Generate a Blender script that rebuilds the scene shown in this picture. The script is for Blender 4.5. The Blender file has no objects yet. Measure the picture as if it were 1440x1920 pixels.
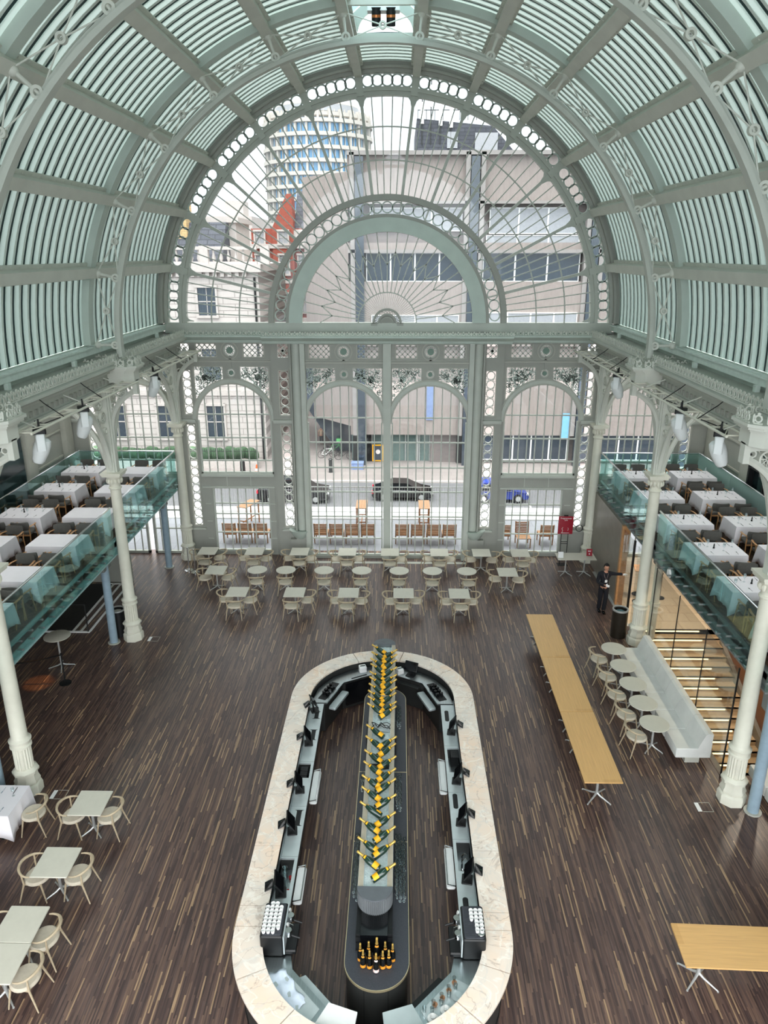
import bpy, bmesh, math, random
from math import sin, cos, pi, radians, sqrt, hypot
from mathutils import Matrix, Vector, Euler
random.seed(7)
SC = bpy.context.scene
COL = SC.collection
# ------------------------------------------------------------------ camera, world, exposure
SC.view_settings.view_transform = 'Standard'
SC.view_settings.look = 'None'
SC.view_settings.gamma = 1.0
SC.view_settings.use_curve_mapping = False
SC.view_settings.exposure = 0.78
cam_d = bpy.data.cameras.new('camera')
cam_d.sensor_fit = 'HORIZONTAL'
cam_d.sensor_width = 36.0
cam_d.lens = 1397.6 * 36.0 / 1440.0
cam_d.clip_start = 0.1
cam_d.clip_end = 2000
cam = bpy.data.objects.new('camera', cam_d)
COL.objects.link(cam)
cam.location = (0.4557, 0.0, 11.8)
cam.rotation_euler = (pi / 2 - 0.3353, 0.0008, 0.0201)
SC.camera = cam

SKY, SKY_SOUTH = 5.0, 2.2        # overall sky strength; the sky is brighter behind the camera
W = bpy.data.worlds.new('overcast_sky')
SC.world = W
W.use_nodes = True
wn = W.node_tree.nodes
wl = W.node_tree.links
wn.clear()
w_out = wn.new('ShaderNodeOutputWorld')
w_bg = wn.new('ShaderNodeBackground')
w_tc = wn.new('ShaderNodeTexCoord')
w_sep = wn.new('ShaderNodeSeparateXYZ')
w_ramp = wn.new('ShaderNodeValToRGB')
w_noise = wn.new('ShaderNodeTexNoise')
w_noise.inputs['Scale'].default_value = 2.2
w_noise.inputs['Detail'].default_value = 5
w_mul = wn.new('ShaderNodeMixRGB')
w_mul.blend_type = 'MULTIPLY'
w_mul.inputs[0].default_value = 0.22
w_cr = wn.new('ShaderNodeValToRGB')
w_cr.color_ramp.elements[0].position = 0.35
w_cr.color_ramp.elements[0].color = (0.62, 0.72, 0.86, 1)
w_cr.color_ramp.elements[1].position = 0.62
w_cr.color_ramp.elements[1].color = (1, 1, 1, 1)
wl.new(w_tc.outputs['Generated'], w_sep.inputs[0])
wl.new(w_tc.outputs['Generated'], w_noise.inputs['Vector'])
wl.new(w_noise.outputs['Fac'], w_cr.inputs[0])
wl.new(w_sep.outputs['Z'], w_ramp.inputs[0])
el = w_ramp.color_ramp.elements
el[0].position = 0.0
el[0].color = (0.13, 0.14, 0.15, 1)
el[1].position = 1.0
el[1].color = (1.9, 1.85, 1.8, 1)
e = el.new(0.02); e.color = (0.30, 0.312, 0.325, 1)
e = el.new(0.35); e.color = (0.34, 0.35, 0.36, 1)
e = el.new(0.7); e.color = (0.55, 0.55, 0.55, 1)
e = el.new(0.9); e.color = (1.4, 1.37, 1.33, 1)
wl.new(w_ramp.outputs['Color'], w_mul.inputs[1])
wl.new(w_cr.outputs['Color'], w_mul.inputs[2])
wl.new(w_mul.outputs[0], w_bg.inputs['Color'])
w_y = wn.new('ShaderNodeMapRange')
w_y.inputs['From Min'].default_value = -0.1; w_y.inputs['From Max'].default_value = -0.9
w_y.inputs['To Min'].default_value = SKY; w_y.inputs['To Max'].default_value = SKY * SKY_SOUTH
wl.new(w_sep.outputs['Y'], w_y.inputs['Value'])
wl.new(w_y.outputs[0], w_bg.inputs['Strength'])
wl.new(w_bg.outputs[0], w_out.inputs['Surface'])

SC.cycles.max_bounces = 8
SC.cycles.diffuse_bounces = 4
SC.cycles.glossy_bounces = 3
SC.cycles.transmission_bounces = 4
SC.cycles.transparent_max_bounces = 14
SC.cycles.caustics_reflective = False
SC.cycles.caustics_refractive = False
SC.cycles.sample_clamp_indirect = 6.0

# ------------------------------------------------------------------ helpers
def lin(c):
    c = c / 255.0
    return c / 12.92 if c <= 0.04045 else ((c + 0.055) / 1.055) ** 2.4

def rgb(r, g, b):
    return (lin(r), lin(g), lin(b), 1.0)

def new_mat(name):
    m = bpy.data.materials.new(name)
    m.use_nodes = True
    nt = m.node_tree
    nt.nodes.clear()
    out = nt.nodes.new('ShaderNodeOutputMaterial')
    return m, nt, out

def mat(name, col, rough=0.5, metal=0.0, var=0.08, scale=6.0, spec=0.4, bump=0.0, stretch=None):
    """painted / plain surface with a faint noise in its own colour"""
    m, nt, out = new_mat(name)
    p = nt.nodes.new('ShaderNodeBsdfPrincipled')
    p.inputs['Roughness'].default_value = rough
    p.inputs['Metallic'].default_value = metal
    p.inputs['Specular IOR Level'].default_value = spec
    tc = nt.nodes.new('ShaderNodeTexCoord')
    nz = nt.nodes.new('ShaderNodeTexNoise')
    nz.inputs['Scale'].default_value = scale
    nz.inputs['Detail'].default_value = 4
    src = tc.outputs['Object']
    if stretch:
        mp = nt.nodes.new('ShaderNodeMapping')
        mp.inputs['Scale'].default_value = stretch
        nt.links.new(src, mp.inputs[0])
        src = mp.outputs[0]
    nt.links.new(src, nz.inputs['Vector'])
    rp = nt.nodes.new('ShaderNodeValToRGB')
    rp.color_ramp.elements[0].position = 0.3
    rp.color_ramp.elements[1].position = 0.7
    rp.color_ramp.elements[0].color = tuple(c * (1 - var) for c in col[:3]) + (1,)
    rp.color_ramp.elements[1].color = tuple(min(1, c * (1 + var)) for c in col[:3]) + (1,)
    nt.links.new(nz.outputs['Fac'], rp.inputs[0])
    nt.links.new(rp.outputs[0], p.inputs['Base Color'])
    if bump:
        b = nt.nodes.new('ShaderNodeBump')
        b.inputs['Strength'].default_value = bump
        b.inputs['Distance'].default_value = 0.02
        nt.links.new(nz.outputs['Fac'], b.inputs['Height'])
        nt.links.new(b.outputs[0], p.inputs['Normal'])
    nt.links.new(p.outputs[0], out.inputs[0])
    return m

def mat_glass(name, tint, gloss=0.06, rough=0.02, frost=0.0):
    m, nt, out = new_mat(name)
    t = nt.nodes.new('ShaderNodeBsdfTransparent')
    t.inputs[0].default_value = tint
    g = nt.nodes.new('ShaderNodeBsdfGlossy')
    g.inputs['Roughness'].default_value = rough
    g.inputs['Color'].default_value = (0.9, 0.95, 0.95, 1)
    mx = nt.nodes.new('ShaderNodeMixShader')
    fr = nt.nodes.new('ShaderNodeLayerWeight')
    fr.inputs['Blend'].default_value = 0.25
    mm = nt.nodes.new('ShaderNodeMath')
    mm.operation = 'MULTIPLY_ADD'
    mm.inputs[1].default_value = 0.35
    mm.inputs[2].default_value = gloss
    nt.links.new(fr.outputs['Fresnel'], mm.inputs[0])
    nt.links.new(mm.outputs[0], mx.inputs[0])
    nt.links.new(t.outputs[0], mx.inputs[1])
    nt.links.new(g.outputs[0], mx.inputs[2])
    last = mx
    if frost:
        d = nt.nodes.new('ShaderNodeBsdfDiffuse')
        d.inputs[0].default_value = (min(1, tint[0] * 1.1), min(1, tint[1] * 1.1), min(1, tint[2] * 1.1), 1)
        tr = nt.nodes.new('ShaderNodeBsdfTranslucent')
        tr.inputs[0].default_value = d.inputs[0].default_value
        a = nt.nodes.new('ShaderNodeMixShader')
        nt.links.new(d.outputs[0], a.inputs[1])
        nt.links.new(tr.outputs[0], a.inputs[2])
        mf = nt.nodes.new('ShaderNodeMixShader')
        mf.inputs[0].default_value = frost
        nt.links.new(mx.outputs[0], mf.inputs[1])
        nt.links.new(a.outputs[0], mf.inputs[2])
        last = mf
    nt.links.new(last.outputs[0], out.inputs[0])
    return m

def mat_emit(name, col, strength):
    m, nt, out = new_mat(name)
    e = nt.nodes.new('ShaderNodeEmission')
    e.inputs[0].default_value = col
    e.inputs[1].default_value = strength
    nt.links.new(e.outputs[0], out.inputs[0])
    return m

def mat_translucent(name, col, trans, tcol):
    m, nt, out = new_mat(name)
    d = nt.nodes.new('ShaderNodeBsdfDiffuse')
    d.inputs[0].default_value = col
    t = nt.nodes.new('ShaderNodeBsdfTranslucent')
    t.inputs[0].default_value = tcol
    mx = nt.nodes.new('ShaderNodeMixShader')
    mx.inputs[0].default_value = trans
    nt.links.new(d.outputs[0], mx.inputs[1])
    nt.links.new(t.outputs[0], mx.inputs[2])
    nt.links.new(mx.outputs[0], out.inputs[0])
    return m

def mat_strips(name, wx, wy, stops, rough=0.4, grain=0.35, swap=False, herring=False, spec=0.5):
    """floor or veneer of narrow strips running along Y (X when swap); colour stops picked per strip"""
    m, nt, out = new_mat(name)
    N, L = nt.nodes.new, nt.links.new
    tc = N('ShaderNodeTexCoord')
    sp = N('ShaderNodeSeparateXYZ')
    L(tc.outputs['Object'], sp.inputs[0])
    X, Y = (sp.outputs[1], sp.outputs[0]) if swap else (sp.outputs[0], sp.outputs[1])
    def math2(op, a, b=None):
        n = N('ShaderNodeMath')
        n.operation = op
        for i, v in enumerate((a, b)):
            if v is None:
                continue
            if isinstance(v, (int, float)):
                n.inputs[i].default_value = v
            else:
                L(v, n.inputs[i])
        return n.outputs[0]
    if herring:
        fx = math2('DIVIDE', X, 0.9)
        tri = math2('PINGPONG', fx, 0.5)
        Xn = math2('ADD', math2('MULTIPLY', tri, 0.9), Y)
        Yn = math2('ADD', math2('FLOOR', math2('MULTIPLY', fx, 2.0)), 0.0)
        X, Y = Xn, math2('MULTIPLY', Yn, wy)
    i = math2('FLOOR', math2('DIVIDE', X, wx))
    w1 = N('ShaderNodeTexWhiteNoise')
    w1.noise_dimensions = '1D'
    L(i, w1.inputs['W'])
    off = math2('MULTIPLY', w1.outputs['Value'], 9.0)
    j = math2('FLOOR', math2('DIVIDE', math2('ADD', Y, off), wy))
    cb = N('ShaderNodeCombineXYZ')
    L(i, cb.inputs[0]); L(j, cb.inputs[1])
    w2 = N('ShaderNodeTexWhiteNoise')
    w2.noise_dimensions = '2D'
    L(cb.outputs[0], w2.inputs['Vector'])
    rp = N('ShaderNodeValToRGB')
    rp.color_ramp.interpolation = 'CONSTANT'
    e = rp.color_ramp.elements
    e[0].position, e[0].color = stops[0]
    e[1].position, e[1].color = stops[1]
    for pz, c in stops[2:]:
        q = e.new(pz); q.color = c
    L(w2.outputs['Value'], rp.inputs[0])
    mp = N('ShaderNodeMapping')
    mp.inputs['Scale'].default_value = (1.2, 30, 8) if swap else (30, 1.2, 8)
    L(tc.outputs['Object'], mp.inputs[0])
    nz = N('ShaderNodeTexNoise')
    nz.inputs['Scale'].default_value = 1.6
    nz.inputs['Detail'].default_value = 6
    L(mp.outputs[0], nz.inputs['Vector'])
    g = N('ShaderNodeValToRGB')
    g.color_ramp.elements[0].position = 0.3
    g.color_ramp.elements[1].position = 0.72
    g.color_ramp.elements[0].color = (1 - grain, 1 - grain, 1 - grain, 1)
    L(nz.outputs['Fac'], g.inputs[0])
    mu = N('ShaderNodeMixRGB')
    mu.blend_type = 'MULTIPLY'
    mu.inputs[0].default_value = 1
    L(rp.outputs[0], mu.inputs[1]); L(g.outputs[0], mu.inputs[2])
    p = N('ShaderNodeBsdfPrincipled')
    p.inputs['Roughness'].default_value = rough
    p.inputs['Specular IOR Level'].default_value = spec
    L(mu.outputs[0], p.inputs['Base Color'])
    L(p.outputs[0], out.inputs[0])
    return m

def mat_bricks(name, c1, c2, cm, bw, bh, mortar=0.02, rough=0.85, axes='xz'):
    m, nt, out = new_mat(name)
    N, L = nt.nodes.new, nt.links.new
    tc = N('ShaderNodeTexCoord')
    sp = N('ShaderNodeSeparateXYZ'); cb = N('ShaderNodeCombineXYZ')
    L(tc.outputs['Object'], sp.inputs[0])
    ix = {'x': 0, 'y': 1, 'z': 2}
    L(sp.outputs[ix[axes[0]]], cb.inputs[0]); L(sp.outputs[ix[axes[1]]], cb.inputs[1])
    b = N('ShaderNodeTexBrick')
    b.inputs['Color1'].default_value = c1
    b.inputs['Color2'].default_value = c2
    b.inputs['Mortar'].default_value = cm
    b.inputs['Scale'].default_value = 1
    b.inputs['Brick Width'].default_value = bw
    b.inputs['Row Height'].default_value = bh
    b.inputs['Mortar Size'].default_value = mortar
    L(cb.outputs[0], b.inputs['Vector'])
    p = N('ShaderNodeBsdfPrincipled')
    p.inputs['Roughness'].default_value = rough
    L(b.outputs['Color'], p.inputs['Base Color'])
    L(p.outputs[0], out.inputs[0])
    return m

def mat_marble(name):
    m, nt, out = new_mat(name)
    N, L = nt.nodes.new, nt.links.new
    tc = N('ShaderNodeTexCoord')
    n1 = N('ShaderNodeTexNoise'); n1.inputs['Scale'].default_value = 1.3; n1.inputs['Detail'].default_value = 6
    L(tc.outputs['Object'], n1.inputs['Vector'])
    r1 = N('ShaderNodeValToRGB')
    r1.color_ramp.elements[0].position = 0.3; r1.color_ramp.elements[0].color = rgb(222, 210, 198)
    r1.color_ramp.elements[1].position = 0.75; r1.color_ramp.elements[1].color = rgb(236, 206, 180)
    q = r1.color_ramp.elements.new(0.5); q.color = rgb(230, 214, 199)
    L(n1.outputs['Fac'], r1.inputs[0])
    def vein(scale, dist, lo, hi, seed):
        mp = N('ShaderNodeMapping'); mp.inputs['Location'].default_value = (seed, seed * 2, 0)
        mp.inputs['Rotation'].default_value = (0, 0, seed)
        L(tc.outputs['Object'], mp.inputs[0])
        nz = N('ShaderNodeTexNoise'); nz.inputs['Scale'].default_value = scale
        nz.inputs['Detail'].default_value = 7; nz.inputs['Distortion'].default_value = dist
        L(mp.outputs[0], nz.inputs['Vector'])
        a = N('ShaderNodeMath'); a.operation = 'SUBTRACT'; a.inputs[1].default_value = 0.5
        L(nz.outputs['Fac'], a.inputs[0])
        b = N('ShaderNodeMath'); b.operation = 'ABSOLUTE'; L(a.outputs[0], b.inputs[0])
        c = N('ShaderNodeValToRGB')
        c.color_ramp.elements[0].position = lo; c.color_ramp.elements[0].color = (1, 1, 1, 1)
        c.color_ramp.elements[1].position = hi; c.color_ramp.elements[1].color = (0, 0, 0, 1)
        L(b.outputs[0], c.inputs[0])
        return c.outputs[0]
    cur = r1.outputs[0]
    for sc, di, lo, hi, sd, col, f in ((1.1, 1.6, 0.0, 0.010, 1.0, rgb(150, 124, 108), 0.5), (2.2, 1.0, 0.0, 0.03, 4.0, rgb(244, 238, 228), 0.6), (0.7, 2.2, 0.0, 0.03, 9.0, rgb(200, 198, 194), 0.35)):
        v = vein(sc, di, lo, hi, sd)
        mm = N('ShaderNodeMath'); mm.operation = 'MULTIPLY'; mm.inputs[1].default_value = f
        L(v, mm.inputs[0])
        mx = N('ShaderNodeMixRGB'); mx.inputs[2].default_value = col
        L(mm.outputs[0], mx.inputs[0]); L(cur, mx.inputs[1])
        cur = mx.outputs[0]
    p = N('ShaderNodeBsdfPrincipled'); p.inputs['Roughness'].default_value = 0.3
    L(cur, p.inputs['Base Color']); L(p.outputs[0], out.inputs[0])
    return m

class MB:
    """collects shapes into one mesh"""
    def __init__(s):
        s.v = []; s.f = []; s.mi = []; s.M = None; s.m = 0
    def add(s, vs, fs):
        n = len(s.v)
        if s.M is not None:
            vs = [tuple(s.M @ Vector(v)) for v in vs]
        s.v.extend(vs)
        for f in fs:
            s.f.append(tuple(i + n for i in f)); s.mi.append(s.m)
        return s
    def box(s, x0, x1, y0, y1, z0, z1):
        if x0 > x1: x0, x1 = x1, x0
        if y0 > y1: y0, y1 = y1, y0
        if z0 > z1: z0, z1 = z1, z0
        return s.add([(x0, y0, z0), (x1, y0, z0), (x1, y1, z0), (x0, y1, z0), (x0, y0, z1), (x1, y0, z1), (x1, y1, z1), (x0, y1, z1)],
                     [(3, 2, 1, 0), (4, 5, 6, 7), (0, 1, 5, 4), (1, 2, 6, 5), (2, 3, 7, 6), (3, 0, 4, 7)])
    def rbox(s, x0, x1, y0, y1, z0, z1, r=0.02, n=3):
        """box with rounded vertical corners and a small top chamfer"""
        pts = []
        for cx, cy, a0 in ((x1 - r, y1 - r, 0), (x0 + r, y1 - r, 90), (x0 + r, y0 + r, 180), (x1 - r, y0 + r, 270)):
            for k in range(n + 1):
                a = radians(a0 + 90 * k / n)
                pts.append((cx + r * cos(a), cy + r * sin(a)))
        return s.prism(pts, z0, z1, ch=min(r, (z1 - z0) * 0.3, 0.02))
    def prism(s, pts, z0, z1, ch=0.0):
        n = len(pts)
        if ch:
            cx = sum(p[0] for p in pts) / n; cy = sum(p[1] for p in pts) / n
            def sh(p):
                d = hypot(p[0] - cx, p[1] - cy) or 1
                k = max(0.0, (d - ch) / d)
                return (cx + (p[0] - cx) * k, cy + (p[1] - cy) * k)
            lv = [(pts, z0), (pts, z1 - ch), ([sh(p) for p in pts], z1)]
        else:
            lv = [(pts, z0), (pts, z1)]
        vs = [(p[0], p[1], z) for q, z in lv for p in q]
        fs = [tuple(range(n - 1, -1, -1))]
        for l in range(len(lv) - 1):
            for i in range(n):
                j = (i + 1) % n
                fs.append((l * n + i, l * n + j, (l + 1) * n + j, (l + 1) * n + i))
        fs.append(tuple(range((len(lv) - 1) * n, len(lv) * n)))
        return s.add(vs, fs)
    def ext(s, pts, axis, a, b):
        """extrude a 2-D polygon along an axis: x -> pts are (y,z); y -> (x,z); z -> (x,y)"""
        n = len(pts)
        if axis == 'x': mk = lambda p, t: (t, p[0], p[1])
        elif axis == 'y': mk = lambda p, t: (p[0], t, p[1])
        else: mk = lambda p, t: (p[0], p[1], t)
        vs = [mk(p, a) for p in pts] + [mk(p, b) for p in pts]
        fs = [tuple(range(n - 1, -1, -1)), tuple(range(n, 2 * n))] + [(i, (i + 1) % n, n + (i + 1) % n, n + i) for i in range(n)]
        return s.add(vs, fs)
    def lathe(s, prof, cx=0, cy=0, n=20, cap=True, a0=0.0, sq=None):
        """profile [(r,z)] about the vertical axis"""
        vs = []; fs = []
        for r, z in prof:
            for k in range(n):
                a = a0 + 2 * pi * k / n
                vs.append((cx + r * cos(a), cy + r * sin(a), z))
        for l in range(len(prof) - 1):
            for k in range(n):
                j = (k + 1) % n
                fs.append((l * n + k, l * n + j, (l + 1) * n + j, (l + 1) * n + k))
        if cap:
            fs.append(tuple(range(n - 1, -1, -1)))
            fs.append(tuple(range((len(prof) - 1) * n, len(prof) * n)))
        return s.add(vs, fs)
    def tube(s, pts, r, n=8, closed=False, flat=None, cap=True):
        """round (or elliptical: flat=(rw,rh)) tube through points; r may be a list"""
        P = [Vector(p) for p in pts]
        m = len(P)
        rs = r if isinstance(r, (list, tuple)) else [r] * m
        vs = []; fs = []
        prev = None
        for i, p in enumerate(P):
            if closed: t = P[(i + 1) % m] - P[i - 1]
            elif i == 0: t = P[1] - P[0]
            elif i == m - 1: t = P[-1] - P[-2]
            else: t = P[i + 1] - P[i - 1]
            t.normalize()
            if prev is None:
                up = Vector((0, 0, 1)) if abs(t.z) < 0.9 else Vector((0, 1, 0))
                u = t.cross(up).normalized()
            else:
                u = (prev - t * prev.dot(t)).normalized()
            prev = u
            w = u.cross(t)
            for k in range(n):
                a = 2 * pi * (k + 0.5) / n
                fu, fw = (flat if flat else (rs[i], rs[i]))
                vs.append(tuple(p + u * (cos(a) * fu) + w * (sin(a) * fw)))
        for i in range(m if closed else m - 1):
            i2 = (i + 1) % m
            for k in range(n):
                j = (k + 1) % n
                fs.append((i * n + k, i * n + j, i2 * n + j, i2 * n + k))
        if not closed and cap:
            fs.append(tuple(range(n - 1, -1, -1)))
            fs.append(tuple(range((m - 1) * n, m * n)))
        return s.add(vs, fs)
    def bar(s, p, q, w, h=None, up=(0, 0, 1)):
        """square bar from p to q, w across, h along 'up'"""
        h = h or w
        p = Vector(p); q = Vector(q)
        t = (q - p)
        if t.length < 1e-6: return s
        t.normalize()
        U = Vector(up)
        if abs(t.dot(U)) > 0.98: U = Vector((0, 1, 0)) if abs(t.y) < 0.9 else Vector((1, 0, 0))
        a = t.cross(U).normalized() * (w / 2)
        b = a.cross(t).normalized() * (h / 2)
        vs = []
        for c in (p, q):
            vs += [tuple(c - a - b), tuple(c + a - b), tuple(c + a + b), tuple(c - a + b)]
        return s.add(vs, [(3, 2, 1, 0), (4, 5, 6, 7), (0, 1, 5, 4), (1, 2, 6, 5), (2, 3, 7, 6), (3, 0, 4, 7)])
    def arc(s, cx, cz, r0, r1, a0, a1, y0, y1, n=32):
        """solid ring sector in the XZ plane (degrees), extruded along Y"""
        closed = abs(a1 - a0) >= 359.9
        m = n if closed else n + 1
        vs = []; fs = []
        for k in range(m):
            a = radians(a0 + (a1 - a0) * k / n)
            c, d = cos(a), sin(a)
            vs += [(cx + r0 * c, y0, cz + r0 * d), (cx + r1 * c, y0, cz + r1 * d), (cx + r1 * c, y1, cz + r1 * d), (cx + r0 * c, y1, cz + r0 * d)]
        for k in range(n):
            a = k * 4; b = ((k + 1) % m) * 4
            fs += [(a, a + 1, b + 1, b), (a + 1, a + 2, b + 2, b + 1), (a + 2, a + 3, b + 3, b + 2), (a + 3, a, b, b + 3)]
        if not closed:
            fs += [(3, 2, 1, 0), tuple(n * 4 + i for i in range(4))]
        return s.add(vs, fs)
    def disc(s, cx, cz, r, y0, y1, n=20):
        return s.ext([(cx + r * cos(2 * pi * k / n), cz + r * sin(2 * pi * k / n)) for k in range(n)], 'y', y0, y1)
    def sphere(s, c, r, n=12, m=8, sc=(1, 1, 1)):
        vs = [(c[0], c[1], c[2] - r * sc[2])]
        for i in range(1, m):
            t = pi * i / m
            for k in range(n):
                a = 2 * pi * k / n
                vs.append((c[0] + r * sc[0] * sin(t) * cos(a), c[1] + r * sc[1] * sin(t) * sin(a), c[2] - r * sc[2] * cos(t)))
        vs.append((c[0], c[1], c[2] + r * sc[2]))
        fs = [(0, 1 + (k + 1) % n, 1 + k) for k in range(n)]
        for i in range(m - 2):
            for k in range(n):
                j = (k + 1) % n
                fs.append((1 + i * n + k, 1 + i * n + j, 1 + (i + 1) * n + j, 1 + (i + 1) * n + k))
        b = 1 + (m - 2) * n
        fs += [(b + k, b + (k + 1) % n, len(vs) - 1) for k in range(n)]
        return s.add(vs, fs)
    def mesh(s, name, mats, ang=35, smooth=True):
        me = bpy.data.meshes.new(name)
        me.from_pydata(s.v, [], s.f)
        ms = mats if isinstance(mats, (list, tuple)) else [mats]
        for m in ms: me.materials.append(m)
        if len(ms) > 1: me.polygons.foreach_set('material_index', s.mi)
        bm = bmesh.new(); bm.from_mesh(me)
        bmesh.ops.recalc_face_normals(bm, faces=bm.faces)
        bm.to_mesh(me); bm.free()
        if smooth:
            me.shade_smooth()
            me.set_sharp_from_angle(angle=radians(ang))
        me.update()
        return me

def tag(o, label=None, cat=None, group=None, kind=None):
    if label: o['label'] = label
    if cat: o['category'] = cat
    if group: o['group'] = group
    if kind: o['kind'] = kind
    return o

def obj(name, mb, mats, parent=None, label=None, cat=None, group=None, kind=None, ang=35, loc=None, rz=None):
    me = mb.mesh(name, mats, ang) if isinstance(mb, MB) else mb
    o = bpy.data.objects.new(name, me)
    COL.objects.link(o)
    if parent is not None: o.parent = parent
    if loc is not None: o.location = loc
    if rz is not None: o.rotation_euler = (0, 0, rz)
    return tag(o, label, cat, group, kind)

def thing(name, label, cat, loc=(0, 0, 0), rz=0.0, group=None, kind=None):
    o = bpy.data.objects.new(name, None)
    COL.objects.link(o)
    o.location = loc; o.rotation_euler = (0, 0, rz)
    o.empty_display_size = 0.1
    return tag(o, label, cat, group, kind)

def struct(name, mb, mats, parent=None, ang=35):
    return obj(name, mb, mats, parent, kind=None if parent else 'structure', ang=ang)

KIDS = {}
def copy_thing(root, loc, rz, label, group=None):
    """copy of a thing with copies of its parts and sub-parts (sharing mesh data)"""
    r = root.copy(); COL.objects.link(r)
    r.location = loc; r.rotation_euler = (0, 0, rz)
    r['label'] = label
    if group: r['group'] = group
    if root.name not in KIDS:
        KIDS[root.name] = [(c, list(c.children)) for c in root.children]
    for c, gs in KIDS[root.name]:
        d = c.copy(); COL.objects.link(d); d.parent = r
        for g in gs:
            h = g.copy(); COL.objects.link(h); h.parent = d
    return r

class Proto:
    """first place() moves the built thing itself, later ones copy it"""
    def __init__(s, root): s.root = root; s.used = False
    def place(s, loc, rz, label, group=None):
        if s.used: return copy_thing(s.root, loc, rz, label, group)
        s.used = True
        s.root.location = loc; s.root.rotation_euler = (0, 0, rz); s.root['label'] = label
        if group: s.root['group'] = group
        return s.root

def text_obj(name, body, size, mat_, parent, loc, rot, align='CENTER', depth=0.001):
    cu = bpy.data.curves.new(name, 'FONT')
    cu.body = body; cu.size = size; cu.align_x = align; cu.align_y = 'CENTER'; cu.extrude = depth
    tmp = bpy.data.objects.new('lettering_curve', cu); COL.objects.link(tmp)
    me = bpy.data.meshes.new_from_object(tmp.evaluated_get(bpy.context.evaluated_depsgraph_get()))
    bpy.data.objects.remove(tmp)
    me.materials.clear(); me.materials.append(mat_)
    o = bpy.data.objects.new(name, me); COL.objects.link(o)
    o.parent = parent; o.location = loc; o.rotation_euler = rot
    return o

ORD = ['first', 'second', 'third', 'fourth', 'fifth', 'sixth', 'seventh', 'eighth', 'ninth', 'tenth', 'eleventh', 'twelfth', 'thirteenth', 'fourteenth', 'fifteenth', 'sixteenth', 'seventeenth', 'eighteenth', 'nineteenth', 'twentieth', 'twenty-first', 'twenty-second', 'twenty-third', 'twenty-fourth']

# ------------------------------------------------------------------ materials
M = {}
M['slat'] = mat_translucent('roof_blind_mint', rgb(164, 182, 175), 0.17, (0.47, 0.57, 0.535, 1))
M['rib_light'] = mat('roof_pale_tone', rgb(214, 226, 218), 0.5)
M['gap_shade'] = mat('dark_gap_shade', rgb(22, 52, 52), 0.6)  # dark teal for the shade in the gaps between roof slats
M['mint'] = mat('pale_mint_paint', rgb(186, 198, 188), 0.5, var=0.05, scale=2.0)
M['mint2'] = mat('grey_mint_paint', rgb(184, 188, 178), 0.5, var=0.05, scale=2.0)
M['stone'] = mat('grey_stone_paint', rgb(204, 206, 195), 0.5, var=0.05, scale=2.0)
M['cream'] = mat('cream_iron_paint', rgb(214, 212, 196), 0.45, var=0.05, scale=3.0)
M['wallp'] = mat('grey_wall_paint', rgb(158, 159, 150), 0.55, var=0.05, scale=1.5)
M['trim'] = mat('stone_trim_paint', rgb(176, 176, 165), 0.5, var=0.05, scale=3.0)
M['glass'] = mat_glass('window_glass', (0.51, 0.535, 0.53, 1), 0.03)
M['rglass'] = mat_glass('lantern_glass', (0.32, 0.45, 0.48, 1), 0.03)
M['bglass'] = mat_glass('green_balustrade_glass', (0.80, 0.955, 0.95, 1), 0.03)
M['frost'] = mat_glass('frosted_green_glass', (0.62, 0.80, 0.76, 1), 0.03, frost=0.45)
M['pglass'] = mat_glass('partition_glass', (0.96, 0.965, 0.95, 1), 0.03)
M['wglass'] = mat_glass('clear_glassware', (0.93, 0.96, 0.97, 1), 0.26, 0.08)
M['steel'] = mat('brushed_steel', rgb(176, 184, 186), 0.28, 1.0, var=0.12, scale=3, stretch=(30, 1, 4))
M['steel_b'] = mat('satin_steel_white', rgb(196, 204, 205), 0.42, 0.55, var=0.08, scale=3)
M['chrome'] = mat('polished_chrome', rgb(222, 224, 226), 0.12, 1.0)
M['beam'] = mat('balcony_beam_grey', rgb(132, 136, 134), 0.45, 0.3)
M['blue'] = mat('blue_grey_post_paint', rgb(142, 162, 174), 0.4)
M['black'] = mat('matt_black', rgb(16, 17, 18), 0.5)
M['blackg'] = mat('glossy_black', rgb(10, 11, 13), 0.15)
M['charcoal'] = mat('charcoal_grain', rgb(56, 58, 64), 0.45, var=0.35, scale=120)
M['cabinet'] = mat('dark_cabinet', rgb(46, 47, 46), 0.4)
M['top'] = mat('grey_beige_laminate', rgb(198, 194, 180), 0.5, var=0.03)
M['seat'] = mat('beige_upholstery', rgb(196, 186, 168), 0.85, var=0.06, scale=20)
M['bent'] = mat('pale_bentwood', rgb(176, 160, 134), 0.5, var=0.12, scale=8, stretch=(1, 1, 6))
M['oak'] = mat_strips('golden_oak_veneer', 0.42, 4.0, [(0.0, rgb(212, 168, 108)), (0.5, rgb(204, 160, 100))], 0.4, 0.16)
M['oakx'] = mat_strips('golden_oak_veneer_crosswise', 0.42, 4.0, [(0.0, rgb(212, 168, 108)), (0.5, rgb(204, 160, 100))], 0.4, 0.16, swap=True)
M['floor'] = mat_strips('dark_strip_parquet', 0.026, 0.75, [(0.0, rgb(90, 71, 66)), (0.24, rgb(106, 84, 76)), (0.46, rgb(76, 61, 59)), (0.66, rgb(118, 94, 82)), (0.84, rgb(98, 80, 75)), (0.93, rgb(172, 142, 112))], 0.34, 0.5)
M['bfloor'] = mat_strips('balcony_chevron_floor', 0.09, 0.6, [(0.0, rgb(98, 72, 58)), (0.35, rgb(80, 60, 50)), (0.7, rgb(118, 88, 70))], 0.4, 0.25, herring=True)
M['cloth'] = mat('white_linen', rgb(236, 232, 236), 0.9, var=0.02, scale=3)
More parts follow.
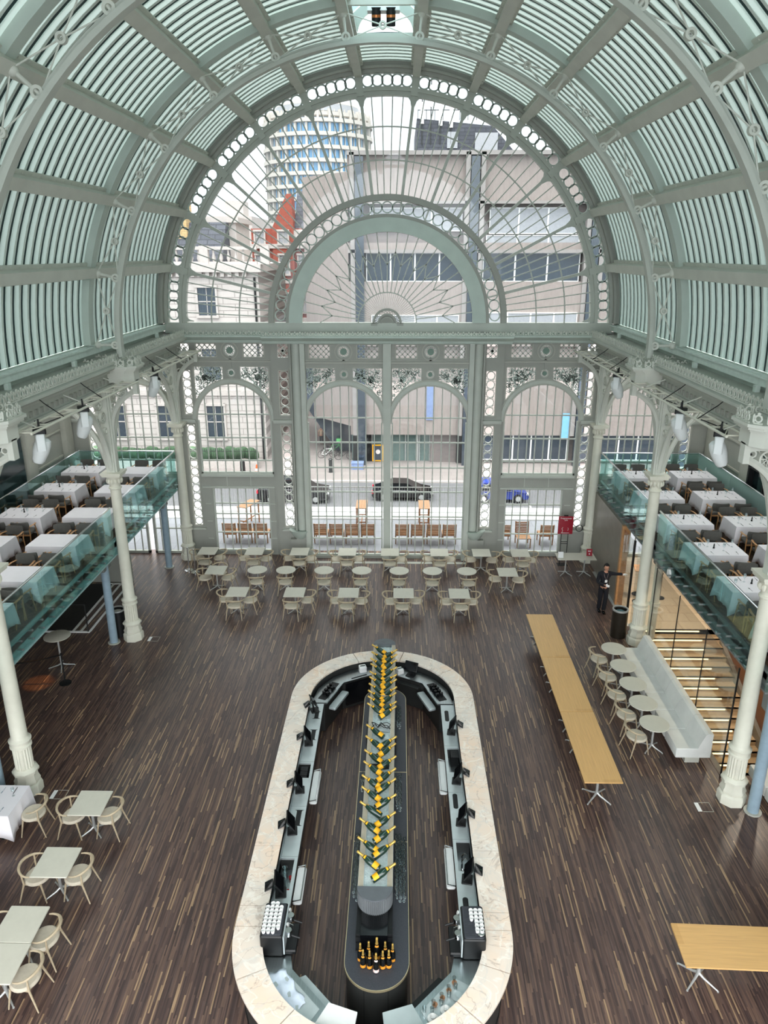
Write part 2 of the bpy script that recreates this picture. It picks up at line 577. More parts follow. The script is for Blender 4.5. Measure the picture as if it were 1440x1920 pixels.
M['grey_up'] = mat('charcoal_chair_upholstery', rgb(86, 84, 80), 0.85, var=0.08, scale=30)
M['armwood'] = mat('oak_arm_wood', rgb(182, 136, 92), 0.45, var=0.15, scale=10)
M['banq'] = mat('pale_grey_upholstery', rgb(206, 207, 202), 0.85, var=0.06, scale=2.5)
M['alu'] = mat('cast_aluminium', rgb(196, 198, 196), 0.4, 0.6)
M['marble'] = mat_marble('veined_pink_marble')
M['white'] = mat('white_plastic', rgb(236, 236, 234), 0.4, var=0.02)
M['pearl'] = mat('grey_lamp_housing', rgb(216, 220, 218), 0.4, var=0.02)
M['screen'] = mat('black_screen_glass', rgb(14, 15, 18), 0.1, spec=0.6)
M['ice'] = mat('crushed_ice', rgb(214, 226, 226), 0.35, var=0.14, scale=26, bump=0.9)
M['taupe'] = mat('taupe_trim', rgb(178, 168, 150), 0.45)
M['brass'] = mat('pale_brass_edge', rgb(206, 190, 152), 0.3, 0.7)
M['bottle'] = mat('dark_green_bottle_glass', rgb(14, 46, 34), 0.12, spec=0.7)
M['bottle_d'] = mat('near_black_bottle_glass', rgb(10, 12, 12), 0.15, spec=0.6)
M['yellow'] = mat('amber_yellow_label', rgb(246, 176, 22), 0.5, var=0.03)
M['amber'] = mat('deep_amber_label', rgb(206, 138, 44), 0.5, var=0.05)
M['gold'] = mat('gold_foil', rgb(206, 168, 88), 0.32, 0.6)
M['pinklab'] = mat('pale_pink_label', rgb(226, 198, 190), 0.5)
M['red'] = mat('crimson_print', rgb(150, 24, 42), 0.5)
M['tile'] = mat_bricks('warm_stone_tiles', rgb(214, 196, 170), rgb(206, 186, 158), rgb(176, 156, 130), 0.9, 0.6, 0.012, 0.4, 'xy')
M['stairw'] = mat_strips('pale_oak_tread', 0.14, 2.2, [(0.0, rgb(192, 164, 128)), (0.4, rgb(174, 146, 112)), (0.75, rgb(204, 176, 140))], 0.4, 0.2, swap=True)
M['led'] = mat_emit('warm_led_strip', (1.0, 0.80, 0.42, 1), 2.0)
M['lampglow'] = mat_emit('warm_downlight', (1.0, 0.78, 0.5, 1), 6.0)
M['panelw'] = mat('taupe_panel_wall', rgb(128, 122, 112), 0.4, var=0.08, scale=3)
M['handrail'] = mat('red_brown_handrail', rgb(112, 72, 50), 0.4)
M['dk_wall'] = mat('dark_teal_glass_wall', rgb(30, 44, 46), 0.12, spec=0.7)
M['skin'] = mat('skin_tone', rgb(198, 146, 120), 0.6)
M['hair'] = mat('black_hair', rgb(22, 20, 20), 0.7)
M['navy'] = mat('black_navy_uniform', rgb(22, 23, 30), 0.8)
M['glove'] = mat('white_glove', rgb(232, 234, 236), 0.8)
# exterior
M['pave'] = mat_bricks('pale_terrace_slabs', rgb(142, 144, 149), rgb(135, 137, 142), rgb(112, 114, 118), 1.2, 0.8, 0.012, 0.7, 'xy')
M['pave2'] = mat_bricks('street_paving', rgb(146, 138, 134), rgb(138, 130, 127), rgb(118, 112, 108), 1.6, 0.9, 0.015, 0.8, 'xy')
M['asphalt'] = mat('grey_asphalt', rgb(104, 104, 106), 0.9, var=0.06, scale=3)
M['portland'] = mat_bricks('white_portland_stone', rgb(188, 180, 175), rgb(182, 174, 169), rgb(140, 132, 128), 2.0, 0.52, 0.03, 0.8)
M['portplain'] = mat('smooth_portland_stone', rgb(182, 174, 169), 0.8)
M['brickw'] = mat_bricks('red_brick_wall', rgb(150, 70, 54), rgb(138, 60, 46), rgb(146, 96, 82), 0.5, 0.16, 0.015)
M['concrete'] = mat('board_marked_concrete', rgb(142, 132, 127), 0.9, var=0.1, scale=2.5, stretch=(3, 3, 0.4))
M['concrete2'] = mat('grey_concrete_band', rgb(140, 135, 132), 0.9, var=0.08, scale=2)
M['conbrick'] = mat_bricks('grey_brick_infill', rgb(112, 104, 102), rgb(122, 112, 109), rgb(120, 114, 110), 0.5, 0.2, 0.01)
M['winblue'] = mat('sky_blue_window', rgb(96, 150, 190), 0.12, spec=0.8)
M['windark'] = mat('dark_window', rgb(48, 58, 68), 0.08, spec=0.8)
M['wingrey'] = mat('pale_grey_window', rgb(150, 152, 156), 0.2, spec=0.6)
M['towerw'] = mat('pale_tower_cladding', rgb(180, 174, 166), 0.7)
M['slate'] = mat_bricks('slate_cladding', rgb(78, 80, 88), rgb(66, 68, 76), rgb(52, 54, 60), 1.2, 0.4, 0.04)
M['teak'] = mat('weathered_teak', rgb(172, 132, 98), 0.6, var=0.15, scale=6, stretch=(1, 6, 6))
M['teakl'] = mat('brown_teak', rgb(170, 118, 78), 0.6, var=0.15, scale=6)
M['hedge'] = mat('hedge_leaves', rgb(66, 90, 66), 0.9, var=0.5, scale=14, bump=1.0)
M['carblack'] = mat('black_car_paint', rgb(12, 13, 15), 0.12, spec=0.8)
M['carblue'] = mat('blue_car_paint', rgb(32, 52, 128), 0.15, spec=0.8)
M['rubber'] = mat('tyre_rubber', rgb(24, 24, 25), 0.8)
M['tail'] = mat('red_tail_lamp', rgb(214, 36, 60), 0.3)
M['orange'] = mat('orange_cone_plastic', rgb(236, 92, 40), 0.5)
M['tan'] = mat('tan_shirt', rgb(206, 178, 152), 0.85)
M['bluebox'] = mat('faded_blue_panel', rgb(116, 134, 172), 0.6)
M['green'] = mat('bright_green', rgb(96, 190, 110), 0.5)
M['teal_shop'] = mat('grey_green_shop_glass', rgb(98, 118, 114), 0.1, spec=0.7)
M['wred'] = mat('brick_red_plastic', rgb(190, 40, 44), 0.5)
# ================================================================== STRUCTURE
ZC, RW = 9.33, 8.5            # springing height of the barrel vault, outer radius at the gable
YW, YB = 28.45, -4.0          # gable wall face, open back end of the hall
NSEG = 13
SEG = 180.0 / NSEG
# ---- floors
b = MB()
b.box(-12.6, 8.2, YB, 28.9, -0.2, 0)
b.box(8.2, 12.6, YB, 15.0, -0.2, 0)
struct('floor', b, M['floor'])
b = MB(); b.box(8.2, 12.6, 22.2, 28.9, -0.2, 0)
struct('floor_aisle', b, M['tile'])
b = MB(); b.box(8.2, 12.6, 12.0, 22.2, -2.75, -2.5)
struct('floor_lower', b, M['tile'])
# pale metal strip where the tiles meet the parquet
b = MB(); b.box(8.05, 8.2, 22.4, 26.9, 0.0, 0.012)
struct('trim_1', b, M['alu'])
# white painted strip on the floor under the gable windows
b = MB(); b.box(-3.2, 3.2, 27.55, 27.75, 0.0, 0.01)
struct('trim_2', b, M['trim'])

# ---- roof blinds: curved slats between purlins, the shade of their gaps put in as dark strips
PITCH = 0.406
ny = int((28.2 - YB) / PITCH)
LY = 25.0                      # the lantern runs from here towards the camera
def slat_arc(mb, y, prof, a0, a1, n):
    vs = []; fs = []
    k = len(prof)
    for i in range(n + 1):
        a = radians(a0 + (a1 - a0) * i / n)
        for (dy, r) in prof:
            vs.append((r * cos(a), y + dy, ZC + r * sin(a)))
    for i in range(n):
        for j in range(k - 1):
            fs.append((i * k + j, i * k + j + 1, (i + 1) * k + j + 1, (i + 1) * k + j))
    mb.add(vs, fs)
R0 = 8.42
sl = MB(); shd = MB(); rb = MB()
for i in range(ny + 1):
    y = 28.25 - (i + 1) * PITCH
    rng = [(0, 180, 78)] if y > LY else [(0, 90 - SEG / 2 + 0.4, 36), (90 + SEG / 2 - 0.4, 180, 36)]
    for a0, a1, n in rng:
        slat_arc(sl, y, [(0.12, R0 + 0.085), (0.122, R0 + 0.004), (0.13, R0 - 0.002), (0.21, R0 + 0.014), (0.31, R0 - 0.002), (0.404, R0), (0.406, R0 + 0.085)], a0, a1, n)
        slat_arc(shd, y, [(0.0, R0 + 0.09), (0.002, R0 + 0.01), (0.12, R0 + 0.01), (0.122, R0 + 0.09)], a0, a1, n)
        slat_arc(rb, y, [(0.315, R0), (0.317, R0 - 0.008), (0.396, R0 - 0.012), (0.40, R0)], a0, a1, n)  # paler band: window light on each slat's far edge, put in as colour
ceil = struct('ceiling', sl, M['slat'])
obj('lit_slat_bands', rb, M['rib_light'], ceil)
obj('roof_gap_shade', shd, M['gap_shade'], ceil)

# ---- lantern along the ridge
hw = R0 * sin(radians(SEG / 2)); zl = ZC + R0 * cos(radians(SEG / 2))
b = MB()
for s in (-1, 1):
    b.box(s * hw - 0.04, s * hw + 0.04, YB, LY, zl - 0.1, zl + 0.55)
    b.bar((s * hw, YB, zl + 0.55), (s * hw, LY, zl + 0.55), 0.12)
b.bar((0, YB, zl + 1.35), (0, LY, zl + 1.35), 0.12)
y = YB
while y < LY + 0.1:
    for s in (-1, 1):
        b.bar((s * hw, y, zl + 0.55), (0, y, zl + 1.35), 0.06, 0.08)
    y += 0.97
lan = struct('roof_lantern', b, M['mint2'])
b = MB()
for s in (-1, 1):
    b.add([(s * hw, YB, zl + 0.57), (s * hw, LY, zl + 0.57), (0, LY, zl + 1.37), (0, YB, zl + 1.37)], [(0, 1, 2, 3)])
obj('lantern_glass', b, M['rglass'], lan)
b = MB()                      # end wall with a lunette
b.box(-hw, hw, LY - 0.05, LY + 0.1, zl - 0.15, zl + 0.12)
pts = 24
for k in range(pts):
    t0, t1 = pi * k / pts, pi * (k + 1) / pts
    def gz(x): return zl + 0.55 + 0.8 * (1 - abs(x) / hw)
    p = []
    for t in (t0, t1):
        p.append((0.8 * cos(t), zl + 0.12 + 0.62 * sin(t)))
    q0 = (hw * cos(t0), 0); q1 = (hw * cos(t1), 0)
    b.ext([p[0], (q0[0], gz(q0[0])), (q1[0], gz(q1[0])), p[1]], 'y', LY - 0.04, LY + 0.06)
obj('lantern_end', b, M['mint2'], lan)

# ---- purlins
for k in range(1, NSEG):
    a = radians(k * SEG)
    b = MB()
    b.M = Matrix.Translation((0, 0, ZC)) @ Matrix.Rotation(-a + pi / 2, 4, 'Y')
    b.box(-0.13, 0.13, YB, 28.5, 8.06, 8.34)
    b.box(-0.22, 0.22, YB, 28.5, 8.30, 8.36)
    for i in range(ny):
        y = 28.25 - (i + 0.9) * PITCH
        if y > 8: 
            for s in (-1, 1): b.box(s * 0.175 - 0.018, s * 0.175 + 0.018, y - 0.018, y + 0.018, 8.285, 8.302)
    p = struct('roof_purlin', b, M['stone'])
    if k in (6, 7) and False: pass
# base beams of the vault
for s, nm in ((-1, 'left'), (1, 'right')):
    b = MB()
    b.box(s * 8.26, s * 8.44, YB, 28.45, 9.06, 9.27)
    b.box(s * 8.2, s * 8.44, YB, 28.45, 9.24, 9.28)
    for i in range(ny):
        y = 28.25 - (i + 0.5) * PITCH
        b.box(s * 8.23 - 0.02, s * 8.23 + 0.02, y - 0.02, y + 0.02, 9.275, 9.29)
    y = 27.2
    while y > YB:
        b.box(s * 8.2, s * 8.3, y - 0.07, y + 0.07, 8.85, 9.06); y -= 3.6
    bb = struct('roof_base_beam_' + nm, b, M['rib_light'])
    b = MB(); b.box(s * 8.42, s * 8.6, YB, 28.6, 8.5, 9.32); obj('backing_panel', b, M['mint'], bb)

# ---- arched roof trusses
def P(r, a, y): return (r * cos(radians(a)), y, ZC + r * sin(radians(a)))
for yt in (21.3, 14.07, 6.84):
    b = MB()
    b.arc(0, ZC, 7.37, 7.47, -2.5, 182.5, yt - 0.11, yt + 0.11, 72)
    b.arc(0, ZC, 7.47, 7.55, -2.5, 182.5, yt - 0.03, yt + 0.03, 72)
    t = struct('roof_truss', b, M['mint2'])
    b = MB(); b.arc(0, ZC, 8.2, 8.4, 0, 83, yt - 0.17, yt + 0.17, 30); b.arc(0, ZC, 8.2, 8.4, 97, 180, yt - 0.17, yt + 0.17, 30)
    obj('outer_chord', b, M['mint'], t)
    b = MB()
    for k in range(0, NSEG):
        a0, a1 = k * SEG, (k + 1) * SEG
        am = (a0 + a1) / 2
        c = P(7.76, am, yt)
        for r, a in ((7.5, a0), (8.1, a0), (7.5, a1), (8.1, a1)):
            b.tube([P(r, a, yt), c], 0.016, 6)
        b.M = Matrix.Translation(c)
        b.arc(0, 0, 0.05, 0.095, 0, 360, -0.05, 0.05, 16)
        b.M = None
    obj('tie_rods', b, M['stone'], t)
    b = MB()
    for k in range(0, NSEG + 1):
        a = k * SEG
        b.tube([P(7.5, a, yt), P(8.1, a, yt)], [0.032, 0.045], 8)
        b.M = Matrix.Translation(P(7.56, a, yt)); b.arc(0, 0, 0.06, 0.115, 0, 360, -0.06, 0.06, 16); b.M = None
        b.sphere(P(8.06, a, yt), 0.1, 10, 6)
    obj('struts', b, M['stone'], t)
    b = MB(); b.box(-hw, hw, yt - 0.05, yt + 0.05, zl - 0.18, zl - 0.04)
    obj('cross_tie', b, M['stone'], t)

# ================================================================== GABLE FAN WINDOW
def ringed(mb, rc, rr, rin, a0, a1, n, y0, y1):
    for k in range(n):
        a = radians(a0 + (a1 - a0) * (k + 0.5) / n)
        mb.arc(rc * cos(a), ZC + rc * sin(a), rin, rr, 0, 360, y0, y1, 18)
b = MB()
b.arc(0, ZC, 8.16, 8.27, 0, 180, YW - 0.12, YW + 0.2, 78)
b.arc(0, ZC, 7.48, 7.72, 0, 180, YW - 0.04, YW + 0.2, 78)
b.arc(0, ZC, 7.62, 7.74, 0, 180, YW - 0.12, YW + 0.2, 78)
b.box(-8.3, 8.3, YW - 0.1, YW + 0.25, 9.0, ZC)
fan = struct('window_1', b, M['mint2'])
b = MB(); b.arc(0, ZC, 8.27, 8.52, 0, 180, YW - 0.45, YW + 0.3, 78)
b.arc(0, ZC, 8.22, 8.3, 0, 180, YW - 0.5, YW - 0.4, 78)
obj('arch_soffit', b, M['wallp'], fan)
b = MB()
for k in range(NSEG):
    ringed(b, 7.945, 0.212, 0.165, k * SEG + 0.9, (k + 1) * SEG - 0.9, 5, YW - 0.02, YW + 0.06)
obj('circle_band', b, M['mint'], fan)
b = MB()
for k in range(1, NSEG):
    a = k * SEG
    w = 0.055
    p0 = P(4.2, a, YW); p1 = P(7.6, a, YW); p2 = P(8.3, a, YW)
    b.bar(p0, p1, 0.10, 0.10, up=(0, 1, 0))
    b.bar(P(7.5, a, YW), p2, 0.24, 0.26, up=(0, 1, 0))
    b.bar(P(3.6, a, YW - 0.08), P(4.5, a, YW - 0.08), 0.05, 0.06, up=(0, 1, 0))
obj('main_spokes', b, M['mint2'], fan)
b = MB()
for k in range(NSEG):
    for j in range(1, 5):
        a = (k + j / 5.0) * SEG
        b.bar(P(4.38, a, YW), P(7.5, a, YW), 0.036, 0.05, up=(0, 1, 0))
b.arc(0, ZC, 6.52, 6.56, 0, 180, YW - 0.03, YW + 0.03, 78)
b.arc(0, ZC, 5.48, 5.52, 0, 180, YW - 0.03, YW + 0.03, 78)
for k in range(NSEG):        # rounded pane corners under the ring
    for a, d in ((k * SEG, 1), ((k + 1) * SEG, -1)):
        pts = []
        for (r, da) in ((7.5, 0.3), (7.5, 2.3), (7.44, 1.4), (7.36, 0.85), (7.2, 0.5), (7.2, 0.3)):
            q = P(r, a + d * da, 0); pts.append((q[0], q[2]))
        b.ext(pts, 'y', YW - 0.02, YW + 0.02)
obj('minor_spokes', b, M['mint2'], fan)
b = MB()
b.arc(0, ZC, 4.20, 4.40, 0, 180, YW - 0.2, YW + 0.15, 60)
b.arc(0, ZC, 3.62, 3.76, 0, 180, YW - 0.12, YW + 0.15, 60)
obj('inner_arch', b, M['wallp'], fan)
b = MB(); b.arc(0, ZC, 3.22, 3.64, 0, 180, YW - 0.16, YW + 0.12, 60)
b.arc(0, ZC, 3.16, 3.24, 0, 180, YW - 0.2, YW + 0.12, 60)
obj('inner_arch_face', b, M['mint'], fan)
b = MB(); ringed(b, 3.98, 0.205, 0.165, 1, 179, 33, YW - 0.02, YW + 0.05)
obj('inner_circle_band', b, M['mint'], fan)
b = MB()
NS = 26
for k in range(1, NS):
    a = 180.0 * k / NS
    b.bar(P(1.08, a, YW), P(3.2, a, YW), 0.034, 0.045, up=(0, 1, 0))
for k in range(0, NS):
    a, c = 180.0 * k / NS, 180.0 * (k + 1) / NS
    ra, rc = (2.05, 2.5) if k % 2 else (2.5, 2.05)
    b.bar(P(ra, a, YW), P(rc, c, YW), 0.034, 0.045, up=(0, 1, 0))
for k in range(0, NS // 2 + 1):
    a = 180.0 * (2 * k) / NS
for k in range(1, 40):
    a = 180.0 * k / 40
    b.bar(P(0.5, a, YW), P(1.08, a, YW), 0.013, 0.02, up=(0, 1, 0))
b.arc(0, ZC, 1.06, 1.1, 0, 180, YW - 0.03, YW + 0.03, 40)
obj('sunburst_tracery', b, M['mint2'], fan)
b = MB()
b.arc(0, ZC - 0.02, 0.46, 0.54, 0, 180, YW - 0.14, YW + 0.05, 32)
b.arc(0, ZC - 0.02, 0.0, 0.36, 0, 180, YW - 0.05, YW + 0.05, 24)
b.arc(0, ZC - 0.02, 0.20, 0.25, 0, 180, YW - 0.12, YW - 0.05, 24)
b.arc(0, ZC - 0.02, 0.30, 0.36, 0, 180, YW - 0.12, YW - 0.05, 24)
for k in range(11):
    a = radians(8 + 164 * k / 10); b.arc(0.41 * cos(a), ZC + 0.41 * sin(a), 0.03, 0.05, 0, 360, YW - 0.1, YW, 10)
b.box(-0.6, -0.36, YW - 0.14, YW, ZC - 0.1, ZC); b.box(0.36, 0.6, YW - 0.14, YW, ZC - 0.1, ZC)
obj('shell_hub', b, M['wallp'], fan)
b = MB()
n = 60
vs = [(0, YW + 0.08, ZC)] + [(8.2 * cos(pi * k / n), YW + 0.08, ZC + 8.2 * sin(pi * k / n)) for k in range(n + 1)]
b.add(vs, [(0, k + 1, k + 2) for k in range(n)])
obj('pane', b, M['glass'], fan)

# ================================================================== LOWER GABLE WALL
def plate_arch(mb, xa, xb, z0, z1, cx, r, zs, zb, y0, y1, n=28):
    """panel with a round-headed opening of radius r springing at zs, sill zb"""
    mb.box(xa, cx - r, y0, y1, z0, zs); mb.box(cx + r, xb, y0, y1, z0, zs)
    if zb > z0: mb.box(cx - r, cx + r, y0, y1, z0, zb)
    arch_top(mb, xa, xb, z1, cx, r, zs, y0, y1, n)

def arch_top(mb, xa, xb, z1, cx, r, zs, y0, y1, n=28):
    for k in range(n):
        t0, t1 = pi * k / n, pi * (k + 1) / n
        p0 = (cx + r * cos(t0), zs + r * sin(t0)); p1 = (cx + r * cos(t1), zs + r * sin(t1))
        mb.ext([p0, (p0[0], z1), (p1[0], z1), p1], 'y', y0, y1)
    mb.box(xa, cx - r, y0, y1, zs, z1); mb.box(cx + r, xb, y0, y1, zs, z1)

def plate_hole(mb, x0, x1, z0, z1, cx, cz, r, y0, y1, n=32):
    def edge(a):
        c, d = cos(a), sin(a)
        t = 1e9
        if c > 1e-9: t = min(t, (x1 - cx) / c)
        if c < -1e-9: t = min(t, (x0 - cx) / c)
        if d > 1e-9: t = min(t, (z1 - cz) / d)
        if d < -1e-9: t = min(t, (z0 - cz) / d)
        return (cx + t * c, cz + t * d)
    an = [2 * pi * k / n for k in range(n)]
    an += [math.atan2(z - cz, x - cx) % (2 * pi) for x in (x0, x1) for z in (z0, z1)]
    an = sorted(set(round(a, 6) for a in an)) 
    for i, a in enumerate(an):
        c = an[(i + 1) % len(an)]
        mb.ext([(cx + r * cos(a), cz + r * sin(a)), edge(a), edge(c), (cx + r * cos(c), cz + r * sin(c))], 'y', y0, y1)

def lattice(mb, x0, x1, z0, z1, y, p, w):
    """diagonal bars clipped to a rectangle"""
    h = z1 - z0
    c = -h
    while c < (x1 - x0):
        for s in (1, -1):
            xa, za, xb_, zb_ = (x0 + c, z0, x0 + c + h, z1) if s == 1 else (x0 + c, z1, x0 + c + h, z0)
            t0 = max(0, (x0 - xa) / (xb_ - xa)); t1 = min(1, (x1 - xa) / (xb_ - xa))
            if t1 - t0 > 0.02:
                mb.bar((xa + (xb_ - xa) * t0, y, za + (zb_ - za) * t0), (xa + (xb_ - xa) * t1, y, za + (zb_ - za) * t1), w, 0.03, up=(0, 1, 0))
        c += p

def rosette(mb, cx, cz, r, y):
    mb.arc(cx, cz, r * 0.86, r, 0, 360, y - 0.05, y + 0.03, 28)
    hubs.disc(cx, cz, r * 0.52, y - 0.045, y + 0.02, 24)
    for k in range(12):
        a = 2 * pi * k / 12
        mb.arc(cx + r * 0.68 * cos(a), cz + r * 0.68 * sin(a), r * 0.1, r * 0.17, 0, 360, y - 0.02, y + 0.02, 10)

def strip_circles(mb, cx, z0, z1, n, r, y, wf):
    """vertical panel of stacked rings in a frame"""
    h = (z1 - z0) / n
    for k in range(n):
        mb.arc(cx, z0 + h * (k + 0.5), r - 0.03, r, 0, 360, y - 0.03, y + 0.03, 20)
    for k in range(n - 1):
        for s in (-1, 1):
            mb.bar((cx + s * r * 1.0, y, z0 + h * (k + 1) - 0.06), (cx + s * r * 0.45, y, z0 + h * (k + 1)), 0.018, 0.02, up=(0, 1, 0))
            mb.bar((cx + s * r * 1.0, y, z0 + h * (k + 1) + 0.06), (cx + s * r * 0.45, y, z0 + h * (k + 1)), 0.018, 0.02, up=(0, 1, 0))

RA, ZS = 1.45, 5.62
wall = MB(); trim = MB(); mould = MB(); hubs = MB()
YS, YM = 28.45, 28.1          # front faces: side bays and the forward middle bay
def bay(cx, xa, xb, yf, s=1):
    """frieze, spandrel band and arch of one window bay between xa and xb"""
    y0, y1 = yf, yf + 0.16
    x0, x1 = min(xa, xb), max(xa, xb)
    # frieze
    wall.box(x0, x1, y0, y1, 8.56, 9.0)
    wall.box(x0, x1, y0, y1, 7.90, 8.06)
    for sg in (-1, 1):
        e = x0 if sg < 0 else x1
        li, lo = cx + sg * 0.5, cx + sg * 1.30
        wall.box(lo, e, y0, y1, 8.06, 8.56)
    plate_hole(wall, cx - 0.5, cx + 0.5, 8.06, 8.56, cx, 8.31, 0.235, y0, y1)
    for sg in (-1, 1):
        a, c = sorted((cx + sg * 0.5, cx + sg * 1.30))
        lattice(trim, a, c, 8.06, 8.56, yf + 0.05, 0.2, 0.03)
        for q in (a, c): mould.box(q - 0.02, q + 0.02, yf - 0.02, yf + 0.04, 8.04, 8.58)
        mould.box(a, c, yf - 0.02, yf + 0.04, 8.04, 8.07); mould.box(a, c, yf - 0.02, yf + 0.04, 8.55, 8.58)
    rosette(trim, cx, 8.31, 0.23, yf + 0.02)
    mould.arc(cx, 8.31, 0.30, 0.335, 0, 360, yf - 0.03, yf + 0.02, 32)
    # spandrel band
    wall.box(x0, x1, y0, y1, 7.72, 7.90)
    wall.box(x0, cx - RA, y0, y1, ZS, 7.72); wall.box(cx + RA, x1, y0, y1, ZS, 7.72)
    plate_hole(wall, cx - 0.33, cx + 0.33, 7.2, 7.72, cx, 7.47, 0.15, y0, y1)
    rosette(trim, cx, 7.47, 0.16, yf + 0.02)
    wall.box(cx - 0.035, cx + 0.035, y0 - 0.03, y0, 7.62, 8.1)
    trim.arc(cx, ZS, RA, RA + 0.15, 0, 180, yf - 0.06, y1, 40)
    mould.arc(cx, ZS, RA + 0.15, RA + 0.19, 0, 180, yf - 0.02, yf + 0.1, 40)
    mould.arc(cx, ZS, RA - 0.03, RA + 0.02, 0, 180, yf - 0.1, yf - 0.02, 40)
    for sg in (-1, 1):
        mould.box(cx + sg * 1.42, cx + sg * 1.46, yf - 0.02, yf + 0.03, 6.4, 7.72)
        a, c = sorted((cx + sg * 0.33, cx + sg * 1.44)); mould.box(a, c, yf - 0.02, yf + 0.03, 7.69, 7.72)
    mould.box(x0, x1, yf - 0.05, yf, 7.88, 7.93)
    mould.box(x0, x1, yf - 0.03, yf, 7.97, 7.99)
    # leafy openwork of the spandrels: spirals of small rings
    fl = MB()
    rnd = random.Random(int(cx * 100) + 5)
    for sg in (-1, 1):
        for _ in range(230):
            px = rnd.uniform(0.36, 1.42); pz = rnd.uniform(6.5, 7.66)
            d = hypot(px, pz - ZS)
            if d < RA + 0.22 or px > 1.39: continue
            r = rnd.uniform(0.045, 0.085); a0 = rnd.uniform(0, 360)
            fl.arc(cx + sg * px, pz, r - 0.02, r, a0, a0 + 250, yf + 0.03, yf + 0.06, 9)
        fl.bar((cx + sg * 1.40, yf + 0.045, 6.45), (cx + sg * 0.42, yf + 0.045, 7.62), 0.04, 0.03, up=(0, 1, 0))
        fl.bar((cx + sg * 1.2, yf + 0.045, 7.66), (cx + sg * 1.05, yf + 0.045, 6.75), 0.03, 0.03, up=(0, 1, 0))
        fl.disc(cx + sg * 1.02, 7.28, 0.13, yf + 0.03, yf + 0.055, 12)
    return fl

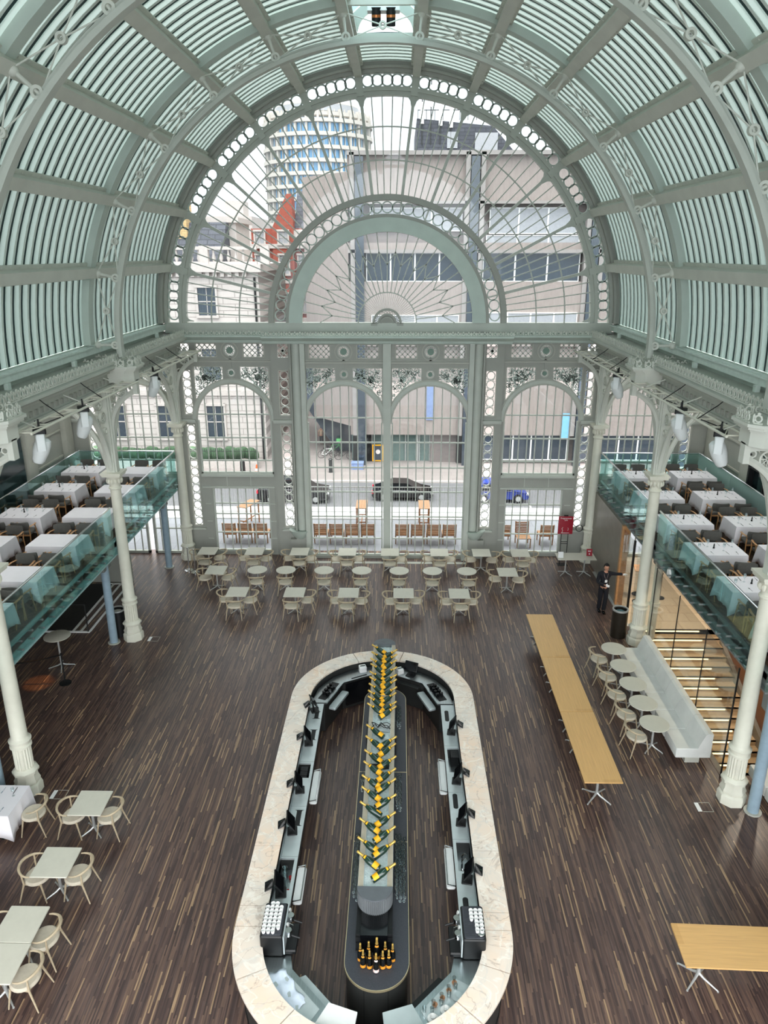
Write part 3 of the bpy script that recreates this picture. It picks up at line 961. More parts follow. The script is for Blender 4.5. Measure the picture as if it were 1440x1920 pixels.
leaves = []
for cx, xa, xb, yf in ((-1.62, -3.2, 0, YM), (1.62, 0, 3.2, YM), (-5.95, -7.45, -4.4, YS), (5.95, 4.4, 7.45, YS), (-9.75, -11.25, -8.1, YS), (9.75, 8.1, 11.25, YS)):
    leaves.append(bay(cx, xa, xb, yf))
for s in (-1, 1):
    def bx(a, c, *r): wall.box(s * a, s * c, *r)
    # pilaster strips with ring panels: inner one beside the middle bay, outer ones by the columns
    for c, hwid, xa, xb, yf in ((3.93, 0.2, 3.62, 4.4, YS - 0.1), (7.68, 0.18, 7.45, 8.1, YS), (11.55, 0.2, 11.25, 12.6, YS)):
        bx(xa, c - hwid, yf, yf + 0.16, 0, 9.0); bx(c + hwid, xb, yf, yf + 0.16, 0, 9.0)
        bx(c - hwid, c + hwid, yf, yf + 0.16, 0, 1.28); bx(c - hwid, c + hwid, yf, yf + 0.16, 5.45, 5.86)
        bx(c - hwid, c + hwid, yf, yf + 0.16, 7.56, 8.06); bx(c - hwid, c + hwid, yf, yf + 0.16, 8.56, 9.0)
        strip_circles(trim, s * c, 1.28, 5.45, 12, 0.165, yf + 0.06, hwid)
        strip_circles(trim, s * c, 5.86, 7.56, 5, 0.165, yf + 0.06, hwid)
        lattice(trim, s * c - hwid, s * c + hwid, 8.06, 8.56, yf + 0.05, 0.2, 0.025)
        trim.box(s * c - 0.07, s * c + 0.07, yf, yf + 0.08, 8.27, 8.35); trim.box(s * c - 0.04, s * c + 0.04, yf, yf + 0.08, 8.2, 8.42)
        for z0, z1 in ((1.28, 5.45), (5.86, 7.56)):
            for q in (-1, 1): mould.box(s * c + q * hwid - 0.02, s * c + q * hwid + 0.02, yf - 0.03, yf + 0.02, z0 - 0.03, z1 + 0.03)
            mould.box(s * c - hwid, s * c + hwid, yf - 0.03, yf + 0.02, z0 - 0.04, z0); mould.box(s * c - hwid, s * c + hwid, yf - 0.03, yf + 0.02, z1, z1 + 0.04)
        trim.box(s * xa, s * xb, yf - 0.12, yf, 5.60, 5.68); trim.box(s * xa, s * xb, yf - 0.06, yf, 5.54, 5.60)
        trim.box(s * (c - 0.3), s * (c + 0.3), yf - 0.14, yf, 1.12, 1.18)
    # half-round pilaster with a dished foot, and the pale mullion beside the middle windows
    b = MB(); b.lathe([(0.20, 1.2), (0.20, 9.0)], s * 3.42, YM + 0.18, 20)
    struct('wall_pilaster', b, M['mint2'])
    b = MB(); b.lathe([(0.1, 0.75), (0.25, 0.86), (0.42, 1.12), (0.46, 1.22), (0.40, 1.22), (0.2, 1.16)], s * 3.5, YM + 0.16, 24)
    struct('wall_pilaster_dish', b, M['mint'])
    bx(3.2, 3.62, YM - 0.05, YM + 0.3, 0, 0.95); bx(3.2, 3.9, YM + 0.02, YM + 0.3, 0, 0.8)
    bx(3.60, 3.66, YM, YS, 0, 9.0)
    trim.box(s * 3.06, s * 3.24, YM - 0.16, YM + 0.16, 0.42, 8.62); trim.box(s * 3.0, s * 3.28, YM - 0.2, YM + 0.16, 0.0, 0.42)
    # transom and panelled door surround of the side bays
    bx(4.4, 4.5, YS, YS + 0.16, 0, ZS); bx(7.4, 7.45, YS, YS + 0.16, 0, ZS)
    bx(4.5, 7.4, YS, YS + 0.2, 2.95, 3.42)
    trim.box(s * 4.5, s * 7.4, YS - 0.08, YS + 0.1, 3.36, 3.46); trim.box(s * 4.5, s * 7.4, YS - 0.04, YS, 2.88, 2.95)
    bx(4.5, 4.72, YS - 0.02, YS + 0.2, 0, 2.95); bx(7.02, 7.4, YS - 0.02, YS + 0.2, 0, 2.95)
    for xx in (4.61, 7.21):
        for z in (0.7, 1.45, 2.2): trim.box(s * (xx - 0.11), s * (xx + 0.11), YS - 0.05, YS, z, z + 0.035)
    for xx in (5.45, 6.4): trim.box(s * xx - 0.015, s * xx + 0.015, YS - 0.03, YS, 2.96, 3.36)
    bx(4.72, 7.02, YS, YS + 0.16, 0, 0.14)
    # aisle bay: transom, solid sides
    bx(8.1, 8.3, YS, YS + 0.16, 0, ZS); bx(11.2, 11.25, YS, YS + 0.16, 0, ZS); bx(8.3, 11.2, YS, YS + 0.2, 3.0, 3.45)
trim.box(-0.15, 0.15, YM - 0.16, YM + 0.16, 0.42, 8.62); trim.box(-0.19, 0.19, YM - 0.2, YM + 0.16, 0.0, 0.42)
wall.box(-3.06, 3.06, YM, YM + 0.16, 0, 0.1)
far = struct('wall_far', wall, M['wallp'])
obj('pilaster_trim', trim, M['mint2'], far)
obj('mouldings', mould, M['trim'], far)
obj('rosette_discs', hubs, mat('green_rosette_disc', rgb(112, 136, 122), 0.5), far)
for fl in leaves:
    obj('leaf_openwork', fl, M['mint'], far)
b = MB()
for s in (-1, 1):            # side returns of the forward middle bay
    b.box(s * 3.2, s * 3.66, YM + 0.1, YS + 0.1, 8.9, 9.0)
# cornice with projecting middle
def cornice_prof(y):
    return [(y, 8.60), (y - 0.10, 8.60), (y - 0.14, 8.66), (y - 0.14, 8.70), (y - 0.34, 8.80), (y - 0.40, 8.84), (y - 0.40, 8.90), (y, 8.97)]
b.ext(cornice_prof(YS), 'x', -8.1, 8.1)
b.ext(cornice_prof(YM), 'x', -4.62, 4.62)
b.box(-4.62, 4.62, YM - 0.02, YS, 8.6, 8.97)
b.box(-8.3, 8.3, YS - 0.06, YS + 0.1, 8.95, 9.05)
cor = struct('cornice_far', b, M['mint'])
def cresting(mb, p, q, z, h, step, thick=0.02):
    """row of little palmettes from p to q (xy), standing on z"""
    p = Vector((p[0], p[1], 0)); q = Vector((q[0], q[1], 0))
    d = (q - p); L = d.length; d.normalize(); nrm = Vector((-d.y, d.x, 0)) * (thick / 2)
    n = max(1, int(L / step))
    for k in range(n):
        c = p + d * (L * (k + 0.5) / n)
        w = step * 0.48
        def plate(shp):
            vs = []
            for sg in (-1, 1):
                for (u, v) in shp:
                    o = c + d * u + nrm * sg
                    vs.append((o.x, o.y, z + v))
            m = len(shp)
            mb.add(vs, [tuple(range(m - 1, -1, -1)), tuple(range(m, 2 * m))] + [(i, (i + 1) % m, m + (i + 1) % m, m + i) for i in range(m)])
        plate([(-w, 0), (-w, h * 0.13), (w, h * 0.13), (w, 0)])
        r1 = min(w * 0.95, h * 0.36); r0 = r1 * 0.62
        for i in range(8):           # open loop
            t0, t1 = 2 * pi * i / 8, 2 * pi * (i + 1) / 8
            plate([(r0 * cos(t0), h * 0.47 + r0 * sin(t0)), (r1 * cos(t0), h * 0.47 + r1 * sin(t0)), (r1 * cos(t1), h * 0.47 + r1 * sin(t1)), (r0 * cos(t1), h * 0.47 + r0 * sin(t1))])
        plate([(-w * 0.28, h * 0.78), (-w * 0.4, h * 0.92), (0, h), (w * 0.4, h * 0.92), (w * 0.28, h * 0.78)])
        plate([(w * 0.8, h * 0.1), (w * 0.72, h * 0.72), (w, h * 0.86), (w * 1.28, h * 0.72), (w * 1.2, h * 0.1)])
b = MB()
cresting(b, (-8.0, YS - 0.3), (-4.62, YS - 0.3), 8.9, 0.17, 0.19)
cresting(b, (-4.62, YM - 0.3), (4.62, YM - 0.3), 8.9, 0.17, 0.19)
cresting(b, (4.62, YS - 0.3), (8.0, YS - 0.3), 8.9, 0.17, 0.19)
obj('cresting', b, M['stone'], cor)

# ---- glazing of the gable: every window of its own
def arched_window(name, cx, yf, zb, nv=8, hz=(5.8, 4.83, 3.82, 2.82, 1.78, 0.85), x0=None, x1=None):
    b = MB()
    for k in range(1, nv + 1):
        x = -RA + 2 * RA * k / (nv + 1)
        zt = ZS + sqrt(max(0, RA * RA - x * x))
        b.box(cx + x - 0.02, cx + x + 0.02, yf + 0.06, yf + 0.11, zb, zt)
    for z in hz:
        if z > zb + 0.1:
            hwid = RA if z < ZS else sqrt(RA * RA - (z - ZS) ** 2)
            b.box(cx - hwid, cx + hwid, yf + 0.055, yf + 0.115, z - 0.025, z + 0.025)
    b.box(cx - RA, cx + RA, yf + 0.04, yf + 0.14, zb, zb + 0.08)
    for s in (-1, 1): b.box(cx + s * (RA - 0.06), cx + s * RA, yf + 0.04, yf + 0.14, zb, ZS)
    w = struct(name, b, M['mint2'])
    g = MB()
    pts = [(cx - RA, zb), (cx + RA, zb)] + [(cx + RA * cos(pi * k / 24), ZS + RA * sin(pi * k / 24)) for k in range(25)]
    g.add([(x, yf + 0.085, z) for x, z in pts], [tuple(range(len(pts)))])
    obj('pane', g, M['glass'], w)
    return w
def rect_window(name, x0, x1, z0, z1, yf, nv, hz, frame=0.06):
    b = MB()
    for k in range(1, nv + 1):
        x = x0 + (x1 - x0) * k / (nv + 1)
        b.box(x - 0.02, x + 0.02, yf + 0.06, yf + 0.11, z0, z1)
    for z in hz: b.box(x0, x1, yf + 0.055, yf + 0.115, z - 0.025, z + 0.025)
    for x in (x0, x1 - frame): b.box(x, x + frame, yf + 0.02, yf + 0.14, z0, z1)
    b.box(x0, x1, yf + 0.02, yf + 0.14, z0, z0 + frame); b.box(x0, x1, yf + 0.02, yf + 0.14, z1 - frame, z1)
    w = struct(name, b, M['mint2'])
    g = MB(); g.add([(x0, yf + 0.085, z0), (x1, yf + 0.085, z0), (x1, yf + 0.085, z1), (x0, yf + 0.085, z1)], [(0, 1, 2, 3)])
    obj('pane', g, M['glass'], w)
    return w
arched_window('window_2', -1.62, YM, 0.1, hz=(5.8, 4.83, 3.82, 2.82, 1.78, 0.85))
arched_window('window_3', 1.62, YM, 0.1, hz=(5.8, 4.83, 3.82, 2.82, 1.78, 0.85))
SH = (5.85, 4.92, 4.0)
arched_window('window_4', -5.95, YS, 3.45, hz=SH)
arched_window('window_5', 5.95, YS, 3.45, hz=SH)
arched_window('window_6', -9.75, YS, 3.45, hz=SH)
arched_window('window_7', 9.75, YS, 3.45, hz=SH)
rect_window('window_8', -7.02, -4.72, 0.14, 2.9, YS, 6, (2.2, 1.75, 0.95))
rect_window('window_9', 4.72, 7.02, 0.14, 2.9, YS, 6, (2.2, 1.75, 0.95))
for k, (xa, xb) in enumerate(((-11.1, -9.8), (-9.6, -8.35), (8.35, 9.6), (9.8, 11.1))):
    d = rect_window('door_%d' % (k + 1), xa, xb, 0.02, 2.95, YS, 3, (1.1, 1.9), 0.1)
# panes behind the frieze, spandrels and ring strips
for nm, xa, xb, z0, z1, yy in [('window_10', -3.06, 3.06, 7.15, 8.6, YM + 0.14), ('window_11', -7.4, -4.4, 7.15, 8.6, YS + 0.14), ('window_12', 4.4, 7.4, 7.15, 8.6, YS + 0.14),
                               ('window_13', -11.2, -8.1, 7.15, 8.6, YS + 0.14), ('window_14', 8.1, 11.2, 7.15, 8.6, YS + 0.14)]:
    g = MB(); g.add([(xa, yy, z0), (xb, yy, z0), (xb, yy, z1), (xa, yy, z1)], [(0, 1, 2, 3)])
    struct(nm, g, M['glass'])
# ================================================================== SIDES: columns, entablature, balconies
XC = 8.08
YCOL = (28.0, 21.3, 14.07, 6.84)
def iron_column(s, y):
    b = MB()
    b.lathe([(0.315, 0), (0.315, 0.2), (0.285, 0.25), (0.27, 0.26), (0.27, 0.3)], 0, 0, 8, a0=pi / 8)
    b.lathe([(0.285, 0.3), (0.285, 0.34), (0.25, 0.40), (0.245, 0.52), (0.29, 0.55), (0.29, 0.6), (0.22, 0.68)], 0, 0, 8, a0=pi / 8)
    t = struct('iron_column', b, M['cream'])
    t.location = (s * XC, y, 0)
    b = MB()
    n = 40
    for z0, z1 in ((0.62, 1.24),):
        vs = []; fs = []
        for z in (z0, z1):
            for k in range(n):
                r = 0.20 if k % 2 else 0.182
                vs.append((r * cos(2 * pi * k / n), r * sin(2 * pi * k / n), z))
        b.add(vs, [(k, (k + 1) % n, n + (k + 1) % n, n + k) for k in range(n)])
    obj('fluted_drum', b, M['cream'], t, ang=10)
    b = MB(); b.lathe([(0.2, 1.22), (0.235, 1.24), (0.235, 1.28), (0.205, 1.31), (0.205, 1.36), (0.24, 1.38), (0.245, 1.42), (0.2, 1.46), (0.178, 1.5), (0.172, 2.5), (0.155, 5.1)], 0, 0, 24)
    obj('shaft', b, M['cream'], t)
    b = MB()
    b.lathe([(0.155, 5.08), (0.19, 5.1), (0.19, 5.14), (0.16, 5.16), (0.16, 5.24), (0.2, 5.38), (0.25, 5.5)], 0, 0, 20)
    for k in range(12):
        a = 2 * pi * k / 12
        b.sphere((0.2 * cos(a), 0.2 * sin(a), 5.34), 0.05, 6, 5, (1, 1, 1.7))
    b.box(-0.27, 0.27, -0.27, 0.27, 5.5, 5.56); b.box(-0.3, 0.3, -0.3, 0.3, 5.56, 5.62)
    obj('capital', b, M['cream'], t)
    b = MB()
    b.box(-0.16, 0.16, -0.11, 0.11, 5.62, 8.4); b.box(-0.11, 0.11, -0.16, 0.16, 5.62, 8.4)
    b.lathe([(0.15, 5.62), (0.15, 8.4)], 0, 0, 12)
    obj('upper_shaft', b, M['stone'], t)
    # bracket towards the hall, pierced, and arched ribs along the arcade and across the aisle
    b = MB()
    def rib(p0, p1, c, n=14, w=0.12, h=0.13):
        pts = []
        for k in range(n + 1):
            u = k / n
            q = [(1 - u) ** 2 * p0[i] + 2 * u * (1 - u) * c[i] + u * u * p1[i] for i in range(3)]
            pts.append(q)
        b.tube(pts, 0.08, 6, flat=(w / 1.5, h / 1.5))
        return pts
    rib((-s * 0.12, 0, 6.9), (-s * 0.98, 0, 8.05), (-s * 0.2, 0, 7.75))
    b.box(-s * 0.1, -s * 1.0, -0.08, 0.08, 8.2, 8.36); b.box(-s * 0.9, -s * 1.02, -0.1, 0.1, 7.95, 8.36)
    rib((-s * 0.12, 0, 6.4), (-s * 0.12, 0, 8.2), (-s * 0.18, 0, 7.2), w=0.08, h=0.08)
    b.M = Matrix.Translation((-s * 0.5, 0, 8.02))
    b.arc(0, 0, 0.15, 0.19, 0, 360, -0.05, 0.05, 20)
    for k in range(8):
        a = 2 * pi * k / 8; b.bar((0, 0, 0), (0.16 * cos(a), 0, 0.16 * sin(a)), 0.02)
    b.M = Matrix.Translation((-s * 0.27, 0, 7.6)); b.arc(0, 0, 0.07, 0.1, 0, 360, -0.04, 0.04, 14)
    b.M = Matrix.Translation((-s * 0.82, 0, 8.13)); b.arc(0, 0, 0.05, 0.08, 0, 360, -0.04, 0.04, 14)
    b.M = None
    obj('hall_bracket', b, M['stone'], t)
    for d in (-1, 1):
        b = MB()
        rib((0, d * 0.12, 5.7), (0, d * 3.0, 8.1), (0, d * 0.55, 8.0), 18)
        rib((s * 0.1, d * 0.1, 5.7), (s * 0.1, d * 2.2, 8.15), (s * 0.1, d * 0.3, 7.9), 18, 0.08, 0.1)
        b.M = Matrix.Rotation(pi / 2, 4, 'Z')
        for (yy, zz, r) in ((d * 0.52, 7.85, 0.3), (d * 0.32, 7.3, 0.17), (d * 1.05, 8.05, 0.17), (d * 0.24, 6.9, 0.1), (d * 1.45, 8.12, 0.1)):
            b.M = Matrix.Translation((0, yy, zz)) @ Matrix.Rotation(pi / 2, 4, 'Z')
            b.arc(0, 0, r - 0.035, r, 0, 360, -0.04, 0.04, 20)
            if r > 0.15:
                for k in range(6):
                    a = 2 * pi * k / 6 + 0.3; b.arc(r * 0.5 * cos(a), r * 0.5 * sin(a), r * 0.2, r * 0.3, 0, 360, -0.03, 0.03, 10)
        b.M = None
        obj('arcade_rib', b, M['stone'], t)
    b = MB()
    rib((s * 0.12, 0, 5.7), (s * 3.2, 0, 8.1), (s * 0.5, 0, 8.05), 18)
    for (xx, zz, r) in ((0.5, 7.8, 0.28), (1.05, 8.05, 0.16), (0.3, 7.2, 0.15)):
        b.M = Matrix.Translation((s * xx, 0, zz)); b.arc(0, 0, r - 0.035, r, 0, 360, -0.04, 0.04, 20)
    b.M = None
    obj('aisle_rib', b, M['stone'], t)
    # head block with flared cornice and cresting
    b = MB()
    def oct_(x0, x1, hy, c): return [(x0, -hy), (x1 - c, -hy), (x1, -hy + c), (x1, hy - c), (x1 - c, hy), (x0, hy)]
    def blk(z0, z1, e):
        pts = oct_(-0.3, 1.02 + e, 0.42 + e, 0.2)
        b.ext([(-s * p[0], p[1]) for p in pts], 'z', z0, z1)
    if y < 27:
        blk(8.33, 8.62, 0.0); blk(8.62, 8.67, 0.04); blk(8.67, 8.73, 0.10); blk(8.73, 8.79, 0.14)
        hb = obj('head_block', b, M['stone'], t)
        b = MB()
        pts = [(-s * p[0], p[1]) for p in oct_(-0.3, 1.1, 0.5, 0.22)]
        for i in range(len(pts) - 1): cresting(b, pts[i], pts[i + 1], 8.79, 0.22, 0.17)
        obj('cresting', b, M['stone'], t)
    return t
for s in (-1, 1):
    for y in YCOL: iron_column(s, y)

for s, nm in ((-1, 'left'), (1, 'right')):
    b = MB()
    X0 = s * 7.62
    def pr(pts): return [(0, 0)]
    prof = [(8.45, 8.2), (7.75, 8.2), (7.75, 8.58), (7.66, 8.6), (7.64, 8.66), (7.5, 8.72), (7.44, 8.76), (7.44, 8.83), (7.6, 8.86), (7.6, 8.9), (8.45, 8.92)]
    b.ext([(s * x, z) for x, z in prof], 'y', YB, 28.3)
    b.box(s * 7.70, s * 7.76, YB, 28.3, 8.22, 8.27)
    e = struct('entablature_' + nm, b, M['mint2'])
    b = MB(); y = 28.1
    while y > 8:
        b.box(s * 7.715, s * 7.755, y - 0.06, y + 0.06, 8.33, 8.46); y -= 0.27
    obj('frieze_sockets', b, M['wallp'], e)
    b = MB(); cresting(b, (s * 7.52, 8.0), (s * 7.52, 28.1), 8.86, 0.26, 0.2)
    obj('cresting', b, M['stone'], e)
    b = MB(); b.box(s * 8.3, s * 9.2, YB, 28.9, 8.5, 8.7); b.box(s * 11.6, s * 12.8, YB, 28.9, 8.5, 8.7)
    for k in range(12): b.box(s * 9.2, s * 11.6, 28.9 - 2.9 * k - 0.12, 28.9 - 2.9 * k, 8.5, 8.7)
    ca = struct('ceiling_aisle_' + nm, b, M['trim'])
    b = MB(); b.add([(s * 9.2, YB, 8.62), (s * 11.6, YB, 8.62), (s * 11.6, 28.9, 8.62), (s * 9.2, 28.9, 8.62)], [(0, 1, 2, 3)])
    obj('added_skylight', b, mat_translucent('white_added_skylight', rgb(225, 228, 226), 0.5, (0.62, 0.64, 0.63, 1)), ca)  # skylight strip added to brighten the balcony tables below
    # outer wall with pilasters and panels
    b = MB()
    b.box(s * 12.5, s * 12.8, YB, 28.9, -2.7 if s > 0 else -0.2, 8.6)
    w = struct('wall_' + nm, b, M['wallp'])
    b = MB()
    for y in (28.0, 24.9, 21.3, 14.07):
        b.box(s * 12.3, s * 12.5, y - 0.3, y + 0.3, 3.4, 8.3); b.box(s * 12.22, s * 12.5, y - 0.38, y + 0.38, 6.6, 6.75)
        b.box(s * 12.24, s * 12.5, y - 0.4, y + 0.4, 8.2, 8.5)
    for z in (4.4, 5.4, 6.4): b.box(s * 12.44, s * 12.5, 25.3, 27.6, z, z + 0.06)
    obj('pilasters', b, M['trim'], w)
    b = MB(); b.box(s * 12.36, s * 12.46, 14.5, 24.4, 3.5, 8.0)
    obj('dark_glazing', b, M['dk_wall'], w)
# green-lit glazing seen behind the balcony on one side
b = MB(); b.box(12.2, 12.34, 20.6, 21.9, 3.5, 8.0)
gl = struct('window_15', b, mat('pale_green_glazing', rgb(140, 214, 176), 0.2, var=0.1))
b = MB()
for y in (20.55, 21.95, 23.2, 24.3): b.box(12.18, 12.38, y - 0.05, y + 0.05, 3.5, 8.0)
b.box(12.18, 12.38, 20.5, 24.3, 5.0, 5.06)
obj('frame', b, M['black'], gl)

# ---- balconies
def balcony(s, nm):
    XE = s * 8.36
    y0, y1 = 9.5, 27.9
    b = MB(); b.box(XE, s * 12.5, y0, y1, 3.33, 3.45)
    f = struct('balcony_floor_' + nm, b, M['bfloor'])
    b = MB()
    b.box(XE, s * 12.4, y0, y1, 3.12, 3.33)
    b.box(s * 8.36, s * 8.44, y0, y1, 2.96, 3.40); b.box(s * 8.26, s * 8.44, y0, y1, 2.93, 2.98); b.box(s * 8.26, s * 8.44, y0, y1, 3.38, 3.43)
    b.box(XE, s * 12.4, y1 - 0.1, y1, 2.96, 3.40)
    obj('edge_beam', b, M['beam'] if s > 0 else mat('teal_green_beam_paint', rgb(150, 186, 184), 0.4), f)
    return f
for s, nm in ((-1, 'left'), (1, 'right')):
    f = balcony(s, nm)
    b = MB(); b.box(s * 8.5, s * 12.4, 9.5, 27.8, 3.02, 3.12)
    obj('soffit', b, M['trim'] if s > 0 else M['wallp'], f)

def balustrade(s):
    side = 'left' if s < 0 else 'right'
    t = thing('glass_balustrade', 'green glass balustrade with steel handrail along the %s' % ('balcony above the high round table' if s < 0 else 'balcony above the lit stairs'), 'balustrade', (s * 8.24, 0, 0))
    g0 = [10.0, 12.0, 13.87, 14.27, 16.4, 18.6, 20.8 , 21.1, 21.5, 23.6, 25.8, 27.86]
    spans = [(10.0, 11.9), (11.93, 13.85), (14.3, 16.45), (16.48, 18.7), (18.73, 21.08), (21.53, 23.6), (23.63, 25.75), (25.78, 27.88)]
    for a, c in spans:
        b = MB(); b.box(-0.01, 0.01, a, c, 3.02, 4.5)
        gp = obj('glass_panel', b, M['bglass'], t)
        for z in (3.1, 3.32):
            n = 4
            for k in range(n):
                yy = a + (c - a) * (k + 0.5) / n
                b = MB(); b.M = Matrix.Translation((0, yy, z)) @ Matrix.Rotation(pi / 2, 4, 'Y')
                b.lathe([(0.026, -0.12), (0.026, 0.025)], 0, 0, 10)
                obj('bolt', b, M['beam'], gp)
    b = MB()
    for a, c in ((10.0, 13.85), (14.3, 21.08), (21.53, 27.9)):
        b.tube([(0, a, 4.53), (0, c, 4.53)], 0.028, 8)
    obj('handrail', b, M['chrome'], t)
    b = MB(); b.box(0.02 * s, s * 3.7, 27.87, 27.89, 3.45, 4.5)
    obj('end_panel', b, M['bglass'], t)
    b = MB(); b.tube([(0, 27.88, 4.53), (s * 3.7, 27.88, 4.53)], 0.028, 8)
    obj('end_rail', b, M['chrome'], t)
balustrade(-1); balustrade(1)
def back_screen(s):
    t = thing('glass_screen', 'low glass screen behind the balcony tables by the %s wall' % ('dark mirrored' if s < 0 else 'green-lit'), 'glass screen', (s * 11.95, 0, 3.45))
    for k in range(6):
        a = 10.5 + k * 2.9
        b = MB(); b.box(-0.01, 0.01, a, a + 2.86, 0.0, 1.08)
        obj('glass_panel', b, M['bglass'] if s < 0 else M['frost'], t)
    b = MB(); b.tube([(0, 10.5, 1.1), (0, 27.85, 1.1)], 0.025, 8)
    obj('top_rail', b, M['chrome'], t)
back_screen(-1); back_screen(1)
# posts carrying the balconies
for x, y, m, lab in ((-8.62, 27.05, 'blue', 'blue-grey round steel post under the balcony by the gable doors'), (-8.62, 21.0, 'blue', 'blue-grey round steel post beside the black bin'),
                     (-8.62, 13.85, 'blue', 'blue-grey round steel post under the balcony nearest the white-clothed floor table'), (8.40, 13.68, 'blue', 'blue-grey round steel post beside the second sofa'),
                     (8.62, 21.6, 'cream', 'cream round post behind the glass partition at the stair head')):
    b = MB(); b.lathe([(0.125, 0), (0.125, 2.95)], 0, 0, 20)
    t = struct('round_post', b, M[m]); t.location = (x, y, 0)
    b = MB(); b.lathe([(0.19, 0), (0.19, 0.03)] if m == 'blue' else [(0.17, 1.2), (0.17, 1.3)], 0, 0, 18); obj('collar', b, M['trim'] if m == 'blue' else M['cream'], t)
    b = MB(); b.box(-0.1, 0.1, -0.28, 0.28, 2.55, 2.97); obj('bracket', b, M['beam'], t)

# ---- right aisle: partition wall, stairs, glass partition
b = MB(); b.box(8.15, 8.35, 24.15, 28.4, 0, 2.96)
pw = struct('wall_aisle', b, M['panelw'])
b = MB(); b.box(8.13, 8.38, 24.0, 24.15, 0, 2.96); obj('timber_edge', b, M['armwood'], pw)
st = MB(); led = MB()
NST = 15
for k in range(NST):
    z = -0.16 * k
    y = 22.2 - 0.32 * k
    st.box(8.32, 11.0, y - 0.32, y + 0.02, z - 0.20, z - 0.16)     # tread below riser k
    st.box(8.32, 11.0, y, y + 0.03, z - 0.16, z)                   # riser
    led.box(8.5, 10.42, y - 0.02, y - 0.001, z - 0.075, z - 0.035)
stair = struct('staircase', st, M['stairw'])
obj('lit_nosing_strip', led, M['led'], stair)
b = MB(); b.ext([(22.3, 0.0), (22.3, -0.5), (17.2, -2.75), (16.9, -2.75), (16.9, -2.2), (17.2, -2.1)], 'x', 11.0, 11.12)
obj('stringer', b, M['panelw'], stair)
b = MB(); b.tube([(11.15, 22.4, 0.95), (11.15, 17.0, -1.6)], 0.035, 8); b.box(11.12, 11.2, 14.5, 22.6, -2.7, 0.0)
obj('stair_handrail', b, M['handrail'], stair)
b = MB(); b.box(8.2, 8.32, 15.0, 22.2, -2.6, 0.0)
struct('wall_stair_side', b, M['panelw'])
b = MB(); b.box(8.2, 12.5, 14.9, 15.0, -2.6, 0.0)
struct('wall_stair_end', b, M['panelw'])
gp = thing('glass_partition', 'clear full-height glass partition with dark joints between the sofa and the lit stairs', 'glass partition', (8.16, 0, 0))
ys = [14.85, 16.7, 18.6, 20.5, 22.35]
for a, c in zip(ys[:-1], ys[1:]):
    b = MB(); b.box(-0.008, 0.008, a + 0.01, c - 0.01, 0.0, 2.9); obj('glass_panel', b, M['pglass'], gp)
for y in ys[:-1]:
    b = MB(); b.box(-0.012, 0.012, y - (0.02 if y < 15 else 0.008), y + (0.02 if y < 15 else 0.008), 0, 2.95); obj('joint', b, M['black'], gp)
gq = thing('glass_door_screen', 'clear glass screen with black upright beside the standing person', 'glass screen', (8.16, 0, 0))
for a, c in ((22.75, 23.9),):
    b = MB(); b.box(-0.008, 0.008, a, c, 0.0, 2.9); obj('glass_panel', b, M['pglass'], gq)
b = MB(); b.box(-0.03, 0.03, 22.68, 22.75, 0, 2.95); obj('upright', b, M['black'], gq)
# warm downlights under the right balcony and one amber spot under the left one
def downlight(x, y, z, energy, col, lab, spot=80, blend=0.6):
    b = MB(); b.lathe([(0.09, z - 0.03), (0.11, z - 0.03), (0.11, z), (0.09, z)], x, y, 16)
    t = obj('downlight', b, M['alu'], label=lab, cat='downlight', group=None)
    b = MB(); b.lathe([(0.085, z - 0.012), (0.085, z - 0.006)], x, y, 16); obj('diffuser', b, M['lampglow'], t)
    l = bpy.data.lights.new('downlight_beam', 'SPOT'); l.energy = energy; l.color = col; l.spot_size = radians(spot); l.spot_blend = blend; l.shadow_soft_size = 0.08
    o = bpy.data.objects.new('downlight_beam', l); COL.objects.link(o); o.location = (x, y, z - 0.06); o.parent = t
WARM = (1.0, 0.86, 0.68)
for y, w in ((15.9, 'bottom of the lit stairs'), (18.0, 'lower half of the lit stairs'), (20.2, 'upper half of the lit stairs'), (22.6, 'stair head'), (25.0, 'aisle doors')):
    downlight(9.7, y, 3.02, 120, WARM, 'small round ceiling downlight over the %s' % w, 130)
downlight(-9.95, 18.6, 3.02, 160, (1.0, 0.45, 0.12), 'small round amber downlight over the high round table', 17, 0.25)
# ================================================================== THE BAR
BX, BY0, BY1 = 0.07, 9.5, 16.4            # axis and the two centres of the racetrack
def race(w, n=20, x=BX, y0=BY0, y1=BY1):
    """outline of half-width w as points, counter-clockwise from the near end"""
    p = [(x + w * cos(radians(-180 + 180 * k / n)), y0 + w * sin(radians(-180 + 180 * k / n))) for k in range(n + 1)]
    p += [(x + w * cos(radians(180 * k / n)), y1 + w * sin(radians(180 * k / n))) for k in range(n + 1)]
    return p
def ring_band(mb, wo, wi, z0, z1, n=20):
    po, pi_ = race(wo, n), race(wi, n)
    m = len(po)
    vs = [(p[0], p[1], z) for z in (z0, z1) for q in (po, pi_) for p in q]
    fs = []
    for i in range(m):
        j = (i + 1) % m
        fs += [(i, j, 2 * m + j, 2 * m + i), (m + j, m + i, 3 * m + i, 3 * m + j), (2 * m + i, 2 * m + j, 3 * m + j, 3 * m + i), (j, i, m + i, m + j)]
    mb.add(vs, fs)
bar = thing('bar_counter', 'long oval bar counter topped with veined pink marble slabs', 'bar counter', (0, 0, 0))
b = MB(); ring_band(b, 2.18, 1.86, 0.0, 1.05); obj('counter_body', b, M['cabinet'], bar)
b = MB(); ring_band(b, 2.10, 2.19, 0.0, 0.1); obj('plinth', b, M['black'], bar)
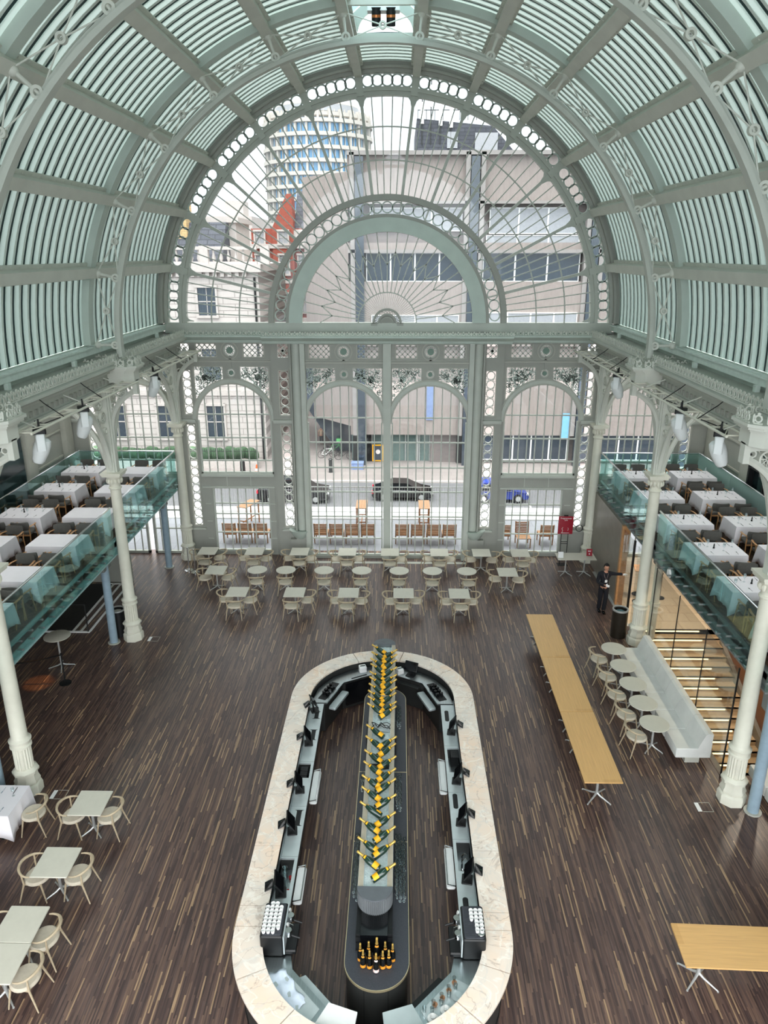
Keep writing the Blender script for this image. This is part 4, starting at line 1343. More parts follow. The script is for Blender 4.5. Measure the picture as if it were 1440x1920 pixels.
def slab_seg(pts_o, pts_i):
    mb = MB()
    m = len(pts_o)
    vs = [(p[0], p[1], z) for z in (1.055, 1.10) for q in (pts_o, pts_i) for p in q]
    fs = []
    for i in range(m - 1):
        j = i + 1
        fs += [(i, j, 2 * m + j, 2 * m + i), (m + j, m + i, 3 * m + i, 3 * m + j), (2 * m + i, 2 * m + j, 3 * m + j, 3 * m + i), (j, i, m + i, m + j)]
    fs += [(0, 2 * m, 3 * m, m), (m - 1, 2 * m - 1, 4 * m - 1, 3 * m - 1)]
    mb.add(vs, fs)
    obj('marble_slab', mb, M['marble'], bar)
WO, WI = 2.32, 1.83
def arc_slab(yc, a0, a1):
    g = 0.25
    pts = [radians(a0 + g + (a1 - a0 - 2 * g) * k / 8) for k in range(9)]
    slab_seg([(BX + WO * cos(a), yc + WO * sin(a)) for a in pts], [(BX + WI * cos(a), yc + WI * sin(a)) for a in pts])
for a0, a1 in ((-12, 69), (69, 78.5), (78.5, 113), (113, 192)) and ((0, 36), (36, 76), (76, 112), (112, 146), (146, 180)):
    arc_slab(BY1, a0, a1)
for a0, a1 in ((180, 205), (205, 232), (232, 262), (262, 290), (290, 316), (316, 340), (340, 360)):
    arc_slab(BY0, a0, a1)
for s, ys in ((-1, (9.5, 9.92, 11.3, 12.75, 14.7, 16.4)), (1, (9.5, 9.85, 11.25, 12.66, 14.3, 15.72, 16.4))):
    for a, c in zip(ys[:-1], ys[1:]):
        slab_seg([(BX + s * WO, a + 0.006), (BX + s * WO, c - 0.006)], [(BX + s * WI, a + 0.006), (BX + s * WI, c - 0.006)])

# ---- steel workbenches inside the counter
def bench_unit(label, x0, x1, y0, y1, slots=(), well=None, rail=None, s=-1):
    """straight length of steel bench: worktop, drop-in slots, an open well and a speed rail on the inner side"""
    t = thing('steel_workbench', label, 'workbench', (0, 0, 0), group=None)
    b = MB()
    xi, xo = (x1, x0) if s < 0 else (x0, x1)          # inner and outer edges
    def bx(xa, xb, *r): b.box(xa, xb, *r)
    yy = [y0] + ([well[0], well[1]] if well else []) + [y1]
    if well:
        bx(x0, x1, y0, well[0], 0.86, 0.9); bx(x0, x1, well[1], y1, 0.86, 0.9)
        bx(xi, xi + s * 0.06, well[0], well[1], 0.86, 0.9)
    else:
        bx(x0, x1, y0, y1, 0.86, 0.9)
    obj('worktop', b, M['steel_b'], t)
    b = MB(); bx(xo, xo - s * 0.012, y0, y1, 0.9, 1.05); bx(x0 + 0.03, x1 - 0.06, y0, y1, 0.0, 0.6) if False else None
    b.box(xo, xo - s * 0.014, y0, y1, 0.9, 1.05); obj('upstand', b, M['steel'], t)
    b = MB(); b.box(xo, xi + s * 0.10, y0, y1, 0.08, 0.5); b.box(xo, xi + s * 0.05, y0, well[0] if well else y1, 0.5, 0.86)
    if well: b.box(xo, xi + s * 0.05, well[1], y1, 0.5, 0.86)
    obj('cabinet', b, M['cabinet'], t)
    if well:
        b = MB(); b.box(xo, xi + s * 0.06, well[0], well[1], 0.60, 0.62); b.box(xi + s * 0.06, xi + s * 0.05, well[0], well[1], 0.62, 0.87)
        obj('well', b, M['steel'], t)
    for (a, c) in slots:
        b = MB(); b.rbox(xi + s * 0.08, xi + s * 0.18, a, c, 0.899, 0.906, 0.045, 4); obj('drop_in_slot', b, M['black'], t)
    if rail:
        b = MB(); b.rbox(min(xi, xi - s * 0.17), max(xi, xi - s * 0.17), rail[0], rail[1], 0.66, 0.70, 0.05, 4)
        obj('speed_rail', b, M['white'] if rail[2] else M['steel_b'], t)
        b = MB(); xx = xi - s * 0.15
        b.tube([(xi, rail[0] + 0.02, 0.72), (xx, rail[0] + 0.02, 0.76), (xx, rail[1] - 0.02, 0.76), (xi, rail[1] - 0.02, 0.72)], 0.012, 6)
        obj('rail_bar', b, M['chrome'], t)
    return t
bench_unit('steel workbench with two black slots at the far end of the left counter', -1.75, -1.42, 14.05, 16.35, ((14.85, 15.25), (15.7, 16.0)), None, None, -1)
bench_unit('steel workbench with an open well of black boxes along the left counter', -1.75, -1.42, 12.62, 14.04, (), (13.5, 14.0), (12.95, 14.0, 1), -1)
bench_unit('steel workbench with a long black slot midway along the left counter', -1.75, -1.42, 11.25, 12.61, ((12.05, 12.5),), None, None, -1)
bench_unit('steel workbench with a well of glass jars near the left coffee machine', -1.75, -1.42, 9.9, 11.24, (), (10.45, 11.2), (10.35, 11.2, 1), -1)
bench_unit('steel workbench at the far end of the right counter with one black slot', 1.56, 1.89, 14.7, 16.35, ((15.65, 16.1),), None, None, 1)
bench_unit('steel workbench with a pale open well along the right counter', 1.56, 1.89, 13.1, 14.69, (), (13.75, 14.6), (13.3, 14.4, 1), 1)
bench_unit('steel workbench with a long black slot midway along the right counter', 1.56, 1.89, 11.75, 13.09, ((12.6, 13.05),), None, None, 1)
bench_unit('steel workbench with taps over its sink near the right coffee machine', 1.56, 1.89, 9.9, 11.74, ((10.0, 10.35),), (10.95, 11.7), (10.75, 11.75, 1), 1)
# faceted far end
def facet(label, a0, a1, kind):
    t = thing('steel_end_unit', label, 'workbench', (0, 0, 0))
    ro, ri = 1.82, 1.42
    po = [(BX + ro * cos(radians(a)), BY1 + ro * sin(radians(a))) for a in (a0, (a0 + a1) / 2, a1)]
    q = [(BX + ri * cos(radians(a)), BY1 + ri * sin(radians(a))) for a in (a1, a0)]
    b = MB(); b.ext(po + q, 'z', 0.86, 0.9); obj('worktop', b, M['steel'], t)
    q2 = [(BX + (ri + 0.06) * cos(radians(a)), BY1 + (ri + 0.06) * sin(radians(a))) for a in (a1 - 0.5, a0 + 0.5)]
    b = MB(); b.ext(po + q2, 'z', 0.04, 0.86); obj('cabinet', b, M['cabinet'], t)
    am = radians((a0 + a1) / 2)
    ux, uy = -sin(am), cos(am)
    L = 2 * ri * sin(radians(abs(a1 - a0) / 2)) * 0.42
    c = (BX + ri * cos(am) * cos(radians(abs(a1 - a0) / 2)), BY1 + ri * sin(am) * cos(radians(abs(a1 - a0) / 2)))
    F = Matrix.Translation((c[0], c[1], 0)) @ Matrix(((ux, cos(am), 0, 0), (uy, sin(am), 0, 0), (0, 0, 1, 0), (0, 0, 0, 1)))
    if kind == 'rail':
        b = MB(); b.M = F; b.rbox(-L, L, -0.20, 0.0, 0.66, 0.72, 0.04); obj('speed_rail', b, M['steel_b'], t)
        b = MB(); b.M = F; b.rbox(-L, L, 0.08, 0.30, 0.899, 0.903, 0.02); obj('black_well', b, M['black'], t)
    elif kind == 'glass':
        b = MB(); b.M = F; b.box(-L, L, -0.006, 0.05, 0.16, 0.8); obj('glass_door', b, M['screen'], t)
        b = MB(); b.M = F; b.rbox(-L * 0.7, L * 0.5, 0.05, 0.10, 0.899, 0.904, 0.02); obj('drop_in_slot', b, M['black'], t)
    else:
        b = MB(); b.M = F; b.rbox(-L, L, -0.10, 0.02, 0.74, 0.77, 0.02); obj('drawer', b, M['cabinet'], t)
    return F
F1 = facet('steel corner unit with a black well at the far left bend of the bar', 138, 180, 'rail')
F2 = facet('steel unit with a dark glass cooler door, left of the bottle trough end', 100, 138, 'glass')
F3 = facet('narrow steel unit hidden behind the far end of the bottle trough', 80, 100, 'x')
F4 = facet('steel unit with a dark drawer under the screen, right of the bottle trough end', 42, 80, 'x')
F5 = facet('steel corner unit with a black well at the far right bend of the bar', 0, 42, 'rail')
# small black condiment boxes in the corner wells
def small_boxes(F, n, label, grp, w=0.075):
    rnd = random.Random(n)
    bm_ = MB(); bm_.box(-w / 2, w / 2, -w / 2, w / 2, 0, 0.09); me = bm_.mesh('box', M['blackg'])
    for k in range(n):
        p = F @ Vector((-0.27 + 0.54 * ((k % 4) + 0.5) / 4, 0.13 + 0.11 * (k // 4), 0.903))
        obj('condiment_box', me, None, label=label, cat='box', group=grp, loc=p, rz=rnd.uniform(0, 1))
small_boxes(F1, 8, 'small black box in the corner well at the far left bend of the bar', 'boxes in the far left well')
small_boxes(F5, 8, 'small black box in the corner well at the far right bend of the bar', 'boxes in the far right well')
for k in range(3):
    b = MB(); b.rbox(-0.09, 0.09, -0.07, 0.07, 0, 0.22, 0.015); 
    obj('bar_caddy', b, M['black'], label='black plastic caddy in the left counter well, %s from the far end' % ORD[k], cat='caddy', loc=(-1.62, 13.9 - 0.16 * k, 0.62))
b = MB(); b.box(-0.09, 0.09, -0.13, 0.13, 0, 0.26)
obj('bar_caddy', b, M['black'], label='black box standing in the pale well of the right counter', cat='box', loc=(1.78, 14.42, 0.62))

# ---- point-of-sale screens
def pos_terminal():
    t = thing('till_screen', 'x', 'till screen')
    b = MB(); b.rbox(-0.12, 0.12, -0.1, 0.1, 0, 0.02, 0.02); obj('base', b, M['black'], t)
    b = MB(); b.bar((0, 0.02, 0.01), (0, 0.05, 0.22), 0.06, 0.04); obj('stand', b, M['black'], t)
    b = MB(); b.M = Matrix.Translation((0, 0.02, 0.27)) @ Matrix.Rotation(radians(-34), 4, 'X'); b.rbox(-0.19, 0.19, -0.013, 0.013, -0.13, 0.13, 0.01)
    sc = obj('screen_housing', b, M['black'], t)
    b = MB(); b.M = Matrix.Translation((0, 0.02, 0.27)) @ Matrix.Rotation(radians(-34), 4, 'X'); b.box(-0.175, 0.175, -0.0145, -0.013, -0.115, 0.115)
    obj('screen_glass', b, M['screen'], sc)
    b = MB(); b.M = Matrix.Translation((-0.03, 0.2, 0.24)) @ Matrix.Rotation(radians(62), 4, 'X'); b.rbox(-0.11, 0.11, -0.01, 0.01, -0.08, 0.08, 0.01)
    obj('customer_display', b, M['screen'], t)
    return t
tp = Proto(pos_terminal())
for k, y in enumerate((16.05, 14.72, 13.1, 11.9, 10.38)):
    tp.place((-1.62, y, 0.9), radians(90 + (8 if k else 20)), 'black till screen on the left counter, %s from the far end' % ORD[k])
for k, y in enumerate((15.2, 13.45, 12.2, 10.75)):
    tp.place((1.76, y, 0.9), radians(-90 - 8), 'black till screen on the right counter, %s from the far end' % ORD[k])
p = F4 @ Vector((0, 0.2, 0.9))
tp.place(p, radians(-25), 'black till screen at the curved far end of the bar')
b = MB(); b.rbox(-0.09, 0.09, -0.09, 0.09, 0, 0.14, 0.02)
pr = thing('receipt_printer', 'white receipt printer beside the screen at the curved far end', 'printer', F4 @ Vector((0.32, 0.16, 0.9)), 0.5)
obj('case', b, M['white'], pr); b = MB(); b.box(-0.07, 0.07, -0.02, 0.02, 0.14, 0.146); obj('paper_slot', b, M['black'], pr)
pr = thing('receipt_printer', 'white receipt printer tucked beside the bottle trough, left of its far end', 'printer', (-0.5, 17.95, 0.9), 0.3)
b = MB(); b.rbox(-0.1, 0.1, -0.09, 0.09, 0, 0.16, 0.02); obj('case', b, M['white'], pr); b = MB(); b.box(-0.07, 0.07, -0.02, 0.02, 0.16, 0.166); obj('paper_slot', b, M['black'], pr)

# ---- coffee machines with cups
def coffee_machine(x, y0, y1, s, label, ncols, rows, skip, cuplab, grp):
    xa, xb = x
    yc = (y0 + y1) / 2
    t = thing('coffee_machine', label, 'coffee machine', ((xa + xb) / 2, yc, 0.9))
    w, l = (xb - xa) / 2, (y1 - y0) / 2
    b = MB(); b.rbox(-w, w, -l, l, 0.02, 0.42, 0.04, 4); obj('body', b, M['black'], t)
    b = MB(); b.rbox(-w + 0.03, w - 0.03, -l + 0.03, l - 0.03, 0.42, 0.43, 0.03, 4)
    for k in range(24): b.box(-w + 0.05, w - 0.05, -l + 0.06 + k * (2 * l - 0.12) / 24, -l + 0.07 + k * (2 * l - 0.12) / 24, 0.43, 0.434)
    obj('cup_warmer_tray', b, M['charcoal'], t)
    i = -s                                                     # inner side
    b = MB(); b.box(i * w, i * (w + 0.02), -l, l, 0.05, 0.42); obj('front_trim', b, M['steel_b'], t)
    b = MB(); b.rbox(min(i * w, i * (w + 0.2)), max(i * w, i * (w + 0.2)), -l * 0.9, l * 0.7, 0.02, 0.09, 0.02); obj('drip_tray', b, M['black'], t)
    for yy in (-l * 0.5, l * 0.35):
        b = MB(); b.M = Matrix.Translation((i * (w + 0.07), yy, 0.29)); b.lathe([(0.06, 0), (0.062, 0.08), (0.055, 0.1)], 0, 0, 16); g = obj('group_head', b, M['chrome'], t)
        b = MB(); b.tube([(i * (w + 0.1), yy, 0.28), (i * (w + 0.26), yy - 0.03, 0.25)], 0.017, 8); obj('portafilter_handle', b, M['black'], t)
        b = MB(); b.M = Matrix.Translation((i * (w + 0.03), yy + 0.14, 0.34)) @ Matrix.Rotation(i * pi / 2.6, 4, 'Y'); b.lathe([(0.035, 0), (0.035, 0.02)], 0, 0, 16); obj('dial', b, M['white'], t)
    b = MB(); b.tube([(i * (w + 0.05), 0, 0.34), (i * (w + 0.12), 0.0, 0.3), (i * (w + 0.13), 0.02, 0.15)], 0.008, 6); obj('steam_wand', b, M['chrome'], t)
    cb = MB(); cb.lathe([(0.026, 0), (0.036, 0.055), (0.037, 0.06), (0.032, 0.06), (0.024, 0.01)], 0, 0, 14); cm = cb.mesh('espresso_cup', M['white'])
    for r in range(rows):
        for c in range(ncols):
            if (r, c) in skip: continue
            xx = (xa + 0.06 + c * 0.076) if s < 0 else (xb - 0.06 - c * 0.076)
            yy = y0 + 0.07 + r * 0.076
            obj('espresso_cup', cm, None, label=cuplab, cat='cup', group=grp, loc=(xx, yy, 0.9 + 0.436), rz=random.uniform(0, 6))
coffee_machine((-1.76, -1.38), 9.1, 9.79, -1, 'black espresso machine stacked with many white cups on the left counter', 4, 8, {(7, 3), (7, 0), (0, 3)}, 'white espresso cup on top of the left espresso machine', 'cups on the left espresso machine')
coffee_machine((1.54, 1.92), 9.1, 9.79, 1, 'black espresso machine with fewer white cups on the right counter', 3, 7, {(0, 0), (0, 1), (0, 2), (1, 2), (2, 2), (3, 2)}, 'white espresso cup on top of the right espresso machine', 'cups on the right espresso machine')
b = MB(); b.lathe([(0.05, 0), (0.06, 0.03), (0.055, 0.035)], 0, 0, 20)
obj('steel_lid', b, M['chrome'], label='round steel lid at the near corner of the right espresso machine', cat='saucer', loc=(1.84, 9.2, 1.336))  # a loose round steel lid lying on the machine

# ---- near bends: steel, towel, tray, crockery
def near_unit(label, a0, a1, kind, s):
    t = thing('steel_end_unit', label, 'workbench', (0, 0, 0))
    ro, ri = 1.82, 1.42
    po = [(BX + ro * cos(radians(a)), BY0 + ro * sin(radians(a))) for a in [a0 + (a1 - a0) * k / 6 for k in range(7)]]
    q = [(BX + ri * cos(radians(a)), BY0 + ri * sin(radians(a))) for a in (a1, a0)]
    b = MB(); b.ext(po + q, 'z', 0.86, 0.9); obj('worktop', b, M['steel'], t)
    b = MB(); b.ext(po + [(BX + (ri + 0.05) * cos(radians(a)), BY0 + (ri + 0.05) * sin(radians(a))) for a in (a1, a0)], 'z', 0.05, 0.86); obj('cabinet', b, M['cabinet'], t)
    am = radians((a0 + a1) / 2)
    if kind:
        r = 1.38
        b = MB(); b.ext([(BX + rr * cos(radians(a)), BY0 + rr * sin(radians(a))) for rr, a in ((1.44, a0 + 2), (1.44, a1 - 2), (1.22, a1 - 2), (1.22, a0 + 2))], 'z', 0.66, 0.72)
        obj('speed_rail', b, M['steel_b'] if s < 0 else M['black'], t)
        b = MB(); b.ext([(BX + rr * cos(radians(a)), BY0 + rr * sin(radians(a))) for rr, a in ((1.78, a0 + 3), (1.79, am * 180 / pi), (1.78, a1 - 3), (1.5, a1 - 3), (1.5, a0 + 3))], 'z', 0.9, 0.906)
        obj('perforated_tray', b, M['steel_b'], t)
near_unit('plain steel top below the left espresso machine', 180, 206, None, -1)
near_unit('steel bench with a speed rail and towel at the near left bend', 206, 242, 1, -1)
near_unit('plain steel top below the right espresso machine', 334, 360, None, 1)
near_unit('steel bench crowded with crockery at the near right bend', 298, 334, 1, 1)
# pale covers over the walk-through
for s, lab in ((-1, 'pale folded paper sheet lying at the near left end of the bar'), (1, 'pale steel cover at the near right end of the bar')):
    b = MB(); a0, a1 = (242, 262) if s < 0 else (278, 298)
    b.ext([(BX + r * cos(radians(a)), BY0 + r * sin(radians(a))) for r, a in ((1.84, a0), (1.86, (a0 + a1) / 2), (1.84, a1), (1.36, a1), (1.36, a0))], 'z', 0.9, 0.94)
    obj('counter_cover', b, M['white'] if s < 0 else M['steel_b'], label=lab, cat='cover')
# towel: draped sheet
b = MB(); n, m = 10, 14
vs = []; fs = []
for i in range(m + 1):
    for j in range(n + 1):
        a = radians(204 + 26 * i / m); r = 1.83 - 0.32 * j / n + 0.02 * sin(i * 0.9)
        vs.append((BX + r * cos(a), BY0 + r * sin(a), 0.925 + 0.018 * sin(j * 1.1 + i * 0.5) + 0.012 * sin(i * 1.3) + (0.03 if j == 0 else 0)))
for i in range(m):
    for j in range(n): fs.append((i * (n + 1) + j, i * (n + 1) + j + 1, (i + 1) * (n + 1) + j + 1, (i + 1) * (n + 1) + j))
b.add(vs, fs); tw = obj('bar_towel', b, mat('pale_blue_white_towel', rgb(216, 226, 240), 0.9), label='crumpled pale blue-white towel spread over the near left bend of the bar', cat='towel')
md = tw.modifiers.new('thickness', 'SOLIDIFY'); md.thickness = 0.008
# crockery at the near right bend
def cup_saucer(x, y, lab):
    t = thing('cup_and_saucer', lab, 'cup and saucer', (x, y, 0.906))
    b = MB(); b.lathe([(0.03, 0), (0.04, 0.006), (0.085, 0.018), (0.084, 0.022), (0.03, 0.01)], 0, 0, 24); obj('saucer', b, M['white'], t)
    b = MB(); b.lathe([(0.025, 0.012), (0.042, 0.06), (0.045, 0.075), (0.04, 0.075), (0.022, 0.02)], 0, 0, 20); obj('cup', b, M['white'], t)
def at(r, a): return (BX + r * cos(radians(a)), BY0 + r * sin(radians(a)))
cup_saucer(*at(1.72, 312), 'white cup on a saucer at the near right bend, beside the marble edge')
cup_saucer(*at(1.70, 304), 'white cup on a saucer at the near right bend, closest to the pale cover')
b = MB(); b.lathe([(0.02, 0), (0.085, 0.006), (0.09, 0.02), (0.085, 0.02), (0.01, 0.008)], 0, 0, 24)
pl = obj('steel_plate', b, M['steel_b'], label='round grey plate at the near right bend, farthest along the crockery', cat='plate', loc=at(1.70, 322) + (0.906,))
tb = MB(); tb.lathe([(0.026, 0), (0.034, 0.09), (0.031, 0.09), (0.022, 0.008)], 0, 0, 14); tm = tb.mesh('tumbler', M['wglass'])
for k in range(9):
    q = at(1.53 + 0.075 * (k % 2), 329 - k * 3.3)
    obj('tumbler', tm, None, label='small clear tumbler among the crockery at the near right bend', cat='glass', group='tumblers at the near right bend', loc=q + (0.906,))
rb_ = MB(); rb_.lathe([(0.028, 0), (0.042, 0.035), (0.043, 0.04), (0.036, 0.04), (0.02, 0.01)], 0, 0, 14); rm = rb_.mesh('ramekin', mat('brown_sugar_ramekin', rgb(176, 132, 100), 0.6))
for k in range(4):
    q = at(1.555, 327.5 - k * 6.0)
    obj('ramekin', rm, None, label='small brown ramekin among the crockery at the near right bend', cat='bowl', group='ramekins at the near right bend', loc=q + (0.906,))
# glass jars and red bits in the left well
jb = MB(); jb.lathe([(0.05, 0), (0.06, 0.02), (0.06, 0.12), (0.045, 0.15), (0.05, 0.165), (0.043, 0.165), (0.05, 0.12), (0.05, 0.02)], 0, 0, 18); jm = jb.mesh('jar', M['wglass'])
for k in range(5):
    obj('glass_jar', jm, None, label='clear glass jar in the left counter well near the espresso machine', cat='jar', group='jars in the left well', loc=(-1.66 + 0.02 * (k % 2), 11.1 - 0.135 * k, 0.622))
for k in range(2):
    b = MB(); b.lathe([(0.03, 0), (0.035, 0.05), (0.02, 0.07)], 0, 0, 12)
    obj('sauce_pot', b, M['wred'], label='small red pot beside the glass jars, %s from the far end of the well' % ORD[k], cat='pot', loc=(-1.54, 10.98 - 0.32 * k, 0.622))
# taps over the right sink
tt = thing('sink_taps', 'chrome mixer taps over the sink in the right counter', 'tap', (1.70, 11.3, 0.9))
for dy in (-0.2, -0.08):
    b = MB(); b.tube([(0, dy, -0.28), (0, dy, 0.1), (0.05, dy, 0.16), (0.1, dy, 0.1)], 0.012, 8); obj('spout', b, M['chrome'], tt)
b = MB(); b.sphere((0, -0.3, -0.02), 0.03); b.tube([(0, -0.3, -0.28), (0, -0.3, 0)], 0.012, 8); obj('lever', b, M['chrome'], tt)

# ---- the island
IX = 0.15
isl = thing('bar_island', 'long dark oval island with a brass edge in the middle of the bar', 'bar island', (0, 0, 0))
b = MB(); b.ext(race(0.50, 16, IX, 8.99, 16.4), 'z', 0.0, 0.96); obj('cabinet', b, M['cabinet'], isl)
b = MB(); b.ext(race(0.528, 24, IX, 8.98, 16.42), 'z', 0.955, 1.0); obj('brass_edge', b, M['brass'], isl)
b = MB(); b.ext(race(0.518, 24, IX, 8.98, 16.42), 'z', 0.99, 1.003); obj('top', b, M['charcoal'], isl)
for x in (IX - 0.19, IX + 0.19):
    b = MB(); xx = x - IX; yy = 8.99 - sqrt(0.503 ** 2 - xx ** 2); b.box(x - 0.003, x + 0.003, yy - 0.003, yy + 0.01, 0.02, 0.94); obj('door_seam', b, M['black'], isl)
for y in (11.55, 13.6):
    b = MB(); b.box(IX - 0.52, IX + 0.52, y - 0.006, y + 0.006, 1.003, 1.0045); obj('joint_strip', b, M['brass'], isl)

TX, TY0, TY1, TZ = 0.10, 9.8, 18.05, 1.66
tr = thing('bottle_trough', 'raised steel ice trough full of champagne bottles along the island', 'trough', (0, 0, 0))
b = MB(); b.box(TX - 0.22, TX + 0.22, 9.12, 17.6, 1.004, 1.37); obj('black_core', b, M['blackg'], tr)
b = MB()
for s in (-1, 1): b.box(TX + s * 0.20, TX + s * 0.295, TY0, TY1, TZ - 0.05, TZ)
obj('side_ledges', b, M['taupe'], tr)
b = MB()
for s in (-1, 1): b.box(TX + s * 0.285, TX + s * 0.30, TY0, TY1, 1.38, TZ - 0.05); b.box(TX + s * 0.195, TX + s * 0.203, TY0, TY1, 1.4, TZ + 0.003)
b.box(TX - 0.29, TX + 0.29, TY0, TY1, 1.36, 1.39)
obj('side_panels', b, M['steel_b'], tr)
b = MB(); n = 120; m = 6; vs = []; fs = []
rnd = random.Random(3)
for i in range(n + 1):
    for j in range(m + 1):
        vs.append((TX - 0.195 + 0.39 * j / m, TY0 + (TY1 - TY0) * i / n, TZ - 0.07 + rnd.uniform(-0.012, 0.012)))
for i in range(n):
    for j in range(m): fs.append((i * (m + 1) + j, i * (m + 1) + j + 1, (i + 1) * (m + 1) + j + 1, (i + 1) * (m + 1) + j))
b.add(vs, fs); ice = obj('ice_bed', b, M['ice'], tr, ang=20); ice['kind'] = 'stuff'
def drum(y, d, nm):
    b = MB(); n = 56
    pts = []
    for k in range(n + 1):
        a = radians(180 * k / n); r = 0.30 - (0.012 if k % 2 else 0)
        pts.append((TX + r * cos(a), y + d * r * sin(a)))
    b.ext(pts, 'z', 1.37, TZ); o = obj(nm, b, mat('fluted_grey_metal_' + nm, rgb(118, 122, 124), 0.4, 0.4), tr, ang=15)
    b = MB(); b.ext([(TX + 0.302 * cos(radians(180 * k / 30)), y + d * 0.302 * sin(radians(180 * k / 30))) for k in range(31)], 'z', TZ, TZ + 0.03)
    obj('drum_lid', b, mat('grey_lid_' + nm, rgb(92, 96, 100), 0.5), o)
drum(9.8, -1, 'fluted_drum'); drum(18.05, 1, 'end_drum')
for y, w in ((15.5, 0.2), (12.95, 0.2)):
    b = MB(); b.box(TX - 0.2, TX + 0.2, y - 0.006, y + 0.006, 1.5, TZ + 0.06); b.ext([(TX - 0.2, TZ + 0.06), (TX + 0.2, TZ + 0.06), (TX + 0.12, TZ + 0.0), (TX - 0.06, TZ - 0.04)], 'y', y - 0.05, y - 0.04)
    obj('divider', b, M['taupe'] if y > 15 else M['black'], tr)
b = MB(); b.box(TX - 0.2, TX + 0.2, 14.2, 14.5, TZ - 0.04, TZ - 0.02); obj('cable_plate', b, M['steel_b'], tr)
b = MB()
for k in range(4):
    rnd = random.Random(k + 20)
    b.tube([(TX - 0.22 + 0.42 * u / 6, 14.22 + 0.26 * rnd.random(), TZ + 0.01 + 0.02 * rnd.random()) for u in range(7)], 0.008, 6)
obj('cables', b, M['black'], tr)
b = MB()
for s in (-1, 1):
    for y in (9.16, 9.9): b.box(TX + s * 0.21, TX + s * 0.30, y - 0.01, y + 0.01, 1.004, 1.36)
    for z in (1.02, 1.18, 1.3): b.box(TX + s * 0.21, TX + s * 0.30, 9.15, 17.5, z, z + 0.012)
obj('side_shelves', b, M['black'], tr)
b = MB()
for s in (-1, 1):
    for z in (1.04, 1.2): b.box(TX + s * 0.215, TX + s * 0.295, 9.17, 14.0, z, z + 0.09)
obj('shelf_boxes', b, M['taupe'], tr)
# a bundle of cable loops beside the trough
for s, lab in ((-1, 'left'), (1, 'right')):
    b = MB(); b.box(TX + s * 0.30, TX + s * 0.34, 14.15, 14.75, 1.004, 1.5); obj('side_box', b, M['black'], tr)

# ---- bottles lying in the ice
def champagne(scale=1.0, label_mat='yellow', glass='bottle', name='champagne_bottle', lz=(0.022, 0.09), la=58):
    t = thing(name, 'x', 'bottle')
    h = scale
    b = MB(); b.lathe([(0.0, 0.01), (0.038 * h, 0.0), (0.044 * h, 0.006), (0.0445 * h, 0.13 * h), (0.042 * h, 0.165 * h), (0.03 * h, 0.205 * h), (0.019 * h, 0.235 * h), (0.0155 * h, 0.25 * h)], 0, 0, 20, cap=False)
    obj('body', b, M[glass], t)
    b = MB(); b.lathe([(0.0205 * h, 0.232 * h), (0.0165 * h, 0.25 * h), (0.0145 * h, 0.29 * h), (0.0155 * h, 0.295 * h), (0.0155 * h, 0.318 * h), (0.012 * h, 0.324 * h), (0.0, 0.326 * h)], 0, 0, 16, cap=False)
    obj('foil', b, M['gold'], t)
    b = MB(); n = 14
    vs = []
    for z in (lz[0] * h, lz[1] * h):
        for k in range(n + 1):
            a = radians(-la + 2 * la * k / n); vs.append((0.0455 * h * sin(a), -0.0455 * h * cos(a), z))
    b.add(vs, [(k, k + 1, n + 2 + k, n + 1 + k) for k in range(n)])
    obj('label', b, M[label_mat], t)
    b = MB(); vs = []
    for z in (0.20 * h, 0.222 * h):
        for k in range(9):
            a = radians(-50 + 100 * k / 8); r = 0.0325 * h if z < 0.21 * h else 0.0255 * h; vs.append((r * sin(a), -r * cos(a), z))
    b.add(vs, [(k, k + 1, 10 + k, 9 + k) for k in range(8)])
    obj('neck_label', b, M[label_mat], t)
    return t
bp = Proto(champagne(1.5))
LU = (1212, 1229, 1243, 1256, 1273, 1286, 1301, 1316, 1330, 1345)
def yz(py):     # distance along the trough of a row at that height of the neck
    th = 0.3353 + math.atan((py - 960) / 1397.6)
    return (11.8 - 1.78) / math.tan(th)
LEFT = [1212, 1229, 1243, 1256, 1273, 1286, 1301, 1316, 1330, 1345, 1388, 1411, 1437, 1459, 1484, 1507, 1534, 1566, 1600, 1628]
RIGHT = [1222, 1233, 1247, 1263, 1280, 1291, 1308, 1322, 1341, 1352, 1410, 1426, 1449, 1473, 1492, 1521, 1556, 1582, 1609, 1646]
ROWS_L = [17.72, 17.34, 17.03, 16.74, 16.39, 16.12, 15.82, 15.53, 15.27, 14.98, 14.12, 13.70, 13.23, 12.85, 12.44, 12.08, 11.67, 11.21, 10.74, 10.39]
ROWS_R = [17.49, 17.24, 16.94, 16.60, 16.24, 16.02, 15.68, 15.41, 15.05, 14.85, 13.72, 13.45, 13.04, 12.64, 12.33, 11.89, 11.38, 11.01, 10.64, 10.14]
def lay(side, y, k):
    """bottle on its side: neck up and out over the ledge, label towards the sky"""
    rnd = random.Random(k * 2 + (side > 0))
    ax = Vector((side * 0.80, 0.42 + rnd.uniform(-0.06, 0.06), 0.36)).normalized()     # base -> neck
    up = Vector((0, -0.35, 1.0)); zz = ax
    yy_ = -(up - ax * up.dot(ax)).normalized()
    xx_ = yy_.cross(zz)
    R = Matrix((xx_, yy_, zz)).transposed()
    R = R @ Matrix.Rotation(rnd.uniform(-0.35, 0.35) if not (side < 0 and k == 16) else 1.2, 3, 'Z')
    base = Vector((TX - side * 0.06, y - 0.16, TZ - 0.02))
    lab = 'champagne bottle in the ice, neck pointing %s, %s on that side from far end' % ('left' if side < 0 else 'right', ORD[k])
    o = bp.place(base, 0, lab, 'champagne bottles in the ice trough')
    o.rotation_mode = 'XYZ'; o.rotation_euler = R.to_euler('XYZ')
for k in range(20): lay(-1, ROWS_L[k], k)
